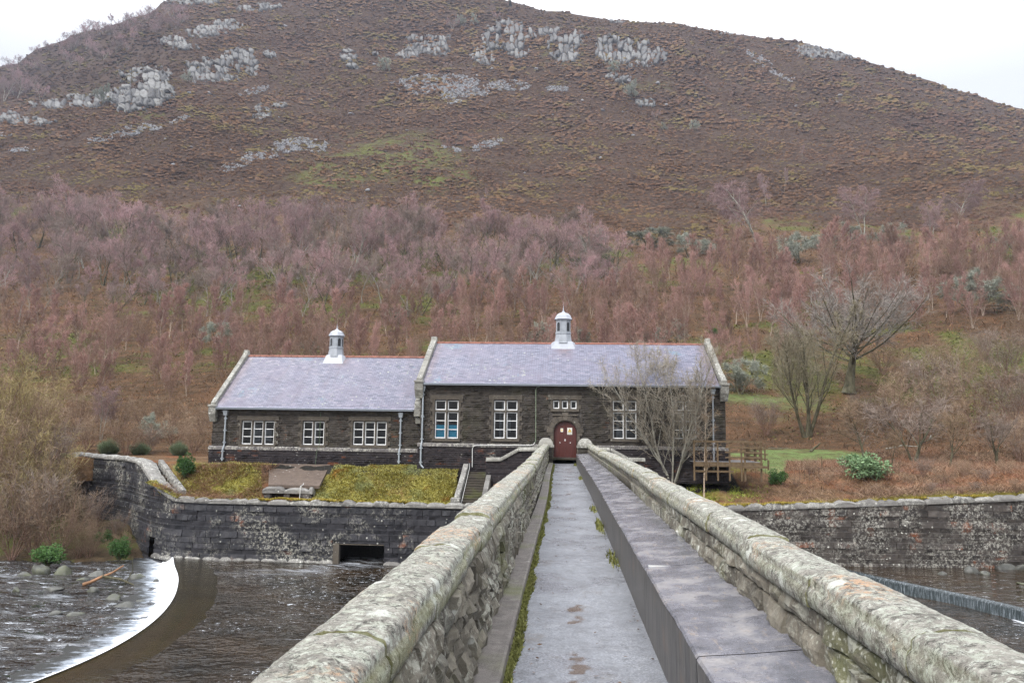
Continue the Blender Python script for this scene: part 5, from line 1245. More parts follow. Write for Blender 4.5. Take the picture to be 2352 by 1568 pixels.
scrub = [kind('brush_thicket', dict(seed=500+i, H=3.4, tr=.022, nch=(7, 4), ratio=(.42, .5), ang=(.4, .6), t0=(.2, .2), up=(.03, .08, .05), wander=(.09, .14, .2), stems=16, fan=.42, tw=(1700, .42, .011), twdir=(.6, .55, .2), r2=.6, seg=(7, 4, 3)), m_barkr, (m_brush, m_olbrush, m_greytw)[i]) for i in range(3)]
oliv = kind('multi_stem_tree', dict(seed=602, H=8.5, tr=.17, nch=(12, 7, 5), ratio=(.42, .5, .5), ang=(.5, .55, .6), t0=(.22, .15, .2), up=(.03, .09, .07, .05), wander=(.07, .12, .15, .2), stems=5, fan=.36, tw=(9500, .55, .020), twdir=(.6, .55, .15), r2=.42, seg=(8, 5, 4, 3)), m_barkd, m_oaktw)
spread = kind('spreading_tree', dict(seed=701, H=3.0, tr=.30, nch=(22, 10, 7), ratio=(2.3, .45, .45), ang=(1.25, .5, .5), t0=(.5, .25, .2), up=(.0, .075, .04, .0), wander=(.1, .06, .11, .16), stems=1, tw=(9000, .5, .016), twdir=(.75, .4, .02), r2=.42, seg=(6, 9, 5, 4), crown_shape=.25), m_barkd, m_greytw)
spread.parts[1].data.materials[0] = veg('silver_grey_twigs', (.13, .115, .10), (.32, .29, .265))
fore = kind('alder_tree', dict(seed=811, H=5.6, tr=.075, nch=(14, 8, 6), ratio=(.46, .5, .5), ang=(.5, .5, .55), t0=(.16, .12, .15), up=(.03, .10, .09, .07), wander=(.07, .10, .14, .18), stems=9, fan=.36, tw=(12000, .36, .011), twdir=(.6, .5, .15), r2=.42, seg=(9, 6, 4, 3)), m_barkg, veg('pale_alder_twigs', (.17, .145, .11), (.42, .38, .31)))
slim = kind('silver_birch', dict(seed=905, H=6.0, tr=.045, nch=(20, 6), ratio=(.24, .5), ang=(.95, .6), t0=(.18, .2), up=(.05, .02, .02), wander=(.05, .13, .2), lean=.03, tw=(1500, .3, .010), twdir=(.6, .5, 0), r2=.28, seg=(12, 5, 3)), bark('pale_birch_bark', (.20, .13, .085), (.52, .43, .34), 1), m_brush)
small = [kind('small_bare_tree', dict(seed=950+i, H=2.6, tr=.06, nch=(9, 5), ratio=(.75, .5), ang=(.65, .6), t0=(.2, .2), up=(.02, .05, .05), wander=(.1, .14, .2), stems=(1, 2)[i], fan=.4, tw=(2600, .42, .012), twdir=(.6, .5, .1), r2=.5, seg=(6, 5, 4)), m_barkd, (m_brush, m_greytw)[i]) for i in range(2)]

def leafy(name, seed, R_, H, n, mat, ls=.12, stemm=m_barkd):
    r = np.random.default_rng(seed); c = nrmv(r.normal(0, 1, (26, 3)))*np.array([R_, R_, H*.5])*r.uniform(.3, .95, (26, 1))+np.array([0, 0, H*.5]); i = r.integers(0, 26, n); cr = r.uniform(.18, .36, 26)
    d = nrmv(r.normal(0, 1, (n, 3))); P = c[i]+d*np.array([R_, R_, H*.5])*(cr[i]*r.uniform(.6, 1.1, n))[:, None]; P[:, 2] = np.maximum(P[:, 2], .05)
    l = nrmv(d+r.normal(0, .5, (n, 3)))*ls*r.uniform(.7, 1.3, n)[:, None]; s = nrmv(np.cross(l, r.normal(0, 1, (n, 3))))*ls*.22
    V = np.stack([P, P+l*.5+s, P+l, P+l*.5-s], 1).reshape(-1, 3)
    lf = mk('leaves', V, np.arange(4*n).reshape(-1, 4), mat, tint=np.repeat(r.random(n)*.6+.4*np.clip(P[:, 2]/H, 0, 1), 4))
    g = G()
    for k in range(9): e = c[k]*r.uniform(.8, 1.1); g.tube([(0, 0, -.1), e*.5+r.normal(0, .06, 3), e], [.035, .022, .01], 4)
    return Kind(name, [g.build('stems', stemm), lf], H)
rhodo = [leafy('rhododendron_bush', 1, .9, 1.5, 2600, m_leaf, .15), leafy('rhododendron_bush', 2, 1.2, 1.5, 2600, m_leafp, .17)]
def broom():
    r = np.random.default_rng(9); n = 5200; th = r.random(n)*6.28; sp = r.random(n)**.6*.9; b = np.stack([np.cos(th)*sp*.8, np.sin(th)*sp*.8, r.random(n)*.8*(1-sp*.7)+.1*np.sin(th*3)+.1], -1)
    d = nrmv(np.stack([np.cos(th)*sp*.9, np.sin(th)*sp*.9, np.ones(n)], -1)+r.normal(0, .22, (n, 3))); l = r.uniform(.4, 1.0, n)[:, None]; s = nrmv(np.cross(d, r.normal(0, 1, (n, 3))))*.012
    V = np.stack([b-s, b+s, b+d*l], 1).reshape(-1, 3); o = mk('stems', V, np.arange(3*n).reshape(-1, 3), m_broom, tint=np.repeat(r.random(n), 3)); return Kind('broom_bush', [o], 1.8)
brm = broom()
def conifer():
    r = np.random.default_rng(4); n = 2200; h = r.random(n); th = r.random(n)*6.28; rad = (1-h)*1.6*r.uniform(.3, 1, n); b = np.stack([np.cos(th)*rad, np.sin(th)*rad, .4+h*7], -1)
    d = np.stack([np.cos(th), np.sin(th), -.35+0*h], -1)*.5; s = nrmv(np.cross(d, [0, 0, 1.]))*.14
    V = np.stack([b-s, b+s, b+d], 1).reshape(-1, 3); o = mk('crown', V, np.arange(3*n).reshape(-1, 3), m_con, tint=np.repeat(r.random(n), 3))
    g = G(); g.tube([(0, 0, -.5), (0, 0, 7)], [.15, .03], 5); return Kind('conifer', [g.build('trunk', m_barkd), o], 7.6)
con = conifer()

RT = np.random.default_rng(2024)
def top_h(P, dpx): return dpx*P[1]/F
occupied = []
def spots(n, sampler, mind, tries=60):
    """scattered picture points, none closer than mind(px, py)"""
    out = []
    for _ in range(n*tries):
        if len(out) >= n: break
        x, y = sampler(); 
        if y is None: continue
        dmin = mind(x, y)
        if all((x-a)**2+((y-b)*2.2)**2 > dmin**2 for a, b in out[-400:]): out.append((x, y))
    return out
# --- upper wood: mature trees, crowns up to the heather edge
edge_x = [-100, 0, 150, 260, 420, 560, 680, 850, 1000, 1180, 1260, 1400]
edge_y = [560, 560, 560, 575, 600, 590, 575, 590, 590, 590, 590, 640]     # picture height where the topmost trunks stand
def s_up():
    x = RT.uniform(-60, 1420); lo = np.interp(x, edge_x, edge_y); y = lo+RT.random()**2.3*(735-lo)
    if x > 1250 and RT.random() < .5: return x, None
    return x, y
pts = spots(165, s_up, lambda x, y: 31)
G_UP = 'bare mature trees on the slope below the heather'
for i, (x, y) in enumerate(sorted(pts, key=lambda p: p[1])):
    P = ground(x, y)[0]; P[2] = tz(P[0], P[1])-.15
    if not np.isfinite(P).all(): continue
    k = purp[RT.choice([0, 1, 2, 3, 4], p=[.24, .2, .18, .2, .18])]; h = top_h(P, RT.uniform(95, 160)*(1 if y < 650 else .85))
    if k is purp[3]: lab = 'pale grey-trunked bare tree among the purple-grey crowns of the upper wood'
    elif k is purp[2]: lab = 'grey-brown bare crooked tree in the upper wood'
    else: lab = 'bare dark-trunked tree with a purple-pink twiggy crown in the upper wood'
    k.place(P, h, RT.random()*6.28, lab, 'tree', G_UP, RT.uniform(.75, 1.1))
# --- young rust birches: lower belt behind the buildings and the right-hand wood
def s_low():
    if RT.random() < .58:
        x = RT.uniform(-60, 1500); hi = np.interp(x, [-60, 300, 700, 1200, 1500], [960, 940, 900, 880, 880]); lo = np.interp(x, [-60, 250, 420, 700, 1200, 1500], [770, 780, 745, 745, 735, 700]); return x, RT.uniform(lo, hi)
    x = RT.uniform(1350, 2420); lo = np.interp(x, [1350, 1500, 1700, 1900, 2420], [690, 640, 630, 620, 600]); hi = np.interp(x, [1350, 1650, 1800, 2000, 2200, 2420], [880, 900, 850, 780, 760, 740]); return x, RT.uniform(lo, hi)
pts = spots(285, s_low, lambda x, y: 22+max(0, y-700)*.06)
nl = 0
for (x, y) in sorted(pts, key=lambda p: p[1]):
    P = ground(x, y)[0]; P[2] = tz(P[0], P[1])-.1
    if not np.isfinite(P).all(): continue
    k = rust[RT.integers(0, 4)]; h = top_h(P, RT.uniform(75, 145)*(1.05 if x > 1350 else .95))
    zone = 'left of the lower wing' if x < 500 else 'behind the slate roofs' if x < 1650 else 'in the right-hand wood'
    k.place(P, h, RT.random()*6.28, 'young bare birch with a rust-pink twiggy crown '+zone, 'tree', 'young rust-pink birches '+zone, RT.uniform(.7, 1.15))
# --- grey-green lichened trees
for j, (x, y, hp, sc_, lab) in enumerate(((1362, 600, 70, 1.5, 'pale lichened tree at the right end of the upper wood'), (1487, 575, 52, 2.0, 'low pale lichened tree left of the round one by the heather edge'), (1585, 590, 62, 1.4, 'round pale lichened tree at the heather edge above the hall'), (1835, 605, 72, 1.3, 'round grey-green tree in the middle of the rust-pink wood'),
        (1940, 575, 58, 1.9, 'wide pale lichened tree below the double-crowned birch'), (2035, 580, 62, 1.6, 'pale lichened tree just right of the wide one'), (2235, 720, 105, 1.3, 'big dark-stemmed lichened tree on the green slope far right'), (1240, 800, 62, 1.3, 'pale lichened bush-like tree just behind the taller roof lantern'), (1338, 800, 50, 1.2, 'pale lichened shrub-like tree right of the taller roof lantern'),
        (510, 800, 62, 1.3, 'silver-grey small tree above the left gable'), (720, 812, 44, 1.3, 'small whitish lichened tree left of the small roof lantern'), (1700, 905, 80, 1.2, 'grey lichened shrub tree beside the right gable of the hall'), (350, 1010, 65, 1.1, 'whitish lichened shrub left of the lower wing'), (920, 745, 42, 1.4, 'low pale thorn tree under the dark trunks in the wood'),
        (1545, 795, 60, 1.5, 'grey bushy tree behind the right part of the hall roof'), (2330, 600, 70, 1.4, 'grey-green tree at the far right edge of the wood'))):
    P = ground(x, y)[0]; P[2] = tz(P[0], P[1])-.1; palet[j % 2].place(P, top_h(P, hp), j*1.3, lab, 'tree', None, sc_)
# --- tall trees that stand out
for j, (K, x, y, hp, sc_, lab) in enumerate(((tallp[0], 1745, 590, 185, 1.15, 'tallest pale-pink weeping birch rising over the rust wood'), (tallp[1], 1982, 545, 122, 1.2, 'broad double-crowned pink birch at the heather edge'), (tallp[0], 2195, 540, 125, 1.15, 'rightmost big pink birch against the heather'), (tallp[1], 2140, 560, 100, .9, 'slighter pink birch left of the rightmost big one'),
        (tallp[0], 1760, 475, 80, .5, 'thin pale birch alone on the heather above the tallest birch'), (tallp[0], 1802, 440, 55, .4, 'small lone birch on open heather'), (tallp[0], 1842, 365, 35, .5, 'tiny lone birch high on the right heather slope'), (tallp[1], 185, 530, 95, 1.0, 'white-trunked birch at the top left of the wood'), (tallp[0], 690, 560, 110, 1.1, 'tall pale birch standing over the wood edge centre left'),
        (tallp[0], 45, 740, 170, .7, 'tall thin white birch near the left picture edge'), (tallp[0], 505, 790, 95, .5, 'thin orange-stemmed birch above the left gable'), (tallp[1], 232, 1010, 130, .9, 'branching white birch left of the lower wing'), (tallp[0], 1117, 465, 35, .4, 'tiny lone tree on the heather above the wood edge'),
        (spread, 1950, 902, 262, 1.02, 'big silver-grey spreading tree on the right slope'), (oliv, 1852, 1004, 285, .88, 'multi-stemmed olive-grey tree behind the lawn'))):
    P = ground(x, y)[0]; P[2] = tz(P[0], P[1])-.1; K.place(P, top_h(P, hp), j*1.7+.4, lab, 'tree', None, sc_)
def nearplace(K, x, y, hp, sc_, lab, cat='tree', group=None, rz=None):
    P = near_at(x, y); P[2] -= .05; return K.place(P, top_h(P, hp), RT.random()*6.28 if rz is None else rz, lab, cat, group, sc_)
nearplace(fore, 1544, 1118, 318, .98, 'many-stemmed bare tree in front of the hall windows', rz=.6)
nearplace(slim, 1617, 1143, 265, .9, 'slim orange-white birch stem beside the many-stemmed tree', rz=.3)
nearplace(small[0], 1983, 1058, 140, 1.2, 'little bare tree at the far end of the lawn'); nearplace(small[1], 2098, 1062, 150, 1.3, 'little bare tree with pale fallen limbs beside it'); nearplace(small[0], 2180, 1075, 150, .9, 'slender sapling right of the fallen limbs'); nearplace(small[1], 2290, 1068, 120, .9, 'rightmost slender sapling by the grassy track')
nearplace(small[0], 2050, 1078, 90, .8, 'low sapling in the bracken near the lawn end')
for j, (x, y, h) in enumerate(((2060, 985, 150), (2150, 960, 170), (2240, 985, 160), (2330, 1000, 190), (2210, 900, 130), (2310, 880, 140), (2080, 900, 110), (1760, 1000, 100), (2160, 860, 90), (2260, 830, 90), (2380, 800, 120), (2120, 1020, 110), (2345, 1060, 120), (1990, 985, 100), (2030, 860, 90))):
    P = ground(x, y)[0]; P[2] = tz(P[0], P[1])-.1; (scrub+[small[1]])[(j*2) % 4].place(P, top_h(P, h*.9), j*2.1, 'brown bare thicket bush on the right-hand slope', 'bush', 'brown thicket on the right-hand slope', 1.3)
for j, (x, y, h) in enumerate(((1860, 1090, 40), (1900, 1112, 34), (1945, 1085, 38), (2040, 1100, 44), (2085, 1118, 34), (2120, 1095, 46), (2170, 1112, 40), (2215, 1095, 42), (2265, 1110, 36), (2310, 1092, 40), (1830, 1118, 26), (2140, 1130, 26), (1710, 1118, 26), (1930, 1128, 24), (2240, 1128, 26), (2010, 1130, 24))):
    nearplace(scrub[(0, 0, 2)[j % 3]], x, y, h, 1.5, ('low tangled brown bramble mound on the right bank', 'low tangled brown bramble mound on the right bank', 'low grey twiggy bramble mound on the right bank')[j % 3], 'bramble', 'bramble mounds on the right bank')
# --- left bank thickets
for j, (x, y, h, K) in enumerate(((25, 1290, 160, 0), (75, 1280, 170, 2), (130, 1290, 150, 0), (180, 1285, 110, 0), (205, 1285, 90, 0), (262, 1282, 60, 0), (10, 1230, 150, 1), (60, 1210, 150, 0), (115, 1200, 140, 1), (155, 1190, 100, 2), (-20, 1180, 200, 0), (40, 1150, 170, 1), (100, 1140, 130, 2), (215, 1225, 110, 2), (20, 1090, 190, 1), (80, 1075, 150, 0), (140, 1070, 110, 2), (-30, 1060, 220, 1), (285, 1275, 60, 0), (270, 1240, 70, 2))):
    d = ray(x, y); 
    for Y in np.arange(41, 75, .1):
        P = CAM+d*(Y/d[1]); k = np.clip((-33.5-P[0])/2.5, 0, 1); zb = -6.75+np.clip((Y-41.6)/11.5, 0, 1)**.8*6.35*k+(1-k)*np.clip((Y-42)/8, 0, 1)*2.2-np.clip((P[0]+30)/5, 0, 1)*.5
        if P[2] <= zb: break
    P[2] = zb-.1; lab = ('brown bare brush on the left river bank', 'yellow-olive willow brush on the left river bank', 'grey twiggy bush against the curved wall')[K]
    scrub[K].place(P, top_h(P, h*(1.3 if x < 140 else 1.)), RT.random()*6.28, lab, 'bush', 'brush on the left river bank', 1.0)
for j, (x, y, h, K) in enumerate(((60, 1020, 120, 0), (130, 1015, 100, 0), (200, 1035, 90, 0), (290, 1045, 95, 0), (340, 1040, 70, 2), (400, 1035, 95, 0), (445, 1040, 75, 0), (10, 1000, 150, 1), (95, 985, 130, 1), (180, 990, 110, 0), (265, 1000, 100, 0), (330, 985, 80, 0), (460, 1000, 80, 0), (390, 980, 80, 0))):
    P = ground(x, y)[0]; P[2] = tz(P[0], P[1])-.1; scrub[K].place(P, top_h(P, h), RT.random()*6.28, 'low brown scrub behind the left end of the river wall', 'bush', 'scrub behind the river wall', 1.4)
# --- evergreen shrubs
for K, x, y, h, s_, lab in ((rhodo[0], 428, 1098, 60, .62, 'bright green rhododendron at the head of the mossy steps'), (brm, 410, 1045, 42, .8, 'dark green broom bush left of the lower wing'), (brm, 250, 1042, 46, .9, 'wide green broom clump behind the domed boulder'), (brm, 320, 1043, 38, 1.0, 'smaller green broom bush right of the wide clump'),
                            (rhodo[1], 1990, 1102, 58, 1.15, 'blue-green rhododendron in the rusty bracken'), (rhodo[0], 1785, 1112, 36, 1.0, 'low green shrub beside the stout short post'), (scrub[0], 2335, 1130, 32, 1.6, 'dark low bush behind the coping at the far right'), (scrub[0], 2210, 1132, 20, 1.2, 'tiny tuft bush just behind the right-hand coping')):
    nearplace(K, x, y, h, s_, lab, 'shrub')
for K, x, y, h, s_, lab in ((rhodo[0], 275, 1283, 50, .8, 'bright green shrub at the foot of the curved wall'), (rhodo[0], 112, 1296, 46, 1.3, 'broad green shrub above the big bank boulder'), (rhodo[0], 236, 1262, 44, .9, 'small green shrub beside the one at the wall foot')):
    P = atZ(x, y, -5.9); K.place(P, top_h(P, h), 1., lab, 'shrub', None, s_)
for x, y, h, lab in ((1395, 612, 30, 'small bright green holly under the pale trees'), (1325, 610, 22, 'small green bush by the path through the wood'), (1640, 770, 20, 'dark ivy bush among the rust birches')):
    P = ground(x, y)[0]; rhodo[0].place(P, top_h(P, h), 2., lab, 'shrub', None, 1.)
# --- far ridge trees and lone trees on the crags
def ridge_pts():
    out = []
    for k in range(125):
        x = RT.uniform(0, 420); top = np.interp(x, [0, 40, 130, 240, 310, 420], [150, 115, 88, 56, 40, 30]); bot = np.interp(x, [0, 200, 420], [230, 150, 70]); out.append((x, top+4+RT.random()**1.3*(bot-top)))
    for x in np.linspace(20, 320, 34): out.append((x+RT.normal(0, 3), np.interp(x, [0, 40, 130, 240, 310, 330], [148, 116, 86, 53, 34, 14])+4))
    return out
for x, y in ridge_pts():
    P = ground(x, y)[0]
    if not np.isfinite(P).all(): continue
    P[2] = tz(P[0], P[1])-.3; purp[RT.choice([0, 1, 4, 3])].place(P, top_h(P, RT.uniform(20, 36)), RT.random()*6.28, 'small bare purple tree on the far left ridge', 'tree', 'bare trees on the far left ridge', 1.1)
for j, (x, y, h, lab) in enumerate(((93, 235, 50, 'lone white birch at the left end of the low crag line'), (235, 240, 55, 'bare ash-grey tree against the left crag'), (880, 165, 38, 'forked grey tree between the left and middle crags'), (1040, 70, 38, 'first bare tree above the middle crags'), (1090, 58, 30, 'second bare tree above the middle crags'), (1060, 62, 30, 'tree standing between the two above the middle crags'), (1140, 50, 24, 'bare tree over the centre of the middle crags'),
        (1450, 228, 50, 'pale tree by the boulder pile under the right crag'), (1408, 170, 34, 'pale tree in front of the right crag face'), (1507, 275, 25, 'small white birch on the heather right of the boulder pile'), (1525, 300, 22, 'smaller birch lower than the white one'), (1597, 300, 28, 'small pink birch on open heather'), (1030, 165, 26, 'small pale tree below the middle crags'), (430, 190, 30, 'thin tree between the two left crags'), (40, 225, 70, 'purple birch at the left picture edge under the ridge'), (10, 232, 80, 'purple birch cut by the left picture edge'))):
    P = ground(x, y)[0]
    if not np.isfinite(P).all(): continue
    P[2] = tz(P[0], P[1])-.3; [purp[3], palet[0], palet[1]][j % 3 if x > 60 else 0].place(P, top_h(P, h), j, lab, 'tree', None, .8)
P = ground(1172, 14)[0]; P[2] = tz(P[0], P[1])-.5; con.place(P, top_h(P, 18), 0, 'tiny conifer on the skyline', 'tree')
# fallen limbs, broken branch
def limb(name, pts, r0, mat, lab, cat, parts=None):
    g = G(); pts = np.array(pts, float); t = np.linspace(0, 1, len(pts)); tt = np.linspace(0, 1, 12); q = np.stack([np.interp(tt, t, pts[:, i]) for i in range(3)], -1)+np.stack([fbm(tt*4, tt*0+i*3, 2)*.15 for i in range(3)], -1)
    g.tube(q, np.linspace(r0, r0*.35, 12), 7, RNG.random()); o = g.build(name, mat, smooth=True); tag(o, lab, cat); return o, q
W = lambda x, y, z=ZL: np.array(atZ(x, y, z))
a, b = W(192, 1344)+[0, 0, .05], W(272, 1344)+[0, .4, .95]
o, q = limb('broken_branch', [a, (a+b)/2+[0, 0, -.1], b], .10, plain('torn_orange_wood', (.26, .14, .075), .7, var=.5, sc=2), 'snapped orange-ended branch lying across the river rocks', 'branch')
g = G(); g.tube([q[5], q[5]+[.9, .1, -.15], q[5]+[1.6, .1, -.4]], [.09, .06, .03], 6); g.tube([q[8]+[.6, 0, -.7], q[8]+[1.0, 0, .1], q[8]+[.9, 0, .8]], [.03, .025, .01], 5); c = g.build('twig', m_barkd, o)
for (p1, p2, p3, lab) in (((2035, 1040), (2075, 1023), (2110, 1024), 'pale fallen limb lying on the slope right of the lawn'), ((2140, 1008), (2125, 1030), (2150, 1045), 'grey broken limb leaning beside the pale fallen one')):
    P = [near_at(*p) for p in (p1, p2, p3)]; P = [p+np.array([0, 0, .4]) for p in P]; P[1:] = [np.array([atY(*x, P[0][1])[0], P[0][1], atY(*x, P[0][1])[2]]) for x in (p2, p3)]
    limb('fallen_limb', P, .09, m_barkg, lab, 'branch')
for (p1, p2, lab) in (((1745, 1029), (1880, 1033), 'long mossy log along the back of the lawn'), ((1862, 1037), (1885, 1016), 'short leaning log at the end of the mossy one')):
    a = near_at(*p1); b = atY(*p2, a[1]); limb('log', [a, (a+b)/2, b], .14, m_barkd, lab, 'log')

# ------------------------------------------------------------------ rocks
def ico(n):
    import bmesh
    bm = bmesh.new(); bmesh.ops.create_icosphere(bm, subdivisions=n, radius=1); v = np.array([x.co[:] for x in bm.verts]); f = np.array([[q.index for q in p.verts] for p in bm.faces]); bm.free(); return v, f
ICO = {2: ico(2), 3: ico(3)}
def rockv(r, sub=2, k=11, rough=.06, blocky=False):
    v, f = ICO[sub]; n = nrmv(r.normal(0, 1, (k, 3))); d = r.uniform(.45, .9, k)
    if blocky:
        n = np.concatenate([nrmv(np.array([[1, 0, 0], [-1, 0, 0], [0, 1, 0], [0, -1, 0], [0, 0, 1], [0, 0, -1.]])+r.normal(0, .13, (6, 3))), n[:3]]); d = np.r_[r.uniform(.5, .62, 6), r.uniform(.7, .85, 3)]
    q = v@n.T; t = np.where(q > .05, d/np.maximum(q, .05), 9).min(1); t = np.minimum(t, 1.)
    return v*(t*(1+fbm(v[:, 0]*2+r.random()*9, v[:, 1]*2+v[:, 2]*1.7, 3)*rough*4))[:, None], f
def rock_mat():
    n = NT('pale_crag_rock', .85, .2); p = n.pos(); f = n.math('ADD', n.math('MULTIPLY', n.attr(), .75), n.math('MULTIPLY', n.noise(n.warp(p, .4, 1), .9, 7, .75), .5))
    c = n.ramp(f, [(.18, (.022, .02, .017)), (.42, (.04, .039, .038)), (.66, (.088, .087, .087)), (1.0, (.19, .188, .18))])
    c = n.mix(n.rng(n.noise(p, .35, 6, .75), .56, .62, 0, .85), c, (.055, .037, .022)); n.color(c); n.bump(n.noise(p, 1.2, 6, .8), .6, .4); return n.m
m_rock = rock_mat()
m_scree = stone('pale_scree', (.07, .07, .075), (.33, .33, .34), lich=.1, sc=.5, lsize=1.2, bump=.3)
m_rivrock = stone('river_rock', (.025, .026, .024), (.15, .15, .135), lich=.2, green=.35, rough=.45)
HX = np.array([[-1, -1, -1], [1, -1, -1], [1, 1, -1], [-1, 1, -1], [-1, -1, 1], [1, -1, 1], [1, 1, 1], [-1, 1, 1]], float); HF = np.array([(0, 3, 2, 1), (4, 5, 6, 7), (0, 1, 5, 4), (1, 2, 6, 5), (2, 3, 7, 6), (3, 0, 4, 7)])
def crag(name, cells, n, size, seed, lab, cat='crag', aspect=1.5):
    """a fractured rock face: one broken surface of angular blocks, cracks between them and heather showing through"""
    r = np.random.default_rng(seed); C = np.array(cells, float); C[:, 2:] *= 1.18; g = 1.5
    x0, x1 = (C[:, 0]-C[:, 2]).min()-6, (C[:, 0]+C[:, 2]).max()+6; y0, y1 = (C[:, 1]-C[:, 3]).min()-5, (C[:, 1]+C[:, 3]).max()+5
    X, Y = np.meshgrid(np.arange(x0, x1, g), np.arange(max(y0, -30), y1, g)); m = np.max([1-np.sqrt(((X-c[0])/c[2])**2+((Y-c[1])/c[3])**2) for c in C], 0)
    sx, sy = size*1.25, size*1.15*min(aspect, 2.0); wx = X+fbm(X/9., Y/9., 2)*5; wy = Y+fbm(X/12.+9, Y/7., 2)*4; gx, gy = wx/sx, wy/sy; ix, iy = np.floor(gx).astype(int), np.floor(gy).astype(int)
    J = r.random((64, 64, 5)); F1 = np.full(X.shape, 9.); F2 = F1.copy(); best = np.zeros(X.shape+(5,)); off = np.zeros(X.shape+(2,))
    for a in (-1, 0, 1):
        for b in (-1, 0, 1):
            c = J[(ix+a) & 63, (iy+b) & 63]; dx = ix+a+.15+.7*c[..., 0]-gx; dy = iy+b+.15+.7*c[..., 1]-gy; d = np.maximum(np.abs(dx)*1.0, np.abs(dy))+.35*np.minimum(np.abs(dx), np.abs(dy)); k = d < F1
            F2 = np.where(k, F1, np.minimum(F2, d)); F1 = np.where(k, d, F1); best[k] = c[k]; off[k] = np.stack([dx, dy], -1)[k]
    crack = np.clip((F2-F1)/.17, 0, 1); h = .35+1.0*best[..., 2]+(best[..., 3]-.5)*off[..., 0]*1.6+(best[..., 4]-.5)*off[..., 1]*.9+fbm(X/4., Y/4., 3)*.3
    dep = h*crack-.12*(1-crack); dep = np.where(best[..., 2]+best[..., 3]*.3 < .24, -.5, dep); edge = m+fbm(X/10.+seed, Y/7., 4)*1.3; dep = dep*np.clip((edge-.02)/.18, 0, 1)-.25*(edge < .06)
    P = ground(X.ravel(), Y.ravel()).reshape(X.shape+(3,)); kk = P[..., 1:2]/F; ok = np.isfinite(P).all(-1) & (edge > -.06)
    V = np.nan_to_num(P)+np.nan_to_num(kk)*size*.85*dep[..., None]*np.array([0, -1., .25])
    f = gridf(*X.shape); f = f[ok.ravel()[f].all(1)]; used = np.unique(f); mp = np.zeros(X.size, int); mp[used] = np.arange(len(used))
    o = mk(name, V.reshape(-1, 3)[used], mp[f], m_rock, tint=((best[..., 3]*.5+.5)*crack*np.clip(.55+dep*.8, .15, 1)).ravel()[used]); tag(o, lab, cat)  # soil-dark cracks; recessed blocks also tinted darker, shade put into the colour
crag('rock_outcrop', [(335, 180, 45, 22), (330, 222, 60, 25), (300, 245, 30, 12), (370, 205, 25, 22), (315, 200, 25, 20)], 120, 11, 1, 'big pale block crag on the left hillside')
crag('rock_outcrop', [(465, 165, 32, 22), (520, 150, 40, 20), (555, 130, 35, 14), (575, 152, 20, 20), (500, 180, 50, 8)], 95, 9, 2, 'second pale crag, right of the big left one')
crag('rock_outcrop', [(20, 270, 28, 12), (70, 280, 45, 8), (130, 240, 50, 8), (200, 232, 40, 14), (250, 225, 30, 12)], 80, 8, 3, 'low broken rock line running to the left picture edge')
crag('rock_outcrop', [(400, 95, 30, 10), (470, 75, 40, 12), (520, 60, 30, 10), (430, 110, 30, 6)], 60, 7, 4, 'stepped thin crag above the two left ones')
crag('rock_outcrop', [(440, 5, 60, 7), (580, 22, 40, 7), (620, 15, 30, 5)], 45, 7, 5, 'thin rock band near the left skyline', aspect=.9)
crag('rock_outcrop', [(985, 90, 48, 9), (960, 112, 35, 14), (1010, 105, 22, 20), (935, 125, 20, 10)], 75, 7, 6, 'pale crag left of the middle cliffs')
crag('rock_outcrop', [(1165, 68, 38, 18), (1130, 95, 18, 24), (1110, 130, 24, 18), (1180, 105, 22, 24), (1195, 120, 18, 15), (1205, 80, 20, 10)], 120, 9, 7, 'middle cliff of stacked pale columns', aspect=1.9)
crag('rock_outcrop', [(1262, 75, 22, 9), (1290, 105, 28, 32), (1275, 110, 16, 26), (1318, 90, 18, 18), (1305, 130, 20, 14)], 100, 9, 8, 'vertical pale cliff between the middle and right faces', aspect=2.1)
crag('rock_outcrop', [(1405, 118, 34, 28), (1440, 120, 20, 30), (1475, 125, 28, 24), (1510, 132, 18, 18), (1385, 112, 16, 22)], 150, 9, 9, 'long right-hand cliff of pale vertical columns', aspect=2.2)
crag('rock_outcrop', [(800, 135, 20, 10), (812, 155, 14, 6), (802, 118, 14, 5), (860, 125, 8, 4)], 16, 9, 10, 'three stacked pale boulders left of the forked grey tree', 'rocks', aspect=.9)
crag('rock_outcrop', [(1482, 235, 20, 10), (1430, 185, 14, 7), (1405, 175, 12, 8)], 20, 8, 11, 'boulder pile below the right-hand cliff', 'rocks', aspect=.9)
crag('rock_outcrop', [(1890, 122, 55, 10), (1860, 112, 30, 8), (1930, 130, 30, 8)], 45, 6, 12, 'faint rock outcrop near the right skyline', aspect=1.0)
crag('rock_outcrop', [(1690, 75, 50, 6), (1420, 48, 20, 5)], 26, 5, 13, 'small skyline rocks above the right-hand slope', aspect=.8)
crag('rock_outcrop', [(605, 255, 18, 14), (640, 242, 18, 5), (598, 270, 12, 5)], 16, 7, 14, 'cluster of pale blocks in the heather below the second crag', 'rocks', aspect=.7)
crag('rock_outcrop', [(620, 125, 15, 7)], 6, 9, 15, 'isolated pale block pair at the right end of the second crag', 'rocks', aspect=.8)
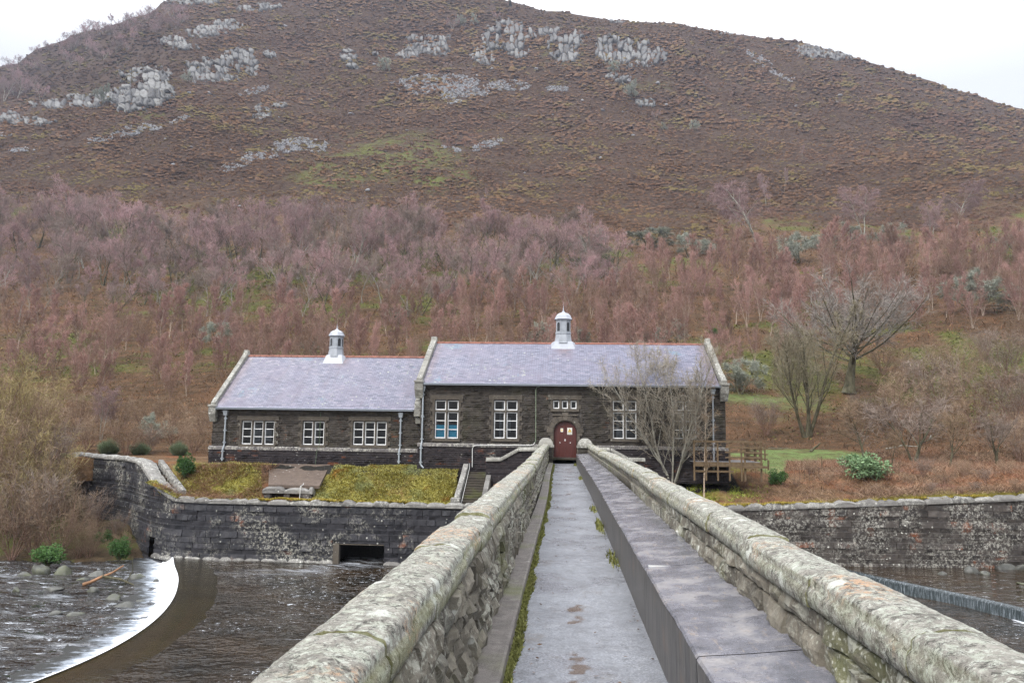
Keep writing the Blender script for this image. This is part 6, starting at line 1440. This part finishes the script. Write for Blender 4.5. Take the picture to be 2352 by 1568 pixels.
def scree(cells, n, seed):
    r = np.random.default_rng(seed); vs = []; ts = []; fs = []; base = np.array([[-1, -1, -1], [1, -1, -1], [1, 1, -1], [-1, 1, -1], [-1, -1, 1], [1, -1, 1], [1, 1, 1], [-1, 1, 1]], float); fb = np.array([(0, 3, 2, 1), (4, 5, 6, 7), (0, 1, 5, 4), (1, 2, 6, 5), (2, 3, 7, 6), (3, 0, 4, 7)])
    w = np.array([c[2]*c[3] for c in cells]); ci = r.choice(len(cells), n, p=w/w.sum()); a = r.random(n)*6.28; q = np.sqrt(r.random(n)); C = np.array(cells)[ci]
    xx = np.cos(a)*C[:, 2]*q; px = C[:, 0]+xx; py = C[:, 1]+np.sin(a)*C[:, 3]*q+(C[:, 4] if C.shape[1] > 4 else 0)*xx
    keep = fbm(px/14, py/8, 4) > -.06; P = ground(px[keep], py[keep]); P = P[np.isfinite(P).all(1)]; n = len(P)
    s = P[:, 1]/F*r.uniform(.8, 2.4, n)**1.1; M = nrmv(r.normal(0, 1, (n, 3))); M2 = nrmv(np.cross(M, r.normal(0, 1, (n, 3)))); M3 = np.cross(M, M2); sc = np.stack([r.uniform(.6, 1.3, n), r.uniform(.5, 1, n), r.uniform(.25, .6, n)], -1)*s[:, None]
    bb = base[None]*(1+r.normal(0, .18, (n, 8, 3))); V = (bb[..., :1]*sc[:, None, :1])*M[:, None]+(bb[..., 1:2]*sc[:, None, 1:2])*M2[:, None]+(bb[..., 2:]*sc[:, None, 2:])*M3[:, None]+P[:, None]+np.array([0, 0, .2])
    o = mk('scree', V.reshape(-1, 3), (np.arange(n)[:, None, None]*8+fb[None]).reshape(-1, 4), m_scree, tint=np.repeat(r.random(n), 8)); tag(o, kind='stuff')
scree([(1010, 190, 95, 20, 0), (1060, 210, 80, 14, 0), (1170, 197, 52, 13, 0), (960, 205, 45, 14, 0), (1035, 232, 25, 8, 0), (1280, 205, 28, 7, 0), (905, 193, 10, 4, 0), (585, 210, 36, 8, -.25), (1440, 182, 14, 8, 0), (300, 302, 50, 12, -.25), (345, 295, 30, 6, 0), (415, 275, 26, 6, -.4), (230, 322, 28, 5, 0), (45, 345, 22, 4, -.2), (545, 378, 40, 13, -.35), (600, 358, 40, 9, 0), (690, 332, 62, 15, 0), (735, 340, 26, 14, 0), (655, 345, 30, 8, 0), (1120, 333, 38, 10, -.3), (1040, 343, 26, 6, .25), (1735, 130, 40, 6, .5), (1775, 165, 45, 5, .55), (1815, 180, 12, 3, .2), (50, 345, 30, 4, 0), (150, 315, 14, 3, 0), (10, 310, 20, 4, 0)], 9500, 77)
BD = [(397, 381, 9, 'lone pale boulder on the lower left heather'), (440, 339, 5, 'small white stone above the lower left boulder'), (845, 440, 8, 'pale boulder just above the centre of the wood edge'), (807, 263, 7, 'flat pale boulder in the middle of the heather'), (420, 380, 4, 'little stone right of the lower left boulder'), (714, 231, 5, 'pale boulder under the forked tree'),
      (480, 217, 8, 'boulder below the second left crag'), (435, 215, 6, 'boulder between the left crags'), (1337, 232, 6, 'boulder left of the boulder pile'), (1510, 193, 7, 'white boulder right of the cliff foot'), (1530, 243, 6, 'low stone right of the boulder pile'), (1927, 222, 7, 'bright white boulder on the right slope'), (1922, 236, 5, 'small stone under the bright white boulder'), (1828, 245, 4, 'small stone left of the bright white one'),
      (1447, 215, 6, 'stone beside the pale tree under the cliff'), (1385, 255, 6, 'stone on the heather below the cliff, left of centre'), (1430, 258, 4, 'stone at the left foot of the boulder pile'), (1270, 265, 4, 'tiny stone in the central heather'), (860, 150, 5, 'stone beside the three stacked boulders'), (845, 125, 5, 'stone above the forked tree base'), (735, 50, 6, 'stone on the upper left heather'), (775, 48, 4, 'stone right of the upper left one'), (655, 62, 6, 'twin stones above the second crag'),
      (880, 20, 4, 'stone near the central skyline'), (1095, 175, 5, 'stone above the big scree'), (1130, 160, 5, 'stone at the foot of the middle cliff'), (1230, 160, 6, 'stone under the vertical cliff'), (1750, 130, 5, 'stone beside the diagonal scree'), (1825, 262, 3, 'tiny white stone on the right heather'), (1455, 313, 6, 'stone ledge on the heather under the pile'), (1380, 365, 6, 'grey stone low on the central heather'), (1245, 300, 3, 'tiny stone below the scree'),
      (380, 320, 4, 'small stone below the left scree'), (155, 345, 3, 'tiny stone at far left heather'), (300, 355, 4, 'stone above the lower left boulder'), (205, 330, 4, 'stone left of the long scree'), (640, 270, 4, 'stone beside the pale block cluster'), (530, 345, 3, 'tiny stone left of the middle scree'), (110, 385, 4, 'stone near the left wood edge'), (745, 470, 5, 'pale stone at the wood edge'), (550, 475, 6, 'pale stone behind the first tree tops'), (1115, 445, 3, 'tiny stone above the central trees'), (1205, 398, 3, 'stone right of the green patch'), (935, 300, 4, 'stone over the green patch')]
mr = [];
for k in range(4):
    v, f = rockv(np.random.default_rng(900+k), 2, 10); mr.append((v*[1, .8, .62], f))
for i, (x, y, s, lab) in enumerate(BD):
    P = ground(x, y)[0]
    if not np.isfinite(P).all(): continue
    v, f = mr[i % 4]; S = s*P[1]/F*1.05; o = mk('boulder', v*S*[1.1, 1, 1], f, m_scree, tint=np.full(len(v), .65+.35*((i*37) % 10)/10)); o.location = P+[0, 0, S*.25]; o.rotation_euler = (0, 0, i*1.1); tag(o, lab, 'boulder')
RR = [(96, 1318, 34, 30, 'largest rounded boulder at the left shoreline'), (146, 1318, 26, 18, 'second boulder right of the largest shoreline one'), (221, 1322, 26, 12, 'flat boulder by the torn branch, nearest the wall'), (256, 1376, 30, 14, 'pale rock ringed by rapids, right of centre'), (285, 1392, 46, 12, 'long flat rock just above the foam line'), (212, 1358, 22, 10, 'low rock left of the ringed one'), (124, 1411, 24, 9, 'lower left submerged rock'), (171, 1411, 26, 9, 'submerged rock right of the lower left one'), (319, 1327, 30, 9, 'flat dark rock close to the top of the weir'), (357, 1337, 12, 9, 'small dark rock nearest the top of the weir'), (37, 1356, 13, 9, 'small pointed rock at the left edge of the river'), (120, 1353, 30, 5, 'barely emerging rock in the middle of the rapids'), (320, 1382, 16, 7, 'small rock beside the long flat one'), (60, 1322, 22, 10, 'low stone left of the largest shoreline boulder'), (190, 1330, 20, 9, 'low mossy stone under the torn branch')]
for i, (x, y, w, h, lab) in enumerate(RR):
    P = atZ(x, y, ZL); s = P[1]/F; v, f = rockv(np.random.default_rng(40+i), 3, 9); o = mk('river_rock', v*[w*s*.85, w*s*.6, h*s*1.25], f, m_rivrock, tint=np.full(len(v), .35+.6*((i*7) % 5)/5)); o.location = P+[0, 0, -h*s*.15]; o.rotation_euler = (0, 0, .2*i % .5); tag(o, lab, 'rock')
for i, (x, y, w, h, lab) in enumerate(((2163, 1318, 15, 8, 'pale rock in the pool above the stepped weir'), (2232, 1314, 24, 14, 'dark rock at the right wall foot'), (2262, 1318, 20, 8, 'flat rock beside the dark one'), (2310, 1306, 30, 12, 'brown rock at the right wall foot, second from the edge'), (2350, 1308, 24, 16, 'rock at the right wall foot cut by the picture edge'), (2345, 1340, 14, 5, 'low rock below the right edge ones'))):
    P = atZ(x, y, ZR); s = P[1]/F; v, f = rockv(np.random.default_rng(70+i), 3, 9); o = mk('river_rock', v*[w*s*.8, w*s*.6, h*s], f, m_rivrock, tint=np.full(len(v), .3+.5*(i % 3)/3)); o.location = P; tag(o, lab, 'rock')
P = atY(188, 1059, 54.6); v, f = rockv(np.random.default_rng(99), 3, 8, .03); s = P[1]/F
o = mk('boulder', v*[26*s, 20*s, 17*s], f, m_gcop, tint=np.full(len(v), .6)); o.location = P; tag(o, 'domed pale boulder on the far end of the curved river wall', 'boulder')

# ------------------------------------------------------------------ ground cover
def blades(name, P, h, w, mat, r, lean=.5, cat=None, three=True):
    n = len(P); a = r.random(n)*6.28; d = np.stack([np.cos(a), np.sin(a), 0*a], -1)*(w*.5)[:, None]; l = r.normal(0, 1, (n, 3))*lean*h[:, None]; l[:, 2] = h*r.uniform(.4, 1, n)
    V = np.stack([P-d, P+d, P+l*.6+d*.8+np.array([0, 0, 0]), P+l*1.0-[0, 0, 0]], 1)
    o = mk(name, V.reshape(-1, 3), np.arange(4*n).reshape(-1, 4), mat, tint=np.repeat(r.random(n), 4)); tag(o, kind='stuff'); return o
def heather():
    r = np.random.default_rng(15); n = 56000; px = r.uniform(-60, 2420, n); py = r.uniform(0, 640, n)
    P = ground(px, py); ok = np.isfinite(P).all(1); P, px, py = P[ok], px[ok], py[ok]
    wood, g, lawn = cover(P); bare = fbm(px/30, py/14, 4); k = (wood < .75) & (g < 1.25-1.0*r.random(len(P))) & (P[:, 1] < 745); P = P[k]; n = len(P)
    s = P[:, 1]/F*r.uniform(2.5, 6.5, n)*np.clip(1.0+fbm(P[:, 0]/20, P[:, 1]/20, 3)*1.4, .5, 1.6)
    a = np.arange(6)*PI/3; ring = np.stack([np.cos(a), np.sin(a)], -1); v = []
    jit = 1+r.normal(0, .22, (n, 6)); j2 = 1+r.normal(0, .2, (n, 6)); s3 = s[:, None]
    R1 = np.stack([ring[None, :, 0]*jit*s3, ring[None, :, 1]*jit*s3, -.25*s3+0*jit], -1); R2 = np.stack([ring[None, :, 0]*j2*s3*.62, ring[None, :, 1]*j2*s3*.62, .38*s3*j2], -1); top = np.stack([0*s, 0*s, .52*s], -1)[:, None]
    V = np.concatenate([R1, R2, top], 1)+P[:, None]
    q = np.array([(i, (i+1) % 6, 6+(i+1) % 6, 6+i) for i in range(6)]+[(6+i, 6+(i+1) % 6, 12, 12) for i in range(6)]); tri = []
    for (a_, b_, c_, d_) in q: tri.append((a_, b_, c_)); 
    T3 = np.array([(i, (i+1) % 6, 6+(i+1) % 6) for i in range(6)]+[(i, 6+(i+1) % 6, 6+i) for i in range(6)]+[(6+i, 6+(i+1) % 6, 12) for i in range(6)])
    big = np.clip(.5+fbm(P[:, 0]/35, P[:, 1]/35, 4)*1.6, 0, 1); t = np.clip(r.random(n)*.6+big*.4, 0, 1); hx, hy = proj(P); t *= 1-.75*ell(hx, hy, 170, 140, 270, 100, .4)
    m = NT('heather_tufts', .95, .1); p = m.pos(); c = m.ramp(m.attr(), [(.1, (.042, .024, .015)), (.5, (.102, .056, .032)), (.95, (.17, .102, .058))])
    c = m.mix(m.rng(m.noise(p, .012, 5), .48, .62, 0, .35), c, (.105, .058, .048)); c = m.mix(m.math('MULTIPLY', m.rng(m.noise(p, .04, 7, .7), .50, .62), .65), c, (.15, .125, .045)); c = m.mix(m.rng(m.noise(p, .1, 5, .7), .58, .66, 0, .6), c, (.05, .035, .025)); m.color(c); m.bump(m.noise(p, 1.6, 5, .8), 1, .5)
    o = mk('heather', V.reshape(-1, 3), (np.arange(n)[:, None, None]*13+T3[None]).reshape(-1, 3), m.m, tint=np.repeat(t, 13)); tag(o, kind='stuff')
heather()
def undergrowth():
    r = np.random.default_rng(16); n = 60000; px = r.uniform(-60, 2420, n); py = 520+r.random(n)*520
    P = ground(px, py); ok = np.isfinite(P).all(1) & (P[:, 1] > 60); P = P[ok]; px, py = px[ok], py[ok]; wood, g, lawn = cover(P); k = (wood > .3) & (lawn < .3); P, g = P[k], g[k]; n = len(P)
    s = P[:, 1]/F; gm = r.random(n) < g*.9; fb = fbm(P[:, 0]/7, P[:, 1]/7, 4)
    m = NT('bracken_litter', .95, .1); c = m.ramp(m.attr(), [(.1, (.06, .032, .02)), (.5, (.15, .075, .04)), (.95, (.27, .15, .085))]); m.color(c)
    br = ~gm; blades('bracken', P[br], s[br]*r.uniform(3, 11, br.sum())*np.clip(1+fb[br]*2, .3, 2), s[br]*r.uniform(.8, 2., br.sum()), m.m, r, .7)
    m = veg('wood_moss', (.05, .055, .015), (.17, .175, .05)); blades('moss', P[gm], s[gm]*r.uniform(2, 5, gm.sum()), s[gm]*r.uniform(2, 6, gm.sum()), m, r, .8)
undergrowth()
def near_cover():
    r = np.random.default_rng(17)
    # dead bracken and grass on the right bank
    n = 90000; X = r.uniform(6, 48, n); Y = yb(X)+r.random(n)**1.3*30-.1
    z = np.where(Y < 58, nz(X, np.minimum(Y, 58)), tz(X, np.maximum(Y, 58))); P = np.stack([X, Y, z], -1); px, py = proj(P); lawn = lawnm(px, py)
    gr = np.clip(ell(px, py, 1600, 1110, 110, 50, .7)*1.1, 0, 1); f = fbm(X/2, Y/2, 4); k = (lawn < .35) & (r.random(n) > gr*.8) & (px > 1600); P, f, X, Y = P[k], f[k], X[k], Y[k]; n = len(P)
    m = NT('dead_bracken', .9, .15); t = m.ramp(m.attr(), [(.05, (.09, .055, .04)), (.5, (.20, .125, .085)), (.95, (.36, .25, .165))]); t = m.mix(m.rng(m.noise(m.pos(), .25, 4), .47, .6, 0, .75), t, (.30, .14, .075)); t = m.mix(m.rng(m.noise(m.pos(), .5, 5), .56, .66, 0, .7), t, (.17, .10, .085)); m.color(t)
    h = r.uniform(.12, .55, n)*np.clip(1+f*2, .35, 1.9)*np.clip((X-8)/9, .35, 1); blades('bracken', P, h, r.uniform(.01, .03, n), m.m, r, 1.1)
    n = 26000; X = r.uniform(5, 19, n); Y = 41.9+r.random(n)*7; P = np.stack([X, Y, nz(X, Y)], -1); px, py = proj(P); k = (r.random(n) < ell(px, py, 1600, 1110, 130, 60, .7)*np.clip(.5+fbm(X/1.2, Y/1.2, 3)*5, 0, 1)) & (Y > yb(X)); P = P[k]
    blades('moss', P, r.uniform(.05, .2, len(P)), r.uniform(.03, .07, len(P)), veg('bank_moss', (.10, .14, .02), (.32, .34, .07)), r, .7)
    # moss and grass on the left terrace
    n = 110000; X = r.uniform(-24.5, STX[0]-.35, n); Y = 44.15+r.random(n)*4.0; P = np.stack([X, Y, nz(X, Y)], -1); px, py = proj(P)
    dens = np.maximum(ell(px, py, 900, 1125, 240, 60, .2), ell(px, py, 470, 1110, 190, 60, .3)*.7); ch = (px > 600) & (px < 765-(py-1075)*.55) & (py > 1068)
    k = (r.random(n) < dens) & ~ch; P = P[k]; px = px[k]; py = py[k]; n = len(P); m = NT('terrace_moss', .95, .1)
    c = m.ramp(m.attr(), [(.05, (.14, .10, .015)), (.45, (.30, .27, .06)), (.95, (.46, .44, .17))]); p = m.pos(); c = m.mix(m.rng(m.noise(p, .5, 4), .5, .64, 0, .7), c, (.30, .33, .16)); c = m.mix(m.rng(m.noise(p, .8, 4, .6), .60, .70, 0, .8), c, (.32, .17, .04)); m.color(c)
    o = blades('moss', P, r.uniform(.03, .16, n)*np.clip(1+fbm(P[:, 0]*1.2, P[:, 1]*1.6, 3)*2.5, .3, 2.2), r.uniform(.02, .07, n), m.m, r, .8)
    # brown bramble and dead grass left of the chamber
    n = 14000; X = r.uniform(-24.5, -17.8, n); Y = 44.2+r.random(n)*3.5; P = np.stack([X, Y, nz(X, Y)], -1); k = fbm(X/1.3, Y/1.3, 3) > .0; P = P[k]; m = veg('bramble_stems', (.09, .045, .035), (.30, .18, .11)); blades('bramble', P, r.uniform(.1, .45, len(P)), r.uniform(.01, .025, len(P)), m, r, 1.2)
    # yellow moss cushions behind both river-wall copings
    V = []; r2 = np.random.default_rng(18); n = 26000; X = np.r_[r2.uniform(8.5, 42, n//2), r2.uniform(-17.5, -6.3, n//2)]; d = r2.random(n)*.42; Y = yb(X)+.05-d*(.9+.6*fbm(X*1.1, X*0, 3)*2)
    zt = np.where(X > 0, np.interp(X, RWz[0], RWz[1])+.33, -2.22)+np.clip(fbm(X*1.4, X*0+4, 3)*.2, -.08, .1)-.02; k = fbm(X*.9, Y*.0+2, 3) > -.12
    P = np.stack([X, Y, zt], -1)[k]; n = len(P); blades('moss', P, r2.uniform(.04, .13, n), r2.uniform(.03, .08, n), veg('golden_moss', (.26, .19, .03), (.46, .40, .10)), r2, .7)
    n = 60000; X = r.uniform(10, 40, n); Y = r.uniform(50, 74, n); z = np.where(Y < 58, nz(X, np.minimum(Y, 58)), tz(X, np.maximum(Y, 58))); k = lawnm(*proj(np.stack([X, Y, z], -1))) > .5; X, Y, z = X[k], Y[k], z[k]; n = len(X)
    blades('grass', np.stack([X, Y, z-.01], -1), r.uniform(.02, .07, n), r.uniform(.02, .05, n), veg('lawn_grass', (.13, .18, .06), (.26, .32, .14)), r, .5)
near_cover()

# ------------------------------------------------------------------ air, sky, light
def haze():
    g = G(); g.box(-1350, 1350, -45, 1050, -9, 520); n = bpy.data.materials.new('haze_air'); n.use_nodes = True; t = n.node_tree; t.nodes.remove(t.nodes['Principled BSDF'])
    v = t.nodes.new('ShaderNodeVolumePrincipled'); v.inputs['Color'].default_value = (.72, .80, 1, 1); v.inputs['Density'].default_value = HAZE; v.inputs['Anisotropy'].default_value = .2
    t.links.new(v.outputs[0], t.nodes['Material Output'].inputs['Volume']); o = g.build('haze', n); tag(o, kind='stuff')
HAZE = .00013
haze()
SUN_EL, SUN_AZ = math.radians(42), math.radians(215)      # behind and to the left of the camera
w = bpy.data.worlds.new('World'); SC.world = w; w.use_nodes = True; t = w.node_tree; bg = t.nodes['Background']
sky = t.nodes.new('ShaderNodeTexSky'); sky.sky_type = 'NISHITA'; sky.sun_disc = False; sky.sun_elevation = SUN_EL; sky.sun_rotation = SUN_AZ; sky.air_density = 1; sky.dust_density = 3
bg.inputs['Strength'].default_value = .10; mx = t.nodes.new('ShaderNodeMix'); mx.data_type = 'RGBA'; mx.inputs[0].default_value = .88
t.links.new(sky.outputs[0], mx.inputs[6]); 
# cloud layer: even white overcast a little brighter overhead
tc = t.nodes.new('ShaderNodeTexCoord'); sp = t.nodes.new('ShaderNodeSeparateXYZ'); t.links.new(tc.outputs['Generated'], sp.inputs[0]); mr_ = t.nodes.new('ShaderNodeMapRange'); t.links.new(sp.outputs[2], mr_.inputs[0]); mr_.inputs[1].default_value = .38; mr_.inputs[2].default_value = 1; mr_.inputs[3].default_value = 4.9; mr_.inputs[4].default_value = 19.5
cc = t.nodes.new('ShaderNodeMix'); cc.data_type = 'RGBA'; cc.blend_type = 'MULTIPLY'; cc.inputs[0].default_value = 1; cc.inputs[6].default_value = (.94, .96, 1.0, 1); t.links.new(mr_.outputs[0], cc.inputs[7]); t.links.new(cc.outputs[2], mx.inputs[7]); t.links.new(mx.outputs[2], bg.inputs['Color'])
sn = bpy.data.lights.new('sun', 'SUN'); sn.energy = 1.3; sn.angle = math.radians(25); sn.color = (1, .97, .93); so = bpy.data.objects.new('sun', sn); COL.objects.link(so)
dv = Vector((math.sin(SUN_AZ)*math.cos(SUN_EL), math.cos(SUN_AZ)*math.cos(SUN_EL), math.sin(SUN_EL))); so.rotation_euler = dv.to_track_quat('Z', 'Y').to_euler(); so.location = (0, -20, 60)
SC.view_settings.view_transform = 'Standard'; SC.view_settings.look = 'None'; SC.view_settings.exposure = 1.12; SC.view_settings.gamma = 1; SC.view_settings.use_curve_mapping = False
c = SC.cycles; c.max_bounces = 6; c.diffuse_bounces = 3; c.glossy_bounces = 3; c.transmission_bounces = 3; c.transparent_max_bounces = 8; c.volume_bounces = 0; c.use_denoising = True; c.denoising_prefilter = 'NONE'; c.denoising_input_passes = 'RGB_ALBEDO_NORMAL'; c.use_adaptive_sampling = True; c.adaptive_threshold = .02
